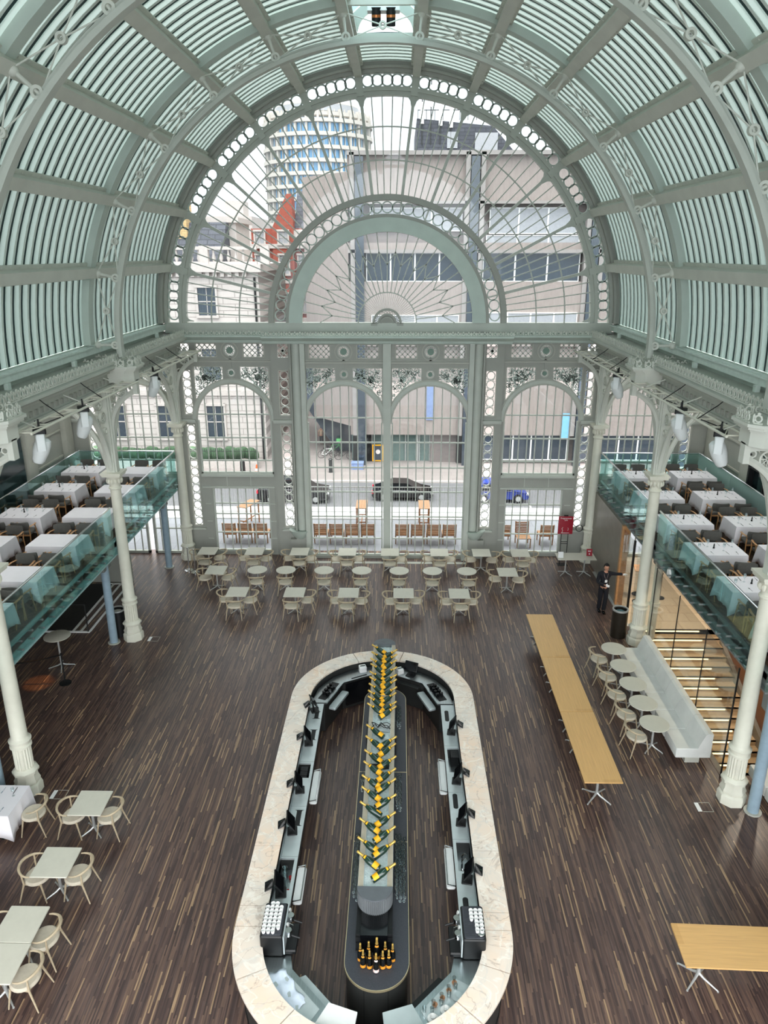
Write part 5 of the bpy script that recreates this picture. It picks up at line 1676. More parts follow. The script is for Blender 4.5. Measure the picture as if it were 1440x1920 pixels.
for k in range(20): lay(1, ROWS_R[k], k)
# ---- bottles standing in front of the trough
sp = Proto(champagne(1.08, 'amber', 'bottle_d', 'standing_bottle', (0.014, 0.066), 66))
spots = [(-0.065, 8.87, 'front arc, leftmost'), (0.04, 8.855, 'front arc, left of the pink-labelled one'), (0.25, 8.855, 'front arc, right of the pink-labelled one'), (0.345, 8.87, 'front arc, rightmost'),
         (-0.115, 8.985, 'back row, leftmost'), (0.02, 9.02, 'back row, left of the tallest'), (0.285, 9.02, 'back row, right of the tallest'), (0.405, 8.985, 'back row, rightmost')]
for x, y, w in spots:
    sp.place((x, y, 1.003), random.uniform(-0.2, 0.2), 'dark champagne bottle standing on the island, %s' % w, 'bottles standing on the island end')
big = champagne(1.3, 'amber', 'bottle_d', 'magnum_bottle', (0.014, 0.066), 66); big.location = (0.15, 9.03, 1.003); big['label'] = 'tallest dark champagne bottle at the back of the standing group'
pk = champagne(1.15, 'pinklab', 'bottle_d', 'rose_bottle', (0.014, 0.066), 66); pk.location = (0.145, 8.79, 1.003); pk['label'] = 'dark bottle with a pale pink label at the front of the standing group'

# ---- champagne flutes on the island
fb = MB(); fb.lathe([(0.032, 0), (0.03, 0.004), (0.005, 0.008), (0.004, 0.08), (0.012, 0.095), (0.025, 0.14), (0.028, 0.19), (0.026, 0.23), (0.0245, 0.23), (0.026, 0.19), (0.02, 0.12)], 0, 0, 12, cap=False)
fm = fb.mesh('flute', M['wglass'])
for (xa, dx, nc, ya, dy, nr, lab, grp) in ((0.455, 0.07, 3, 10.15, 0.075, 19, 'clear champagne flute in the block on the near right side of the island', 'flutes near right'),
                                         (-0.305, 0.07, 2, 10.15, 0.085, 17, 'clear champagne flute in the block on the near left side of the island', 'flutes near left'),
                                         (0.45, 0.07, 2, 12.4, 0.08, 12, 'clear champagne flute in the block halfway along the right side of the island', 'flutes mid right'),
                                         (-0.29, 0.065, 1, 12.9, 0.08, 6, 'clear champagne flute in the short row halfway along the left side of the island', 'flutes mid left'),
                                         (0.45, 0.06, 2, 15.2, 0.08, 9, 'clear champagne flute in the block at the far right side of the island', 'flutes far right')):
    for r in range(nr):
        for c in range(nc):
            if (r * 7 + c * 3) % 11 == 0: continue
            obj('champagne_flute', fm, None, label=lab, cat='glass', group=grp, loc=(xa + dx * c + (0.015 if r % 2 else 0), ya + dy * r, 1.003))
# ================================================================== FURNITURE OF THE HALL FLOOR
def cafe_chair():
    """round seat, bentwood arm-and-back hoop, four tapered legs; sitter faces +Y"""
    t = thing('cafe_chair', 'x', 'chair')
    b = MB()
    pts = []
    for k in range(28):
        a = 2 * pi * k / 28
        r = 0.255 + 0.012 * cos(2 * a)
        pts.append((r * cos(a), 0.02 + r * sin(a)))
    b.prism(pts, 0.42, 0.47, ch=0.03)
    obj('seat', b, M['seat'], t)
    b = MB()
    hoop = []
    for k in range(19):
        a = radians(166 + 208 * k / 18)
        hoop.append((0.30 * cos(a), -0.02 + 0.265 * sin(a), 0.675 + 0.05 * max(0, -sin(a)) ** 1.5))
    n = len(hoop)
    b.tube(hoop, [0.013 + 0.016 * sin(pi * k / (n - 1)) for k in range(n)], 8)
    obj('arm_hoop', b, M['bent'], t)
    for sx in (-1, 1):
        b = MB(); b.tube([(sx * 0.235, 0.25, 0.0), (sx * 0.205, 0.17, 0.43)], [0.012, 0.021], 8); obj('leg', b, M['bent'], t)
        b = MB(); b.tube([(sx * 0.275, -0.27, 0.0), (sx * 0.225, -0.15, 0.42), (sx * 0.245, -0.165, 0.70)], [0.012, 0.021, 0.015], 8); obj('leg', b, M['bent'], t)
    b = MB()
    b.tube([(-0.2, 0.17, 0.41), (0.2, 0.17, 0.41)], 0.013, 6); b.tube([(-0.22, -0.15, 0.41), (0.22, -0.15, 0.41)], 0.013, 6)
    for sx in (-1, 1): b.tube([(sx * 0.205, 0.17, 0.41), (sx * 0.225, -0.15, 0.41)], 0.013, 6)
    obj('seat_frame', b, M['bent'], t)
    return t
def pedestal(t, x, h, mat_, arms=4, r=0.3, a0=45):
    b = MB(); b.tube([(x, 0, 0.09), (x, 0, h)], [0.032, 0.026], 10); b.lathe([(0.06, h - 0.02), (0.12, h - 0.004)], x, 0, 12)
    obj('column', b, mat_, t)
    for k in range(arms):
        a = radians(a0 + 360 * k / arms)
        b = MB(); b.tube([(x, 0, 0.12), (x + r * 0.3 * cos(a), r * 0.3 * sin(a), 0.07), (x + r * cos(a), r * sin(a), 0.018)], [0.026, 0.02, 0.013], 8)
        b.lathe([(0.018, 0), (0.018, 0.018)], x + r * cos(a), r * sin(a), 8)
        obj('foot', b, mat_, t)
def square_table(w=0.70, d=0.75, cat='table'):
    t = thing('square_table', 'x', cat)
    b = MB(); b.rbox(-w / 2, w / 2, -d / 2, d / 2, 0.718, 0.742, 0.012, 2); obj('tabletop', b, M['top'], t)
    pedestal(t, 0, 0.72, M['alu'])
    return t
def round_table(r=0.36):
    t = thing('round_table', 'x', 'table')
    b = MB(); b.lathe([(r - 0.006, 0.718), (r, 0.722), (r, 0.738), (r - 0.005, 0.742)], 0, 0, 40); obj('tabletop', b, M['top'], t)
    pedestal(t, 0, 0.72, M['alu'])
    return t
chairP = Proto(cafe_chair()); sqP = Proto(square_table()); rdP = Proto(round_table())
def chair_at(tx, ty, side, dist, label, group):
    """side: where the chair stands seen from the hall: near, far, left, right"""
    dx, dy, rz = {'near': (0, -1, 0), 'far': (0, 1, pi), 'left': (-1, 0, -pi / 2), 'right': (1, 0, pi / 2)}[side]
    j = random.uniform(-0.12, 0.12)
    return chairP.place((tx + dx * dist + (j * 0.4 if dy else 0), ty + dy * dist + (j * 0.4 if dx else 0), 0), rz + j, label, group)
rows = [('window row', 27.0, [(-7.0, 'lrn'), (-5.16, 'lrn'), (-3.4, 'lrn'), (-1.53, 'lrn'), (0.14, 'nr'), (2.06, 'lrn'), (3.7, 'lr'), (5.2, 'lrn')]),
        ('bar row', 23.3, [(-5.08, 'lrn'), (-3.1, 'rn'), (-1.24, 'lrn'), (0.65, 'lrn'), (2.56, 'lrn')])]
WORD = {'l': ('left', 'left'), 'r': ('right', 'right'), 'n': ('near', 'bar'), 'f': ('far', 'window')}
for rn, y, lst in rows:
    for k, (x, ch) in enumerate(lst):
        sqP.place((x, y, 0), 0, 'square grey-beige table, %s from the left in the %s' % (ORD[k], rn), 'square tables by the gable windows')
        for c in ch:
            d = 0.44 if c in 'lr' else 0.48
            chair_at(x, y, WORD[c][0], d, 'bentwood chair at the %s side of %s square table from left, %s' % (WORD[c][1], ORD[k], rn), 'bentwood chairs by the gable windows')
mid = [(-6.25, 's', 'lrf'), (-4.74, 'o', 'n'), (-3.68, 'o', 'n'), (-2.27, 'o', 'n'), (-0.88, 'o', 'n'), (0.5, 'o', 'n'), (1.72, 'o', 'n'), (2.98, 'o', 'n'), (4.46, 's', 'lr')]
io = 0
for k, (x, kind, ch) in enumerate(mid):
    if kind == 's':
        w = 'left end' if k == 0 else 'right end'
        sqP.place((x, 25.15, 0), 0, 'square grey-beige table at the %s of the round table row' % w, 'square tables by the gable windows')
        for c in ch: chair_at(x, 25.15, WORD[c][0], 0.44, 'bentwood chair, %s side of the square table at %s of the round row' % (WORD[c][1], w), 'bentwood chairs by the gable windows')
    else:
        rdP.place((x, 25.2, 0), 0, 'round grey-beige table, %s from the left in the middle row' % ORD[io], 'round tables by the gable windows')
        for c in ch: chair_at(x, 25.2, WORD[c][0], 0.44, 'bentwood chair on the %s side of the %s round table from the left' % (WORD[c][1], ORD[io]), 'bentwood chairs by the gable windows')
        io += 1
# tables in front of the left arcade
fgn = ('nearest the fluted column', 'second from the column', 'third from the column', 'farthest from the column')
for k, (x, y) in enumerate(((-6.06, 12.82), (-6.08, 11.19), (-6.09, 9.79), (-6.07, 9.03))):
    sqP.place((x, y, 0), 0, 'square grey-beige table along the left arcade, %s' % fgn[k], 'square tables along the left arcade')
    for c in 'lr':
        chair_at(x, y, WORD[c][0], 0.40, 'bentwood chair on the %s of the left arcade table %s' % (WORD[c][1], fgn[k]), 'bentwood chairs along the left arcade')
# round tables beside the sofa
for k, y in enumerate((19.62, 18.65, 17.71, 16.80, 15.90)):
    rdP.place((6.85, y, 0), 0, 'round grey table beside the pale sofa, %s from the stair head' % ORD[k], 'round tables beside the sofa')
    chairP.place((6.40, y - 0.1, 0), -pi / 2 + 0.25, 'bentwood chair facing the pale sofa, %s from the stair head' % ORD[k], 'bentwood chairs facing the sofa')

# ---- oak tables
def oak_table(w, l, along='y'):
    t = thing('oak_table', 'x', 'table')
    b = MB()
    if along == 'y': b.rbox(-w / 2, w / 2, -l / 2, l / 2, 0.715, 0.742, 0.01, 2)
    else: b.rbox(-l / 2, l / 2, -w / 2, w / 2, 0.715, 0.742, 0.01, 2)
    top = obj('tabletop', b, M['oak'] if along == 'y' else M['oakx'], t)
    for d in (-1, 1):
        leg = MB()
        o = d * (l / 2 - 0.42)
        px, py = (0, o) if along == 'y' else (o, 0)
        leg.tube([(px, py, 0.1), (px, py, 0.715)], [0.034, 0.026], 10)
        c = obj('column', leg, M['alu'], t)
        for k in range(4):
            a = radians(45 + 90 * k)
            b = MB(); b.tube([(px, py, 0.13), (px + 0.1 * cos(a), py + 0.1 * sin(a), 0.08), (px + 0.36 * cos(a), py + 0.36 * sin(a), 0.018)], [0.03, 0.022, 0.014], 8)
            b.lathe([(0.018, 0), (0.018, 0.018)], px + 0.36 * cos(a), py + 0.36 * sin(a), 8)
            obj('foot', b, M['alu'], c)
    return t
oP = Proto(oak_table(0.85, 2.69))
for y, w in ((20.43, 'farthest of the row of three beside the bar'), (17.72, 'middle of the row of three beside the bar'), (15.01, 'nearest of the row of three beside the bar')):
    oP.place((5.03, y, 0), 0, 'long golden oak table, %s' % w, 'oak tables in a row')
ox = oak_table(0.85, 2.7, 'x'); ox.location = (6.58, 9.56, 0); ox.rotation_euler = (0, 0, -0.03); ox['label'] = 'golden oak table standing crosswise in the lower right corner'

# ---- the sofa and its sister at the frame edge
def banquette(n, mod, label, loc, rz=0):
    t = thing('banquette_sofa', label, 'sofa', loc, rz)
    for k in range(n):
        y = -k * mod
        b = MB(); b.rbox(-0.72, -0.17, y - mod + 0.006, y - 0.006, 0.2, 0.45, 0.03); obj('seat_cushion', b, M['banq'], t)
        b = MB(); b.ext([(-0.2, 0.2), (0.12, 0.2), (0.12, 0.86), (0.0, 0.88), (-0.06, 0.84), (-0.2, 0.47)], 'y', y - mod + 0.006, y - 0.006); obj('back_cushion', b, M['banq'], t)
    for k in (0.15, n / 2, n - 0.2):
        b = MB(); b.box(-0.45, -0.1, -k * mod - 0.08, -k * mod + 0.08, 0, 0.2); obj('foot', b, M['trim'], t)
    return t
banquette(6, 0.82, 'long pale grey upholstered sofa backing onto the glass beside the lit stairs', (7.94, 20.2, 0))
banquette(2, 0.82, 'second pale grey sofa partly hidden behind the blue-grey post at the frame edge', (9.45, 14.75, 0), 0.0)

# ---- white-clothed table on the hall floor, and the balcony tables
def cloth_mesh(w, d, drop, seed, corner=0.12):
    """draped tablecloth: flat top, rippled skirts, pointed corners"""
    rnd = random.Random(seed)
    per = []
    n = 14
    hw_, hd = w / 2, d / 2
    for k in range(n): per.append((-hw_ + w * k / n, -hd, 0, -1))
    for k in range(n): per.append((hw_, -hd + d * k / n, 1, 0))
    for k in range(n): per.append((hw_ - w * k / n, hd, 0, 1))
    for k in range(n): per.append((-hw_, hd - d * k / n, -1, 0))
    m = len(per)
    vs = [(0, 0, 0.746)] + [(p[0], p[1], 0.746) for p in per]
    fs = [(0, 1 + k, 1 + (k + 1) % m) for k in range(m)]
    ph = rnd.uniform(0, 6)
    prev = 1
    for lv in (0.06, 0.35, 0.7, 1.0):
        st = len(vs)
        for k, (x, y, nx, ny) in enumerate(per):
            e = abs(((k % n) / n) - 0.0)
            cn = max(0.0, 1 - min(k % n, n - k % n) / 2.2)
            rip = 0.018 * sin(k * 1.35 + ph) + 0.012 * sin(k * 2.9 + ph * 2)
            out = lv * (0.035 + rip)
            nn = Vector((nx, ny)) if cn == 0 else Vector((x / hw_, y / hd)).normalized()
            z = 0.746 - lv * (drop + corner * cn + 0.015 * sin(k * 0.8 + ph))
            vs.append((x + nn.x * (out + 0.06 * cn * lv), y + nn.y * (out + 0.06 * cn * lv), z))
        for k in range(m): fs.append((prev + k, st + k, st + (k + 1) % m, prev + (k + 1) % m))
        prev = st
    mb = MB(); mb.add(vs, fs)
    return mb
def dining_table(w, d):
    t = thing('dining_table', 'x', 'table')
    b = MB(); b.box(-w / 2 + 0.01, w / 2 - 0.01, -d / 2 + 0.01, d / 2 - 0.01, 0.70, 0.738); obj('tabletop', b, M['armwood'], t)
    for sx in (-1, 1):
        b = MB(); b.tube([(sx * w * 0.28, 0, 0.02), (sx * w * 0.28, 0, 0.70)], 0.035, 8); b.box(sx * w * 0.28 - 0.03, sx * w * 0.28 + 0.03, -d * 0.35, d * 0.35, 0, 0.03); obj('leg', b, M['black'], t)
    return t
kb = MB(); kb.rbox(-0.008, 0.008, -0.11, 0.11, 0.0, 0.004, 0.005); km = kb.mesh('table_knife', M['chrome'])
fk = MB(); fk.box(-0.004, 0.004, -0.10, 0.03, 0, 0.004); fk.box(-0.011, 0.011, 0.03, 0.04, 0, 0.004)
for q in (-0.009, -0.003, 0.003, 0.009): fk.box(q - 0.0018, q + 0.0018, 0.04, 0.095, 0, 0.004)
fm_ = fk.mesh('table_fork', M['chrome'])
nb = MB(); nb.lathe([(0.034, 0), (0.03, 0.004), (0.004, 0.008), (0.004, 0.09), (0.03, 0.12), (0.037, 0.16), (0.031, 0.21), (0.029, 0.21), (0.035, 0.16)], 0, 0, 12, cap=False); wgm = nb.mesh('wine_glass', M['wglass'])
pm = MB(); pm.lathe([(0.024, 0), (0.026, 0.02), (0.015, 0.05), (0.02, 0.09), (0.012, 0.11), (0.016, 0.13), (0.0, 0.14)], 0, 0, 12); pmm = pm.mesh('pepper_mill', M['black'])
def lay_table(cx, cy, z, w, d, where, grp, rz=0):
    zt = z + 0.748
    for sy in (-1, 1):
        for sx in (-1, 1):
            x, y = cx + sx * w * 0.24, cy + sy * (d / 2 - 0.17)
            obj('table_knife', km, None, label='steel knife on %s' % where, cat='knife', group='knives of ' + grp, loc=(x + 0.13 * sy, y, zt), rz=0.05 * sx)
            obj('table_fork', fm_, None, label='steel fork on %s' % where, cat='fork', group='forks of ' + grp, loc=(x - 0.13 * sy, y, zt), rz=-0.05 * sx + (pi if sy > 0 else 0))
            obj('wine_glass', wgm, None, label='wine glass on %s' % where, cat='glass', group='glasses of ' + grp, loc=(x + 0.17 * sy, y - 0.16 * sy, zt))
    obj('pepper_mill', pmm, None, label='dark pepper mill on %s' % where, cat='pepper mill', loc=(cx - 0.03, cy + 0.03, zt))
def balcony_chair():
    t = thing('balcony_armchair', 'x', 'chair')
    b = MB(); b.rbox(-0.25, 0.25, -0.22, 0.25, 0.40, 0.47, 0.05, 4); obj('seat', b, M['grey_up'], t)
    b = MB()
    n = 10; vs = []
    for z, r in ((0.56, 0.262), (0.60, 0.27), (0.78, 0.285), (0.82, 0.28)):
        for th in (0.0, 0.045):
            for k in range(n + 1):
                x = -0.26 + 0.52 * k / n
                y = -0.24 - 0.06 * (1 - (x / 0.26) ** 2) - (z - 0.56) * 0.18 - th + (0.02 if z in (0.56, 0.82) and th else 0)
                vs.append((x * (0.94 if z in (0.56, 0.82) else 1), y, z))
    m = n + 1; fs = []
    for l in range(3):
        for k in range(n):
            a = l * 2 * m + k; c = (l + 1) * 2 * m + k
            fs += [(a, a + 1, c + 1, c), (a + m + 1, a + m, c + m, c + m + 1)]
        fs += [(l * 2 * m, (l + 1) * 2 * m, (l + 1) * 2 * m + m, l * 2 * m + m), (l * 2 * m + n, l * 2 * m + m + n, (l + 1) * 2 * m + m + n, (l + 1) * 2 * m + n)]
    for k in range(n): fs += [(k + 1, k, k + m, k + m + 1), (6 * m + k, 6 * m + k + 1, 6 * m + m + k + 1, 6 * m + m + k)]
    b.add(vs, fs); obj('backrest', b, M['grey_up'], t)
    for sx in (-1, 1):
        b = MB(); b.tube([(sx * 0.25, -0.27, 0.66), (sx * 0.29, -0.1, 0.665), (sx * 0.29, 0.08, 0.655), (sx * 0.265, 0.13, 0.65)], 0.02, 8, flat=(0.03, 0.014)); obj('armrest', b, M['armwood'], t)
        b = MB(); b.tube([(sx * 0.275, 0.22, 0), (sx * 0.28, 0.05, 0.65)], [0.013, 0.019], 8); obj('leg', b, M['armwood'], t)
        b = MB(); b.tube([(sx * 0.25, -0.30, 0), (sx * 0.245, -0.25, 0.45), (sx * 0.25, -0.29, 0.66)], [0.013, 0.019, 0.016], 8); obj('leg', b, M['armwood'], t)
    for y0 in (0.16, -0.25):
        b = MB(); b.box(-0.25, 0.25, y0, y0 + 0.03, 0.36, 0.40); obj('seat_rail', b, M['armwood'], t)
    return t
dtP = Proto(dining_table(1.38, 0.95)); bcP = Proto(balcony_chair())
BZ = 3.45
def balcony_set(side, row, k, x, y, laid, w=1.38, d=0.95):
    sd = 'left' if side < 0 else 'right'
    rw = 'rail-side' if row == 'rail' else 'wall-side'
    where = 'the %s %s white-clothed table from the gable, %s balcony' % (ORD[k], rw, sd)
    dtP.place((x, y, BZ), 0, 'clothed table, %s in the %s row from the gable, %s balcony' % (ORD[k], rw, sd), 'balcony dining tables')
    cl = obj('tablecloth', cloth_mesh(w, d, 0.46, int(x * 31 + y * 7)), M['cloth'], label='white cloth draped over the %s %s table from the gable, %s balcony' % (ORD[k], rw, sd), cat='tablecloth', group='balcony tablecloths', loc=(x, y, BZ), ang=50)
    md = cl.modifiers.new('thickness', 'SOLIDIFY'); md.thickness = 0.004
    for sx, e in ((-1, 'left'), (1, 'right')):
        for sy, f in ((-1, 'near'), (1, 'far')):
            bcP.place((x + sx * 0.34, y + sy * (d / 2 + 0.3), BZ), (0 if sy < 0 else pi) + random.uniform(-0.06, 0.06),
                      'charcoal armchair, %s %s seat at %s %s table from the gable, %s balcony' % (f, e, ORD[k], rw, sd), 'charcoal balcony armchairs')
    if laid: lay_table(x, y, BZ, w, d, where, '%s %s table %s' % (sd, rw, ORD[k]))
for k, (x, y) in enumerate(((-9.05, 26.35), (-9.05, 24.05), (-9.07, 21.6), (-9.07, 19.25), (-9.07, 16.95), (-9.07, 14.85))): balcony_set(-1, 'rail', k, x, y, False)
for k, (x, y) in enumerate(((-11.2, 26.45), (-11.15, 24.2), (-11.1, 21.55), (-11.1, 19.1))): balcony_set(-1, 'wall', k, x, y, k in (0, 1, 2))
for k, (x, y) in enumerate(((9.08, 26.1), (9.08, 23.7), (9.08, 21.3), (9.06, 18.95), (9.06, 16.65), (9.06, 14.45))): balcony_set(1, 'rail', k, x, y, True)
for k, (x, y) in enumerate(((11.1, 26.15), (11.05, 23.7), (11.05, 21.15), (11.05, 18.8))): balcony_set(1, 'wall', k, x, y, True)
# floor table with a white cloth at the left frame edge
ft = dtP.place((-8.3, 12.85, 0), 0, 'white-clothed table on the hall floor beside the near left column', 'clothed table on the hall floor')
cl = obj('tablecloth', cloth_mesh(1.38, 0.95, 0.5, 77), M['cloth'], label='white cloth over the laid floor table beside the near left column', cat='tablecloth', loc=(-8.3, 12.85, 0), ang=50)
md = cl.modifiers.new('thickness', 'SOLIDIFY'); md.thickness = 0.004
lay_table(-8.3, 12.85, 0, 1.38, 0.95, 'the white-clothed floor table by the near left column', 'floor table')
chair_at(-8.3, 12.8, 'right', 0.98, 'bentwood chair at the right end of the white-clothed floor table', 'bentwood chairs along the left arcade')

# ---- moving head lamps and the ladder trusses they hang from
def moving_head():
    t = thing('moving_head_lamp', 'x', 'stage lamp')
    b = MB(); b.rbox(-0.16, 0.16, -0.13, 0.13, -0.12, 0.0, 0.03); obj('base', b, M['black'], t)
    b = MB()
    for s in (-1, 1): b.rbox(s * 0.2 - 0.03, s * 0.2 + 0.03, -0.09, 0.09, -0.46, -0.1, 0.03)
    b.box(-0.2, 0.2, -0.09, 0.09, -0.16, -0.11); obj('yoke', b, M['pearl'], t)
    b = MB(); b.M = Matrix.Translation((0, 0, -0.42)) @ Matrix.Rotation(radians(20), 4, 'X')
    b.lathe([(0.0, -0.36), (0.09, -0.355), (0.125, -0.3), (0.165, -0.1), (0.17, 0.05), (0.15, 0.16), (0.1, 0.2), (0.0, 0.21)], 0, 0, 20, cap=False); obj('head', b, M['pearl'], t)
    b = MB(); b.M = Matrix.Translation((0, 0, -0.42)) @ Matrix.Rotation(radians(20), 4, 'X'); b.lathe([(0.0, -0.368), (0.085, -0.362)], 0, 0, 20, cap=False); obj('lens', b, M['screen'], t)
    b = MB()
    for s in (-1, 1): b.tube([(s * 0.1, 0, 0.0), (s * 0.1, 0, 0.16)], 0.02, 8)
    obj('clamp', b, M['black'], t)
    return t
def ladder_truss(s, y0, y1, label):
    t = thing('ladder_truss', label, 'lighting truss', (s * 7.12, 0, 8.36))
    for dx in (-0.2, 0.2):
        b = MB(); b.tube([(dx, y0, 0), (dx, y1, 0)], 0.028, 8); obj('rail', b, M['cream'], t)
    n = int((y1 - y0) / 0.75)
    for k in range(n + 1):
        y = y0 + 0.1 + (y1 - y0 - 0.2) * k / n
        b = MB(); b.tube([(-0.2, y, 0), (0.2, y, 0)], 0.018, 6)
        if k < n and k % 2 == 0: b.tube([(-0.2, y, 0), (0.2, y + (y1 - y0 - 0.2) / n, 0)], 0.013, 6)
        obj('rung', b, M['cream'], t)
    for k in (0.25, 0.6):
        b = MB()
        y = y0 + (y1 - y0) * k
        b.tube([(-0.2 * s, y, 0), (s * 0.25, y + 0.05, 0.3), (s * 0.5, y + 0.1, 0.5), (s * 0.6, y + 0.1, 0.3)], 0.012, 6)
        b.tube([(-0.1 * s, y, 0), (s * 0.2, y - 0.2, -0.1), (s * 0.3, y - 0.4, 0.0)], 0.012, 6)
        obj('cable', b, M['black'], t)
    for k in (0.1, 0.5, 0.9):
        b = MB(); b.tube([(0, y0 + (y1 - y0) * k, 0), (s * 0.5, y0 + (y1 - y0) * k, 0.2)], 0.015, 6); obj('hanger', b, M['stone'], t)
for s, sd in ((-1, 'left'), (1, 'right')):
    ladder_truss(s, 21.75, 28.0, 'pale ladder truss under the %s cornice, bay nearest the gable' % sd)
    ladder_truss(s, 14.5, 20.9, 'pale ladder truss under the %s cornice, bay next to the gable bay' % sd)
mh = Proto(moving_head())
for s, sd in ((-1, 'left'), (1, 'right')):
    for y, w in ((22.95, 'closest to the gable'), (17.55, 'middle one of three'), (15.25, 'farthest from the gable')):
        mh.place((s * 7.12, y, 8.32), radians(90 + 25) * -s, 'pale moving-head stage lamp under the %s cornice, %s' % (sd, w), 'moving head lamps')

# ---- projector pair hanging at the roof ridge
t = thing('ridge_floodlight', 'white twin floodlight with black drums hanging in the roof lantern', 'floodlight', (0, 22.4, 17.75))
b = MB(); b.rbox(-0.42, 0.42, -0.16, 0.16, -0.1, 0.1, 0.03); obj('mounting_plate', b, M['white'], t)
for s in (-1, 1):
    b = MB(); b.M = Matrix.Translation((s * 0.19, -0.12, -0.02)) @ Matrix.Rotation(radians(15), 4, 'X'); b.lathe([(0.1, -0.42), (0.12, -0.4), (0.12, -0.05), (0.13, 0.0)], 0, 0, 18); d = obj('drum', b, M['black'], t)
    b = MB(); b.M = Matrix.Translation((s * 0.19, -0.12, -0.02)) @ Matrix.Rotation(radians(15), 4, 'X'); b.lathe([(0.122, -0.22), (0.122, -0.16)], 0, 0, 18); obj('copper_ring', b, mat('copper_band', rgb(206, 128, 76), 0.3, 0.7), d)
b = MB(); b.box(-0.03, 0.03, -0.03, 0.03, 0.1, 1.2); obj('hanger', b, M['black'], t)

# ---- odds and ends on the floor
t = thing('litter_bin', 'black cylindrical litter bin behind the near blue-grey post and fluted column', 'bin', (-8.62, 21.55, 0))
b = MB(); b.lathe([(0.24, 0), (0.24, 0.9), (0.20, 0.9), (0.20, 0.7)], 0, 0, 28); obj('body', b, M['black'], t)
b = MB(); b.lathe([(0.245, 0.88), (0.245, 0.92), (0.20, 0.92), (0.20, 0.88)], 0, 0, 28, cap=False); obj('rim', b, M['alu'], t)
b = MB(); b.sphere((0, 0, 0.8), 0.18, 10, 6, (1, 1, 0.4)); obj('liner', b, M['trim'], t)
t = thing('litter_bin', 'dark brown cylindrical bin with a steel rim beside the right column', 'bin', (7.62, 21.75, 0))
b = MB(); b.lathe([(0.25, 0), (0.25, 0.95), (0.21, 0.95), (0.21, 0.75)], 0, 0, 28); obj('body', b, mat('dark_bronze_metal', rgb(58, 52, 44), 0.35, 0.5), t)
b = MB(); b.lathe([(0.255, 0.93), (0.255, 0.98), (0.21, 0.98), (0.21, 0.93)], 0, 0, 28, cap=False); obj('rim', b, M['alu'], t)
b = MB(); b.sphere((0, 0, 0.84), 0.19, 10, 6, (1, 1, 0.4)); obj('liner', b, mat('teal_bag', rgb(70, 110, 120), 0.4), t)
t = thing('high_round_table', 'tall round grey table on a star foot by the rope stanchion', 'table', (-9.66, 19.5, 0))
b = MB(); b.lathe([(0.37, 1.03), (0.38, 1.035), (0.38, 1.05), (0.37, 1.055)], 0, 0, 36); obj('tabletop', b, M['top'], t)
pedestal(t, 0, 1.03, M['alu'], 4, 0.36, 20)
def stanchion(label, loc, mat_):
    t = thing('rope_stanchion', label, 'stanchion', loc)
    b = MB(); b.lathe([(0.17, 0), (0.17, 0.02), (0.03, 0.035)], 0, 0, 24); obj('base', b, mat_, t)
    b = MB(); b.lathe([(0.02, 0.03), (0.02, 0.92), (0.03, 0.93), (0.03, 0.98), (0.0, 0.99)], 0, 0, 14, cap=False); obj('post', b, mat_, t)
    return t
stanchion('black rope stanchion in front of the tall round table', (-9.17, 18.6, 0), M['black'])
b = MB(); b.tube([(-9.17 - 0.32 * k, 18.6 - 0.02 * k, 0.93 - 0.26 * sin(pi * k / 10)) for k in range(11)], 0.02, 8)
obj('barrier_rope', b, M['black'], label='black rope drooping from the stanchion under the left balcony', cat='rope')
stanchion('chrome rope stanchion by the far left square table', (-7.45, 26.55, 0), M['chrome'])
stanchion('second chrome stanchion just behind the first by the far left table', (-7.75, 26.75, 0), M['chrome'])
# stair opening under the left balcony
b = MB()
for x in (-9.68, -9.98, -10.24): b.box(x - 0.035, x + 0.035, 21.7, 25.4, 0.0, 0.025)
b.box(-11.6, -9.66, 21.62, 21.7, 0.0, 0.03); b.box(-10.6, -9.66, 25.4, 25.48, 0.0, 0.03)
t = obj('floor_channel_frame', b, M['white'], label='white parallel floor strips framing the stairwell under the left balcony', cat='stairwell trim')
b = MB(); b.box(-11.6, -10.3, 21.75, 25.4, 0.0, 0.012); obj('dark_well_shade', b, M['black'], t)  # black sheet: darkness of the stair opening put in as colour
t = thing('stairwell_railing', 'thin dark metal railing round the stairwell under the left balcony', 'railing', (0, 0, 0))
for x, y in ((-9.72, 21.66), (-11.2, 21.66), (-9.72, 25.44)):
    b = MB(); b.tube([(x, y, 0), (x, y, 1.0)], 0.02, 8); obj('post', b, M['cabinet'], t)
b = MB(); b.tube([(-11.6, 21.66, 1.0), (-9.72, 21.66, 1.0)], 0.02, 8); obj('rail', b, M['cabinet'], t)
b = MB(); b.box(-11.6, -9.75, 21.655, 21.665, 0.08, 0.95); obj('glass_infill', b, M['pglass'], t)
b = MB(); b.box(-12.3, -9.6, 25.6, 25.75, 0, 1.1); struct('wall_stairwell', b, M['wallp'])
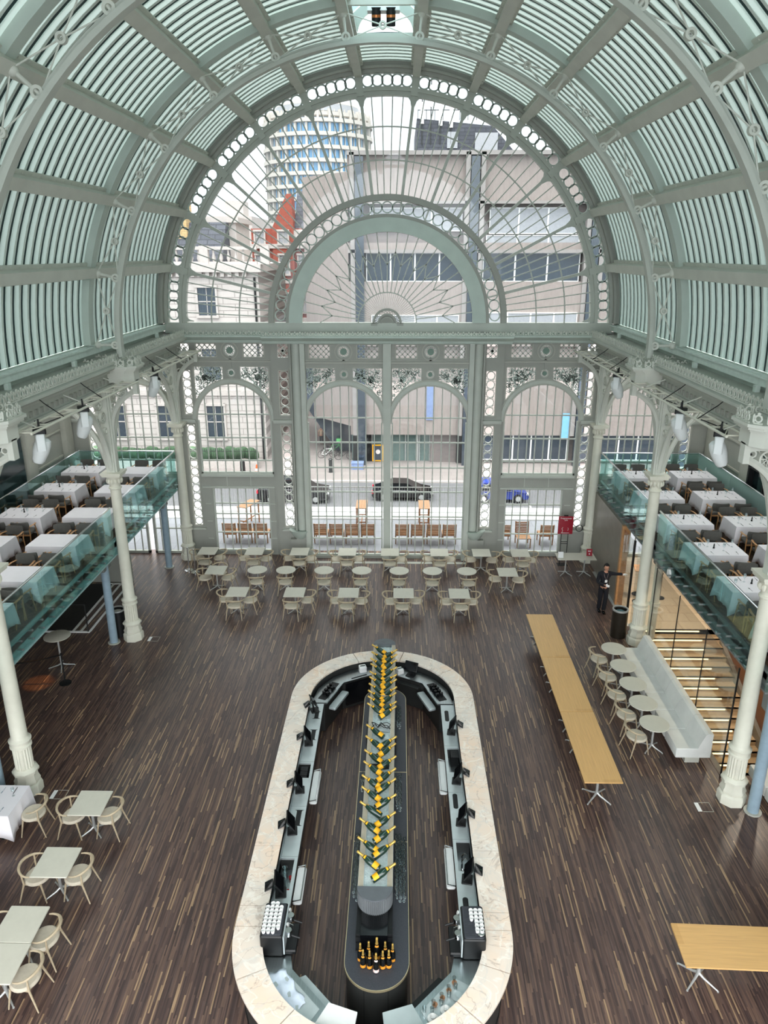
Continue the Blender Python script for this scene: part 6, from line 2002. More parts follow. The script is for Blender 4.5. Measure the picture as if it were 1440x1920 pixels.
# information stand and side tables by the aisle wall
for x, w in ((6.93, 'left of the pair'), (7.65, 'right of the pair')):
    sqP.place((x, 26.68, 0), pi / 2, 'square grey-beige table pushed against the grey aisle wall, %s' % w, 'tables by the aisle wall')
def flyer_holder(label, x, y, m, hh, ww):
    t = thing('flyer_holder', label, 'leaflet stand', (x, y, 0.742), 0)
    b = MB(); b.M = Matrix.Rotation(radians(-10), 4, 'X'); b.box(-ww, ww, -0.004, 0.004, 0.004, hh); obj('sheet', b, m, t)
    b = MB(); b.box(-ww, ww, -0.05, 0.08, 0, 0.006); obj('foot', b, M['pglass'], t)
    return t
flyer_holder('clear acrylic holder with a white leaflet on the aisle-wall tables', 6.68, 26.5, M['white'], 0.24, 0.1)
fh = flyer_holder('small red card stand on the aisle-wall tables', 7.82, 26.72, M['red'], 0.28, 0.11)
b = MB(); b.M = Matrix.Rotation(radians(-10), 4, 'X'); b.box(-0.06, 0.06, -0.0055, -0.004, 0.19, 0.21); b.box(-0.05, 0.05, -0.0055, -0.004, 0.16, 0.17); b.disc(0, 0.08, 0.025, -0.0055, -0.004, 14); obj('print', b, M['white'], fh)
t = thing('sign_easel', 'tall red programme sign on a thin black easel beside the ring-panelled pilaster', 'sign', (7.02, 27.6, 0))
b = MB()
for s in (-1, 1): b.tube([(s * 0.13, 0, 0), (s * 0.13, 0.02, 1.95)], 0.014, 6)
b.tube([(-0.13, 0, 0.9), (0.13, 0, 0.9)], 0.012, 6); b.tube([(-0.13, 0, 0.99), (0.13, 0, 0.99)], 0.012, 6); b.box(-0.2, 0.2, -0.15, 0.15, 0, 0.015)
b.box(-0.08, 0.08, -0.01, 0.03, 2.05, 2.09)
obj('stand', b, M['black'], t)
b = MB(); b.rbox(-0.29, 0.29, -0.03, 0.0, 1.32, 2.05, 0.01); bd = obj('board', b, M['red'], t)
b = MB(); b.tube([(-0.13, -0.034, 1.38), (-0.10, -0.034, 1.46), (-0.14, -0.034, 1.54), (-0.10, -0.034, 1.6)], 0.008, 5); b.tube([(0.09, -0.034, 1.46), (0.12, -0.034, 1.53), (0.09, -0.034, 1.58)], 0.007, 5)
b.box(-0.16, 0.16, -0.033, -0.03, 1.36, 1.372); obj('drawing', b, M['white'], bd)
text_obj('lettering', 'Programmes', 0.085, M['white'], bd, (0, -0.032, 1.97), (pi / 2, 0, 0))
text_obj('lettering', '\u00a310', 0.075, M['white'], bd, (0, -0.032, 1.89), (pi / 2, 0, 0))
b = MB(); b.lathe([(0.11, 0), (0.12, 0.03), (0.05, 0.05)], 0, 0, 20)
hs = thing('headset', 'black headset loop on the pedestal behind the far right column', 'headset', (7.72, 28.2, 1.18))
b = MB(); b.M = Matrix.Rotation(pi / 2, 4, 'X'); b.lathe([(0.13, -0.02), (0.15, -0.02), (0.15, 0.02), (0.13, 0.02), (0.13, -0.02)], 0, 0, 24, cap=False); b.M = None
b2 = MB(); b2.M = Matrix.Translation((0, 0, 0.15)) @ Matrix.Rotation(pi / 2, 4, 'X'); b2.lathe([(0.12, -0.02), (0.145, -0.02), (0.145, 0.02), (0.12, 0.02), (0.12, -0.02)], 0, 0, 24, cap=False)
obj('hoop', b2, M['black'], hs)
# rope posts in the tiled aisle behind the glass
for x, y, w in ((9.0, 24.3, 'nearer the glass'), (9.9, 24.6, 'farther from the glass')):
    t = stanchion('black barrier post on the tiled aisle floor, the one %s' % w, (x, y, 0), M['black'])
t = thing('lectern_stand', 'slim wooden-topped menu stand behind the glass in the tiled aisle', 'menu stand', (9.2, 24.9, 0))
b = MB(); b.tube([(0, 0, 0.02), (0, 0, 1.0)], 0.02, 8); b.lathe([(0.2, 0), (0.2, 0.02)], 0, 0, 20); obj('post', b, M['black'], t)
b = MB(); b.M = Matrix.Translation((0, 0, 1.04)) @ Matrix.Rotation(radians(25), 4, 'X'); b.box(-0.22, 0.22, -0.16, 0.16, -0.015, 0.015); obj('top', b, M['armwood'], t)
t = thing('wall_lamp', 'white disc lamp on the balcony beam above the glass screen', 'lamp', (8.24, 19.75, 3.12))
b = MB(); b.M = Matrix.Rotation(-pi / 2, 4, 'Y'); b.lathe([(0.0, 0.06), (0.11, 0.05), (0.14, 0.02), (0.14, 0.0)], 0, 0, 24, cap=False); obj('disc', b, M['white'], t)
b = MB(); b.box(-0.01, 0.03, -0.03, 0.03, -0.03, 0.03); obj('bracket', b, M['alu'], t)
for x, y, w in ((-7.45, 13.93, 'beside the near left column'), (-7.55, 21.25, 'beside the middle left column'), (7.24, 13.8, 'beside the near right column')):
    b = MB(); b.box(-0.045, 0.045, -0.14, 0.14, 0, 0.005)
    t = obj('floor_plate', b, M['white'], label='small white floor plate %s' % w, cat='floor plate', loc=(x, y, 0))
    b = MB()
    for (x0, x1, y0, y1) in ((0.06, 0.30, -0.15, -0.14), (0.06, 0.30, 0.14, 0.15), (0.29, 0.30, -0.15, 0.15)): b.box(x0, x1, y0, y1, 0, 0.004)
    obj('socket_frame', b, M['trim'], t)

# ---- the steward by the glass
def skin_mesh(name, chain, mat_, parent=None, sub=2, **kw):
    """chain: list of (parent index or None, (x,y,z), (rx,ry))"""
    me = bpy.data.meshes.new(name)
    vs = [c[1] for c in chain]; es = [(c[0], i) for i, c in enumerate(chain) if c[0] is not None]
    me.from_pydata(vs, es, [])
    o = bpy.data.objects.new(name, me); COL.objects.link(o)
    if parent is not None: o.parent = parent
    me.materials.append(mat_)
    sk = o.modifiers.new('skin', 'SKIN'); sk.use_smooth_shade = True
    if not me.skin_vertices: 
        bm = bmesh.new(); bm.from_mesh(me); bm.verts.layers.skin.verify(); bm.to_mesh(me); bm.free()
    for i, c in enumerate(chain):
        sv = me.skin_vertices[0].data[i]; sv.radius = c[2]; sv.use_root = (c[0] is None)
    if sub:
        sd = o.modifiers.new('smooth', 'SUBSURF'); sd.levels = sub; sd.render_levels = sub
    return o
def finger(ch, root, base, d, L, curl, up, r=0.009):
    """three-joint finger from base along d, curling towards -up"""
    p = Vector(base); d = Vector(d).normalized(); upv = Vector(up).normalized()
    i = len(ch); ch.append((root, tuple(p), (r * 1.05, r * 1.05))); last = i
    for seg, f in enumerate((0.45, 0.32, 0.23)):
        d = (d - upv * curl).normalized(); p = p + d * (L * f)
        ch.append((last, tuple(p), (r * (1 - 0.12 * seg), r * (1 - 0.12 * seg)))); last = len(ch) - 1
def person():
    t = thing('person', 'person in a black uniform with white gloves standing by the glass, one arm stretched out', 'person', (7.55, 23.55, 0), 0)
    ch = [(None, (0, 0, 0.96), (0.135, 0.10)),                      # 0 pelvis
          (0, (0, -0.005, 1.10), (0.125, 0.095)), (1, (0.0, -0.01, 1.28), (0.15, 0.105)), (2, (0.0, -0.02, 1.41), (0.15, 0.09)),
          (3, (0.005, -0.035, 1.49), (0.062, 0.062)), (4, (0.01, -0.05, 1.545), (0.055, 0.058))]
    # legs (striding a little)
    def leg(s, kx, ky, fx, fy):
        a = len(ch); ch.append((0, (s * 0.085, 0.0, 0.88), (0.085, 0.09)))
        ch.append((a, (s * 0.09 + kx, ky, 0.50), (0.058, 0.06))); ch.append((a + 1, (s * 0.09 + kx + fx * 0.4, ky + 0.03 + fy * 0.4, 0.30), (0.055, 0.055)))
        ch.append((a + 2, (s * 0.09 + kx + fx, ky + 0.03 + fy, 0.09), (0.036, 0.038))); ch.append((a + 3, (s * 0.09 + kx + fx, ky - 0.06 + fy, 0.045), (0.04, 0.035))); ch.append((a + 4, (s * 0.1 + kx + fx, ky - 0.15 + fy, 0.035), (0.034, 0.028)))
    leg(-1, -0.01, -0.02, 0.0, 0.05); leg(1, 0.0, -0.05, -0.06, -0.08)
    # arms: the right one (image right) reaches out, the left folds across the waist
    a = len(ch)
    ch += [(3, (0.19, -0.02, 1.43), (0.062, 0.062)), (a, (0.36, -0.03, 1.41), (0.048, 0.048)), (a + 1, (0.50, -0.07, 1.42), (0.038, 0.038)), (a + 2, (0.575, -0.09, 1.43), (0.028, 0.034)), (a + 3, (0.635, -0.105, 1.435), (0.022, 0.04))]
    rh = a + 4
    for k in range(4):
        o = (k - 1.5) * 0.02
        finger(ch, rh, (0.66, -0.11 + o, 1.437), (1, -0.12 + o * 2, -0.05), (0.066, 0.076, 0.072, 0.055)[k], 0.22, (0, 0, 1))
    finger(ch, a + 3, (0.60, -0.135, 1.425), (0.6, -0.7, 0.1), 0.055, 0.15, (0, 0, 1), 0.0105)
    a = len(ch)
    ch += [(3, (-0.19, -0.02, 1.42), (0.062, 0.062)), (a, (-0.235, -0.05, 1.27), (0.05, 0.05)), (a + 1, (-0.23, -0.06, 1.12), (0.042, 0.042)), (a + 2, (-0.10, -0.2, 1.09), (0.032, 0.032)), (a + 3, (-0.03, -0.235, 1.075), (0.03, 0.024)), (a + 4, (0.03, -0.25, 1.06), (0.04, 0.022))]
    lh = a + 5
    for k in range(4):
        o = (k - 1.5) * 0.02
        finger(ch, lh, (0.055, -0.256, 1.055 - o), (0.9, -0.1, -0.25 - o), (0.064, 0.074, 0.07, 0.054)[k], 0.2, (0, -1, 0))
    finger(ch, a + 4, (0.0, -0.25, 1.10), (0.7, -0.1, 0.5), 0.055, 0.1, (0, -1, 0), 0.0105)
    hands = {4, 5}
    thin = [(c[0], c[1], c[2] if i in hands else (c[2][0] * 0.62, c[2][1] * 0.62)) for i, c in enumerate(ch)]
    body = skin_mesh('body', thin, M['skin'], t, 1)
    # head with a face, joined onto the neck
    b = MB(); b.M = Matrix.Translation((0.01, -0.07, 1.655)) @ Matrix.Rotation(radians(18), 4, 'X') @ Matrix.Rotation(radians(10), 4, 'Z')
    b.sphere((0, 0, 0.0), 0.1, 18, 14, (0.78, 0.95, 1.18)); b.sphere((0, -0.035, -0.07), 0.055, 12, 8, (0.95, 0.9, 0.8))
    b.add([(-0.014, -0.085, -0.03), (0.014, -0.085, -0.03), (0, -0.118, -0.028), (0, -0.09, 0.02), (0, -0.088, -0.042)], [(0, 2, 3), (2, 1, 3), (0, 4, 2), (2, 4, 1)])
    for s in (-1, 1): b.sphere((s * 0.08, 0.005, -0.01), 0.028, 8, 6, (0.35, 0.7, 1.15))
    obj('head', b, M['skin'], t)
    b = MB(); b.M = Matrix.Translation((0.01, -0.07, 1.655)) @ Matrix.Rotation(radians(18), 4, 'X') @ Matrix.Rotation(radians(10), 4, 'Z')
    for s in (-1, 1): b.sphere((s * 0.03, -0.088, 0.008), 0.0095, 8, 6); b.box(s * 0.03 - 0.017, s * 0.03 + 0.017, -0.099, -0.088, 0.024, 0.03)
    obj('eyes', b, M['black'], t)
    b = MB(); b.M = Matrix.Translation((0.01, -0.07, 1.655)) @ Matrix.Rotation(radians(18), 4, 'X') @ Matrix.Rotation(radians(10), 4, 'Z')
    b.box(-0.022, 0.022, -0.092, -0.085, -0.066, -0.058); obj('mouth', b, mat('lips', rgb(150, 86, 78), 0.6), t)
    b = MB(); b.M = Matrix.Translation((0.01, -0.055, 1.675)) @ Matrix.Rotation(radians(10), 4, 'X')
    n, m_ = 18, 8; vs = [(0, 0.005, 0.128)]
    for i in range(1, m_ + 1):
        for k in range(n):
            a_ = 2 * pi * k / n
            lim = 0.95 if sin(a_) < -0.3 else 1.75
            th = lim * i / m_
            vs.append((0.084 * sin(th) * cos(a_), 0.005 + 0.102 * sin(th) * sin(a_), 0.006 + 0.122 * cos(th)))
    fs = [(0, 1 + k, 1 + (k + 1) % n) for k in range(n)] + [(1 + i * n + k, 1 + (i + 1) * n + k, 1 + (i + 1) * n + (k + 1) % n, 1 + i * n + (k + 1) % n) for i in range(m_ - 1) for k in range(n)]
    b.add(vs, fs); hr = obj('hair', b, M['hair'], t); md = hr.modifiers.new('thickness', 'SOLIDIFY'); md.thickness = 0.012; md.offset = 1
    # clothing
    jk = [(None, (0, 0, 0.90), (0.165, 0.125)), (0, (0, -0.005, 1.08), (0.150, 0.115)), (1, (0, -0.01, 1.28), (0.175, 0.125)), (2, (0, -0.02, 1.42), (0.165, 0.10)), (3, (0.003, -0.03, 1.50), (0.10, 0.09)),
          (3, (0.19, -0.02, 1.43), (0.075, 0.075)), (5, (0.36, -0.03, 1.41), (0.06, 0.06)), (6, (0.575, -0.09, 1.43), (0.05, 0.05)),
          (3, (-0.19, -0.02, 1.42), (0.075, 0.075)), (8, (-0.235, -0.05, 1.27), (0.063, 0.063)), (9, (-0.238, -0.06, 1.115), (0.068, 0.068)), (10, (-0.165, -0.14, 1.10), (0.062, 0.062)), (11, (-0.055, -0.222, 1.082), (0.052, 0.052))]
    skin_mesh('jacket', jk, M['navy'], t, 2)
    tr_ = [(None, (0, 0, 0.98), (0.145, 0.11)), (0, (-0.085, 0, 0.86), (0.10, 0.105)), (1, (-0.10, -0.02, 0.50), (0.078, 0.08)), (2, (-0.10, 0.04, 0.045), (0.07, 0.076)),
           (0, (0.085, 0, 0.86), (0.10, 0.105)), (4, (0.09, -0.05, 0.50), (0.078, 0.08)), (5, (0.03, -0.10, 0.045), (0.07, 0.076))]
    skin_mesh('trousers', tr_, M['navy'], t, 2)
    for (fx, fy) in ((-0.10, -0.03), (0.03, -0.18)):
        b = MB(); b.sphere((fx, fy, 0.04), 0.1, 12, 8, (0.48, 1.35, 0.42)); b.box(fx - 0.045, fx + 0.045, fy - 0.12, fy + 0.11, 0.0, 0.02); obj('shoe', b, M['blackg'], t)
    # gloves follow the hands
    for root, h in ((rh, 1), (lh, 0)):
        sel = [i for i in range(root - 1, len(ch))]
        mp = {}; g = []
        for i in (range(root - 1, root + 1 + 20) if h else range(root - 1, len(ch))):
            pi_, co, rr = ch[i]
            mp[i] = len(g)
            g.append((mp.get(pi_), co, (rr[0] + 0.005, rr[1] + 0.005)))
        skin_mesh('glove', g, M['glove'], t, 1)
    b = MB(); b.tube([(-0.07, -0.10, 1.46), (-0.055, -0.152, 1.36), (0.01, -0.165, 1.24), (0.05, -0.15, 1.36), (0.075, -0.10, 1.46)], 0.006, 6); obj('lanyard', b, mat('grey_lanyard', rgb(150, 130, 130), 0.7), t)
    b = MB(); b.box(-0.035, 0.045, -0.172, -0.166, 1.15, 1.24); obj('badge', b, M['white'], t)
person()
# ================================================================== OUTSIDE
GZ = -5.5
b = MB(); b.box(-14, 14, 28.9, 34.4, -0.4, 0.0)
ter = struct('terrace_floor', b, M['pave'])
b = MB(); b.box(-14, 14, 32.75, 34.4, 0.0, 0.06); obj('coping', b, M['white'], ter)
b = MB(); b.box(-14, 14, 34.2, 34.4, GZ, -0.4); obj('retaining_wall', b, M['portplain'], ter)
b = MB(); b.box(-60, 70, 34.4, 57, GZ - 0.2, GZ); struct('road', b, M['asphalt'])
b = MB(); b.box(-60, 70, 57, 110, GZ - 0.2, GZ + 0.12)
pv = struct('pavement', b, M['pave2'])
b = MB(); b.box(-60, 70, 56.7, 57.0, GZ, GZ + 0.12); obj('kerb', b, M['portplain'], pv)
b = MB()
for k in range(6): b.box(4 + 3 * k, 5.6 + 3 * k, 49.8, 49.95, GZ, GZ + 0.01)
b.box(7.5, 10, 50.6, 50.7, GZ, GZ + 0.01); b.box(9.9, 10, 50.6, 51.6, GZ, GZ + 0.01); b.box(-6.5, 1, 49.0, 49.35, GZ, GZ + 0.012)
struct('road_markings', b, M['white'])
t = thing('terrace_railing', 'white-grey metal railing with thin bars along the terrace edge outside', 'railing', (0, 33.5, 0))
b = MB(); b.box(-13, 13, -0.02, 0.02, 1.34, 1.38); b.box(-13, 13, -0.02, 0.02, 0.1, 0.14); obj('rail', b, M['alu'], t)
b = MB()
for k in range(208): b.box(-13 + 0.125 * k - 0.006, -13 + 0.125 * k + 0.006, -0.006, 0.006, 0.12, 1.36)
obj('bars', b, M['alu'], t)

def patio_seat():
    t = thing('slatted_bench', 'x', 'bench')
    b = MB()
    for k in range(8): b.box(-0.29, 0.29, -0.05 - 0.012 * k - 0.012, -0.05 - 0.012 * k + 0.012, 0.38 + 0.07 * k, 0.43 + 0.07 * k)
    obj('back_slats', b, M['teakl'], t)
    b = MB()
    for k in range(6): b.box(-0.29, 0.29, 0.0 + 0.1 * k, 0.085 + 0.1 * k, 0.40, 0.43)
    obj('seat_slats', b, M['teak'], t)
    for sx in (-1, 1):
        b = MB(); b.bar((sx * 0.27, -0.04, 0.0), (sx * 0.27, -0.16, 0.95), 0.045); obj('leg', b, M['teak'], t)
        b = MB(); b.box(sx * 0.27 - 0.022, sx * 0.27 + 0.022, 0.54, 0.59, 0, 0.42); obj('leg', b, M['teak'], t)
    return t
psP = Proto(patio_seat())
for grp, xs in (('by the left door window', (-6.75, -6.08, -5.41)), ('by the left middle window', (-2.85, -2.18, -1.51, -0.84)), ('by the right middle window', (0.62, 1.29, 1.96, 2.63)), ('by the right door window', (4.95, 6.75))):
    for k, x in enumerate(xs):
        psP.place((x, 29.75, 0), random.uniform(-0.02, 0.02), 'slatted teak seat backing onto the glass, %s of those %s' % (ORD[k], grp), 'teak seats on the terrace')
t = psP.place((5.75, 29.9, 0), pi, 'slatted teak seat turned towards the glass outside the right door window')
t = psP.place((9.2, 30.2, 0), pi, 'slatted teak seat seen through the aisle doors')
def high_bar():
    t = thing('terrace_bar_table', 'x', 'bar table')
    b = MB()
    for k in range(4): b.box(-0.25 + 0.125 * k, -0.13 + 0.125 * k, -0.6, 0.6, 1.03, 1.06)
    obj('tabletop', b, M['teak'], t)
    for sx in (-1, 1):
        for sy in (-1, 1):
            b = MB(); b.box(sx * 0.21 - 0.025, sx * 0.21 + 0.025, sy * 0.52 - 0.025, sy * 0.52 + 0.025, 0, 1.03); obj('leg', b, M['teakl'], t)
    b = MB(); b.box(-0.2, 0.2, -0.54, -0.5, 0.35, 0.39); b.box(-0.2, 0.2, 0.5, 0.54, 0.35, 0.39); b.box(-0.02, 0.02, -0.52, 0.52, 0.3, 0.34); obj('footrest', b, M['teakl'], t)
    return t
hb = Proto(high_bar())
for x, w, r in ((-6.35, 'left door window', -0.35), (-1.2, 'left middle window', 0), (1.62, 'right middle window', 0)):
    hb.place((x, 31.9, 0), r, 'tall narrow teak table on the terrace outside the %s' % w, 'terrace bar tables')

# ---- buildings across the street
def sash(mb, fr, x, z0, z1, w, y, mull=True):
    mb.box(x - w / 2, x + w / 2, y - 0.02, y + 0.05, z0, z1)
    fr.box(x - w / 2 - 0.16, x - w / 2, y - 0.14, y + 0.05, z0 - 0.12, z1 + 0.2); fr.box(x + w / 2, x + w / 2 + 0.16, y - 0.14, y + 0.05, z0 - 0.12, z1 + 0.2)
    fr.box(x - w / 2 - 0.2, x + w / 2 + 0.2, y - 0.2, y + 0.05, z1, z1 + 0.2); fr.box(x - w / 2 - 0.2, x + w / 2 + 0.2, y - 0.2, y + 0.05, z0 - 0.2, z0)
    fr.box(x - w / 2, x + w / 2, y - 0.06, y, (z0 + z1) / 2 - 0.04, (z0 + z1) / 2 + 0.04)
    if mull: fr.box(x - 0.025, x + 0.025, y - 0.06, y, z0, z1)
wb = thing('stone_building', 'white stone classical building with sash windows across the street at left', 'building', (0, 0, 0))
b = MB(); b.box(-46, -11.0, 63, 78, GZ, 10.6); obj('wall', b, M['portland'], wb)
b = MB(); b.box(-46, -10.7, 62.5, 78.3, 10.3, 10.9); b.box(-46, -10.9, 62.8, 63, 0.3, 0.75); b.box(-46, -10.95, 62.85, 63, 4.9, 5.3)
for k in range(57): b.box(-45.8 + 0.6 * k, -45.5 + 0.6 * k, 62.65, 63, 9.95, 10.3)
obj('cornice', b, M['portplain'], wb)
b = MB(); b.box(-46, -11.0, 62.8, 63.2, 10.9, 11.1); b.box(-46, -11.0, 62.8, 63.2, 12.0, 12.25)
for k in range(57): b.lathe([(0.08, 11.1), (0.16, 11.35), (0.07, 11.8), (0.1, 12.0)], -45.7 + 0.6 * k, 63, 6)
for k in range(8): b.box(-45 + 4.9 * k, -44.3 + 4.9 * k, 62.75, 63.25, 10.9, 12.3)
obj('balustrade', b, M['portplain'], wb)
b = MB(); b.ext([(64.5, 10.9), (76, 10.9), (73, 14.2), (67, 14.2)], 'x', -46, -14.2); obj('mansard_roof', b, M['slate'], wb)
b = MB(); b.box(-19.2, -17.3, 66, 68, 12, 16.2); b.box(-26, -24, 66, 68, 12, 16); obj('chimney', b, mat_bricks('yellow_brick', rgb(196, 168, 120), rgb(182, 152, 106), rgb(150, 130, 100), 0.5, 0.17), wb)
b = MB(); b.box(-18, -13.6, 68, 74, 10.9, 14.5); b.box(-18.3, -13.3, 67.7, 74.3, 14.2, 14.6); b.box(-16.4, -15.8, 67.9, 68, 11.8, 13.6); obj('attic', b, M['portplain'], wb)
for z0, z1 in ((-3.4, -0.6), (1.6, 4.2), (6.9, 9.1)):
    for x in (-15.3, -19.6, -23.9, -28.2, -32.5):
        w = MB(); f = MB(); sash(w, f, x, z0, z1, 1.45, 62.98)
        wo = obj('window', w, M['windark'], wb); obj('window_frame', f, M['portplain'], wo)
b = MB(); b.tube([(-11.3, 62.9, GZ), (-11.3, 62.9, 9.9)], 0.09, 8); obj('drainpipe', b, M['black'], wb)
b = MB(); b.box(-46, -11.3, 60.2, 60.5, GZ, GZ + 0.7)
t = obj('garden_wall', b, M['portplain'], label='low pale stone wall in front of the white stone building', cat='wall')
b = MB(); rnd = random.Random(4)
for k in range(150):
    x = -32 + 20.3 * k / 150; b.sphere((x, 61.35 + rnd.uniform(-0.15, 0.2), GZ + 1.0 + rnd.uniform(-0.1, 0.25)), rnd.uniform(0.35, 0.55), 7, 5)
obj('hedge', b, M['hedge'], label='clipped green hedge behind the black railings of the white building', cat='hedge', kind='stuff')
t = thing('garden_railing', 'black spear-topped railings in front of the hedge', 'railing', (0, 60.35, GZ))
b = MB(); b.box(-32, -11.3, -0.02, 0.02, 1.55, 1.6); b.box(-32, -11.3, -0.02, 0.02, 0.75, 0.8); obj('rail', b, M['cabinet'], t)
b = MB()
for k in range(115): b.box(-32 + 0.18 * k - 0.012, -32 + 0.18 * k + 0.012, -0.012, 0.012, 0.7, 1.8)
obj('bars', b, M['cabinet'], t)

rb2 = thing('brick_building', 'red brick building with white bands behind the white stone one', 'building', (0, 0, 0))
b = MB(); b.box(-15.5, -3.0, 85, 99, GZ, 14.2); obj('wall', b, M['brickw'], rb2)
b = MB(); b.ext([(-13.2, 14.2), (-11.5, 17.6), (-11.0, 17.6), (-10.9, 14.2)], 'y', 84.6, 87); b.box(-13.2, -10.9, 84.6, 87, GZ, 14.2); obj('gable', b, M['brickw'], rb2)
b = MB(); b.ext([(85.5, 14.2), (98, 14.2), (93, 18.2), (89, 18.2)], 'x', -10.9, -3); obj('roof', b, M['slate'], rb2)
b = MB()
for z in (4.5, 8.6, 12.2): b.box(-15.6, -2.9, 84.5, 85, z, z + 0.45)
b.box(-10.9, -3, 84.7, 85, 12.2, 14.0); obj('stone_bands', b, M['portplain'], rb2)
for x in (-14.6, -12.0, -10.0, -8.6, -6.6):
    for z in (1.5, 5.6, 9.6, 12.7):
        w = MB(); f = MB(); sash(w, f, x, z, z + (1.9 if z < 12 else 1.2), 0.95, 84.55 if -13.2 < x < -11 else 84.95)
        wo = obj('window', w, M['wingrey'], rb2); obj('window_frame', f, M['portplain'], wo)

cb = thing('concrete_building', 'large grey concrete office block with dark restaurant windows across the street', 'building', (0, 0, 0))
b = MB()
b.box(-3.6, 40, 62, 84, 15.4, 18.9); b.box(-3.6, 40, 62.0, 84, 11.9, 12.5); b.box(-3.6, 40, 61.6, 84, 4.6, 9.4); b.box(-3.6, 40, 61.7, 62.2, 9.3, 9.6)
b.box(-3.6, 40, 61.8, 84, -2.8, 3.2); b.box(-3.6, 40, 62, 84, 3.2, 4.6)
obj('concrete_bands', b, M['concrete'], cb)
b = MB(); b.ext([(-3.6, 62.0), (-7.6, 66.5), (-7.6, 84), (-3.6, 84)], 'z', GZ + 3.4, 17.6); obj('corner_wing', b, M['concrete'], cb)
b = MB(); b.box(-3.6, 40, 62.5, 84, 12.5, 15.4); b.box(-3.6, 40, 62.5, 84, 9.4, 12); b.box(3.2, 40, 62.6, 84, GZ, -2.8); obj('brick_infill', b, M['conbrick'], cb)
b = MB()
for x in (-3.0, 5.8, 15.2, 24): b.box(x, x + 0.65, 61.4, 61.8, GZ, 18.6)
obj('dark_pier', b, M['windark'], cb)
b = MB()
for x in (-3.4, 5.4, 6.55, 14.8, 15.95): b.box(x, x + 0.35, 61.5, 62.2, -2.8, 18.9)
b.box(-3.6, 40, 61.5, 62, 11.75, 12.0); b.box(-3.6, 40, 61.5, 62, 15.3, 15.5); b.box(-3.6, 40, 61.5, 62, 18.7, 19.0)
obj('pale_ribs', b, M['concrete2'], cb)
def wband(x0, x1, z0, z1, n, m, y=62.1):
    w = (x1 - x0) / n
    for k in range(n):
        b = MB(); b.box(x0 + w * k + 0.06, x0 + w * (k + 1) - 0.06, y, y + 0.3, z0, z1); wo = obj('window', b, m, cb)
        f = MB()
        for (xa, xb, za, zb) in ((x0 + w * k, x0 + w * k + 0.06, z0, z1), (x0 + w * (k + 1) - 0.06, x0 + w * (k + 1), z0, z1), (x0 + w * k, x0 + w * (k + 1), z0 - 0.06, z0), (x0 + w * k, x0 + w * (k + 1), z1, z1 + 0.06)): f.box(xa, xb, y - 0.06, y + 0.1, za, zb)
        obj('window_frame', f, M['white'], wo)
wband(-2.2, 5.5, 9.65, 11.7, 4, M['windark']); wband(7.0, 14.6, 9.65, 11.7, 3, M['windark']); wband(16, 23, 9.65, 11.7, 3, M['windark'])
wband(-1.9, 5.3, 13.4, 15.0, 3, M['wingrey'], 62.3); wband(7.4, 14.2, 13.2, 15.0, 3, M['wingrey'], 62.3); wband(7.2, 14.5, 12.1, 13.0, 3, M['wingrey'], 62.35)
wband(7.2, 14.6, 5.4, 7.2, 4, M['wingrey'], 61.5); wband(-1.8, 5.2, 5.2, 7.0, 4, M['wingrey'], 61.5)
for k in range(7):            # corner wing windows
    pass
b = MB()
b.ext([(-7.2, 3.0), (-3.5, -2.5), (-3.5, -5.3), (-5.2, -5.3), (-9.0, 0.6), (-9.0, 3.0)], 'y', 66, 68.5); obj('stair_soffit', b, M['windark'], cb)
b = MB(); b.box(-3.6, 3.2, 63.0, 63.3, GZ + 0.1, -2.8); obj('shop_glass', b, M['teal_shop'], cb)
b = MB(); b.box(-3.5, -1.9, 62.7, 63.1, GZ + 0.1, -2.8); b.box(5.4, 7.0, 62.2, 62.6, GZ + 0.1, -2.8); obj('entrance_recess', b, M['black'], cb)
wband(7.1, 14.8, -5.0, -2.9, 5, M['windark'], 62.2); wband(15.9, 24, -5.0, -2.9, 5, M['windark'], 62.2)
b = MB()
for x in (-1.9, -0.4, 1.0, 2.2, 3.1): b.box(x, x + 0.08, 62.9, 63.0, GZ + 0.1, -2.8)
b.box(2.0, 2.14, 62.85, 63.0, GZ, -2.9); obj('shop_mullions', b, M['alu'], cb)
b = MB(); b.box(5.9, 6.35, 62.1, 62.16, -4.1, -3.7); obj('wall_notice', b, M['white'], cb)
for x0, x1, z0, z1, w in ((2.75, 3.3, -1.5, 1.3, 'seen through the top of the right middle arch'), (14.1, 14.8, -3.0, -0.9, 'beside the dark shop windows at right')):
    t = obj('wall_banner', MB().box(x0, x1, 61.68, 61.72, z0, z1), M['bluebox'] if x0 < 5 else mat('sky_blue_banner', rgb(120, 176, 222), 0.6), label='faded blue banner on the concrete wall, %s' % w, cat='banner')
t = thing('framed_poster', 'poster of a pale face in a yellow frame in the shop window across the street', 'poster', (-1.35, 62.55, -4.6))
b = MB(); b.box(-0.48, 0.48, -0.03, 0.03, -0.72, 0.75); obj('frame', b, M['yellow'], t)
b = MB(); b.box(-0.38, 0.38, -0.04, -0.03, -0.62, 0.65); obj('sheet', b, M['windark'], t)
b = MB(); b.disc(0.02, 0.12, 0.2, -0.05, -0.04, 20); obj('face', b, mat('pale_print', rgb(220, 210, 205), 0.6), t)

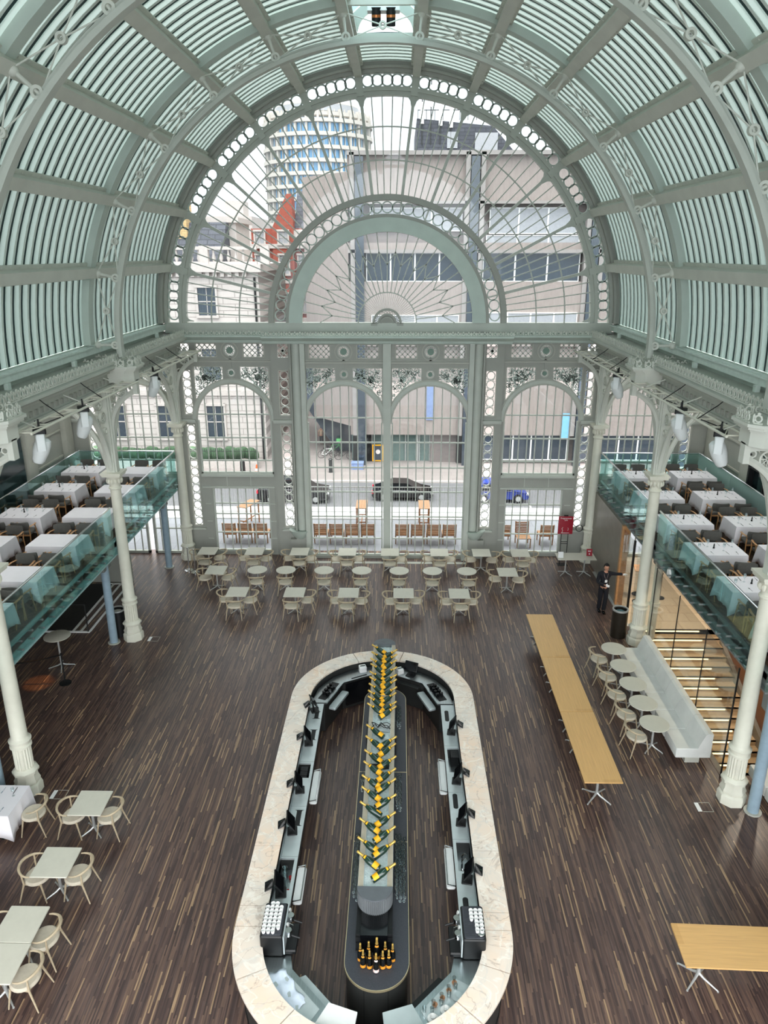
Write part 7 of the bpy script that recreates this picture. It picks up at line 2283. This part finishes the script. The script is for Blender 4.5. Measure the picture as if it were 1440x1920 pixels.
tw_ = thing('round_tower', 'pale cylindrical office tower with rows of blue windows in the distance', 'tower', (-21.0, 214.5, 0))
b = MB(); b.lathe([(13.0, GZ), (13.0, 43.0)], 0, 0, 64, cap=True); obj('glass_core', b, M['winblue'], tw_)
nf = 13
for k in range(nf):
    z = 6.2 + k * 2.95
    b = MB(); b.lathe([(12.9, z), (14.2, z + 0.1), (14.2, z + 0.95), (12.9, z + 1.1), (12.9, z)], 0, 0, 64, cap=False)
    n = 30
    for j in range(n):
        a = 2 * pi * j / n
        b.M = Matrix.Rotation(a, 4, 'Z'); b.box(12.9, 13.8, -0.28, 0.28, z + 0.9, z + 3.0); b.box(12.9, 13.3, 0.28 + 1.0, 0.28 + 1.15, z + 0.9, z + 3.0); b.M = None
    obj('floor_band', b, M['towerw'], tw_)
b = MB(); b.lathe([(12.5, 42.5), (13.6, 43.2), (13.6, 44.0), (10.6, 44.4), (10.6, 46.4), (10.0, 46.8)], 0, 0, 64); obj('crown', b, M['towerw'], tw_)
b = MB(); b.lathe([(10.7, 44.6), (10.7, 46.2)], 0, 0, 64, cap=False); obj('crown_glazing', b, M['wingrey'], tw_)

db = thing('dark_rooftop_block', 'dark slate-clad rooftop block with phone masts behind the concrete building', 'building', (0, 0, 0))
b = MB(); b.ext([(2.3, GZ), (14.5, GZ), (14.5, 21.8), (11.0, 25.4), (2.3, 26.2)], 'y', 95, 112); obj('wall', b, M['slate'], db)
for x0, x1, z0, z1 in ((9.0, 11.6, 22.9, 24.7), (5.8, 7.0, 23.1, 24.8)):
    b = MB(); b.box(x0, x1, 94.85, 95, z0, z1); obj('window', b, M['wingrey'], db)
b = MB()
for k in range(9): b.box(2.4 + k * 0.95, 2.46 + k * 0.95, 95, 95.06, 26.0, 27.1)
b.box(2.4, 10.1, 95, 95.06, 27.0, 27.08); obj('roof_railing', b, M['cabinet'], db)
for x, h in ((2.9, 28.8), (3.9, 30.5), (5.0, 28.6), (6.2, 28.4)):
    b = MB(); b.tube([(x, 94.9, 23.5), (x, 94.9, h)], 0.06, 6); m_ = obj('mast', b, M['cabinet'], db)
    b = MB(); b.box(x - 0.2, x + 0.2, 94.6, 94.9, h - 3.2, h - 1.0); obj('antenna', b, M['white'], m_)
pb = thing('pale_block', 'pale grey building beyond the concrete block at the left skyline', 'building', (0, 0, 0))
b = MB(); b.box(-34, -20, 110, 125, GZ, 16.5); b.box(-24, -21.5, 112, 116, 16.5, 18.6); obj('wall', b, M['portplain'], pb)
for k in range(5):
    b = MB(); b.box(-33 + 2.4 * k, -31.6 + 2.4 * k, 109.9, 110, 13, 15); obj('window', b, M['wingrey'], pb)

# ---- street life
def car(L, H, paint, label, loc, rz, roof=(0.22, 0.34, 0.62, 0.86), lamps=True):
    t = thing('car', label, 'car', loc, rz)
    h0 = 0.28
    a, c, d, e = [q * L - L / 2 for q in roof]
    belt = H * 0.62
    prof = [(-L / 2, h0 + 0.15), (-L / 2 + 0.08, belt * 0.92), (a, belt), (c, H), (d, H * 0.985), (e, belt * 0.98), (L / 2 - 0.15, belt * 0.8), (L / 2, h0 + 0.2), (L / 2 - 0.1, h0), (-L / 2 + 0.1, h0)]
    b = MB()
    def ringp(w, ins):
        return [(x, w, z) for x, z in prof]
    W2 = 0.9
    vs = []; n = len(prof)
    for (w, k) in ((-W2 + 0.06, 0.98), (-W2, 1.0), (W2, 1.0), (W2 - 0.06, 0.98)):
        for i, (x, z) in enumerate(prof):
            ww = w * (0.78 if i in (3, 4) else 1.0)
            vs.append((x * k, ww, h0 + (z - h0) * (k if i not in (3, 4) else 1)))
    fs = [tuple(range(n - 1, -1, -1)), tuple(range(3 * n, 4 * n))]
    for l in range(3):
        for i in range(n):
            j = (i + 1) % n; fs.append((l * n + i, l * n + j, (l + 1) * n + j, (l + 1) * n + i))
    b.add(vs, fs); obj('body', b, paint, t, ang=50)
    b = MB()
    for s in (-1, 1):
        q = [(a + 0.18, belt + 0.03), (c + 0.06, H - 0.09), (d - 0.06, H - 0.1), (e - 0.25, belt + 0.03)]
        v = [(x, s * (W2 + 0.012 if i in (0, 3) else W2 * 0.80 + 0.02), z) for i, (x, z) in enumerate(q)]
        b.add(v + [(x, y - s * 0.02, z) for x, y, z in v], [(0, 1, 2, 3), (7, 6, 5, 4), (0, 4, 5, 1), (1, 5, 6, 2), (2, 6, 7, 3), (3, 7, 4, 0)])
    obj('side_windows', b, M['screen'], t)
    b = MB()
    for s in (-1, 1): b.box(a + 0.1, e - 0.2, s * (W2 + 0.005) - 0.01, s * (W2 + 0.005) + 0.01, belt - 0.015, belt + 0.015)
    obj('chrome_strip', b, M['chrome'], t)
    for sx in (-0.31, 0.31):
        for sy in (-1, 1):
            b = MB(); b.M = Matrix.Translation((sx * L, sy * (W2 - 0.08), 0.34)) @ Matrix.Rotation(pi / 2, 4, 'X')
            b.lathe([(0.2, -0.11), (0.33, -0.11), (0.34, -0.05), (0.34, 0.05), (0.33, 0.11), (0.2, 0.11)], 0, 0, 24); w = obj('wheel', b, M['rubber'], t)
            b = MB(); b.M = Matrix.Translation((sx * L, sy * (W2 - 0.08), 0.34)) @ Matrix.Rotation(pi / 2, 4, 'X'); b.lathe([(0.2, -0.115), (0.05, -0.12)], 0, 0, 20); b.lathe([(0.05, 0.12), (0.2, 0.115)], 0, 0, 20); obj('hub', b, M['alu'], w)
    b = MB()
    for s in (-1, 1): b.box(-L / 2 - 0.005, -L / 2 + 0.12, s * 0.75 - 0.16, s * 0.75 + 0.16, belt * 0.72, belt * 0.9)
    obj('tail_lamp', b, M['tail'], t)
    b = MB()
    for s in (-1, 1): b.box(L / 2 - 0.2, L / 2 - 0.04, s * 0.7 - 0.15, s * 0.7 + 0.15, belt * 0.66, belt * 0.78)
    obj('head_lamp', b, M['white'], t)
    return t
car(5.3, 1.75, M['carblack'], 'large black car parked across the street, seen through the left windows', (-7.2, 52.2, GZ), 0.0, (0.03, 0.12, 0.62, 0.78))
car(4.5, 1.35, M['carblack'], 'low black sports car parked outside the middle windows', (0.75, 52.9, GZ), 0.0, (0.10, 0.34, 0.58, 0.80))
car(4.1, 1.5, M['carblue'], 'dark blue car parked outside the right windows', (7.9, 52.6, GZ), 0.0, (0.06, 0.2, 0.55, 0.74))
t = thing('traffic_cone', 'orange and white traffic cone on the kerb by the hedge', 'cone', (-11.15, 58.6, GZ + 0.12))
b = MB(); b.box(-0.25, 0.25, -0.25, 0.25, 0, 0.05); b.lathe([(0.2, 0.05), (0.05, 0.8)], 0, 0, 16); obj('body', b, M['orange'], t)
b = MB(); b.lathe([(0.155, 0.3), (0.115, 0.48)], 0, 0, 16, cap=False); obj('white_band', b, M['white'], t)
b = MB(); b.lathe([(0.18, 0), (0.16, 0.1), (0.15, 1.05), (0.2, 1.1), (0.1, 1.2)], 0, 0, 14)
obj('bollard', b, M['cabinet'], label='dark cast iron bollard on the pavement below the bicycles', cat='bollard', loc=(-5.15, 59.2, GZ + 0.12))
b = MB(); b.lathe([(0.22, 0), (0.2, 0.9), (0.14, 1.0)], 0, 0, 14)
obj('kerb_bollard', b, M['black'], label='short black bollard beside the traffic cone', cat='bollard', loc=(-12.4, 59.0, GZ + 0.12))
t = thing('street_lamp', 'tall black street lamp post seen through the left middle window', 'street lamp', (-7.05, 57.6, GZ + 0.12))
b = MB(); b.lathe([(0.2, 0), (0.2, 1.0), (0.09, 1.2), (0.07, 6.5)], 0, 0, 14); obj('post', b, M['black'], t)
b = MB(); b.box(-0.14, 0.14, -0.16, -0.1, 1.1, 1.5); obj('notice_plate', b, M['white'], t)
b = MB(); b.lathe([(0.08, 6.5), (0.25, 6.7), (0.2, 7.2), (0.05, 7.4)], 0, 0, 12); obj('lantern', b, M['wglass'], t)
def bicycle(label, loc, rz, col):
    t = thing('bicycle', label, 'bicycle', loc, rz)
    for x in (-0.52, 0.52):
        b = MB(); b.tube([(x + 0.33 * cos(2 * pi * k / 20), 0, 0.34 + 0.33 * sin(2 * pi * k / 20)) for k in range(20)], 0.02, 6, closed=True)
        for k in range(6): b.bar((x, 0, 0.34), (x + 0.32 * cos(pi * k / 3), 0, 0.34 + 0.32 * sin(pi * k / 3)), 0.006)
        obj('wheel', b, M['black'], t)
    b = MB(); 
    for p, q in (((-0.52, 0.34), (-0.15, 0.32)), ((-0.15, 0.32), (-0.25, 0.85)), ((-0.25, 0.8), (0.38, 0.82)), ((-0.15, 0.32), (0.4, 0.78)), ((-0.52, 0.34), (-0.24, 0.78)), ((0.52, 0.34), (0.37, 0.98))): b.tube([(p[0], 0, p[1]), (q[0], 0, q[1])], 0.02, 6)
    obj('frame', b, col, t)
    b = MB(); b.tube([(0.42, -0.25, 1.0), (0.37, 0, 1.0), (0.42, 0.25, 1.0)], 0.014, 6); obj('handlebar', b, M['cabinet'], t)
    b = MB(); b.box(-0.36, -0.14, -0.07, 0.07, 0.86, 0.92); obj('saddle', b, M['black'], t)
    return t
bicycle('bicycle with a pale frame parked nearest the bollard', (-5.85, 63.8, GZ + 0.12), 0.25, M['white'])
bicycle('dark bicycle parked just behind the pale one', (-5.65, 64.5, GZ + 0.12), 0.2, M['cabinet'])
bicycle('bicycle carrying a bright green basket behind the other bicycles', (-5.3, 65.3, GZ + 0.12), 0.3, M['green'])
b = MB(); b.rbox(-0.25, 0.25, -0.2, 0.2, 0, 0.3, 0.04); obj('bike_basket', b, M['green'], label='bright green delivery basket sitting on the rear bicycle', cat='basket', loc=(-4.9, 65.42, GZ + 1.18))
bicycle('dark bicycle standing alone closer to the shop glass', (-4.3, 63.2, GZ + 0.12), 0.1, M['cabinet'])
def walker(label, loc, rz, top, legs, hair):
    t = thing('person', label, 'person', loc, rz)
    ch = [(None, (0, 0, 0.95), (0.13, 0.1)), (0, (0, 0, 1.2), (0.14, 0.1)), (1, (0, 0, 1.42), (0.16, 0.09)), (2, (0, -0.01, 1.52), (0.055, 0.055)), (3, (0, -0.02, 1.66), (0.085, 0.1)),
          (2, (0.2, 0, 1.4), (0.06, 0.06)), (5, (0.27, 0.0, 1.12), (0.045, 0.045)), (6, (0.27, -0.1, 0.88), (0.035, 0.035)), (2, (-0.2, 0, 1.4), (0.06, 0.06)), (8, (-0.27, 0.0, 1.12), (0.045, 0.045)), (9, (-0.27, -0.08, 0.88), (0.035, 0.035)),
          (0, (0.09, 0, 0.85), (0.085, 0.085)), (11, (0.1, -0.08, 0.48), (0.06, 0.06)), (12, (0.1, -0.02, 0.06), (0.045, 0.05)), (0, (-0.09, 0, 0.85), (0.085, 0.085)), (14, (-0.1, 0.05, 0.48), (0.06, 0.06)), (15, (-0.1, 0.16, 0.06), (0.045, 0.05))]
    for rt, s in ((7, 1), (10, -1)):
        for k in range(4): finger(ch, rt, (s * 0.27 + (k - 1.5) * 0.018, -0.11, 0.80), (0, -0.15, -1), 0.07, 0.15, (0, 1, 0))
        finger(ch, rt, (s * 0.25, -0.13, 0.84), (-s * 0.4, -0.5, -0.7), 0.05, 0.1, (0, 1, 0))
    skin_mesh('body', ch, M['skin'], t, 1)
    skin_mesh('shirt', [(None, (0, 0, 0.9), (0.15, 0.12)), (0, (0, 0, 1.2), (0.16, 0.12)), (1, (0, 0, 1.44), (0.17, 0.1)), (2, (0.21, 0, 1.4), (0.075, 0.075)), (3, (0.27, 0.0, 1.15), (0.06, 0.06)), (2, (-0.21, 0, 1.4), (0.075, 0.075)), (5, (-0.27, 0, 1.15), (0.06, 0.06))], top, t, 1)
    skin_mesh('trousers', [(None, (0, 0, 0.95), (0.14, 0.11)), (0, (0.09, 0, 0.82), (0.095, 0.095)), (1, (0.1, -0.08, 0.48), (0.075, 0.075)), (2, (0.1, -0.02, 0.1), (0.06, 0.06)), (0, (-0.09, 0, 0.82), (0.095, 0.095)), (4, (-0.1, 0.05, 0.48), (0.075, 0.075)), (5, (-0.1, 0.16, 0.1), (0.06, 0.06))], legs, t, 1)
    b = MB(); b.sphere((0, 0.0, 1.70), 0.105, 12, 8, (0.9, 1.0, 1.0)); obj('hair', b, hair, t)
walker('pedestrian in a tan shirt and dark trousers walking away past the bicycles', (-6.85, 68.6, GZ + 0.12), pi, M['tan'], M['navy'], M['hair'])
t = thing('blue_crate', 'blue plastic crate on the pavement under the shop glass', 'crate', (-3.0, 60.4, GZ + 0.12))
b = MB(); b.rbox(-0.5, 0.5, -0.4, 0.4, 0, 0.5, 0.04); obj('body', b, M['bluebox'], t); b = MB(); b.box(-0.52, 0.52, -0.42, 0.42, 0.5, 0.55); obj('rim', b, M['bluebox'], t)
bpy.context.view_layer.update()
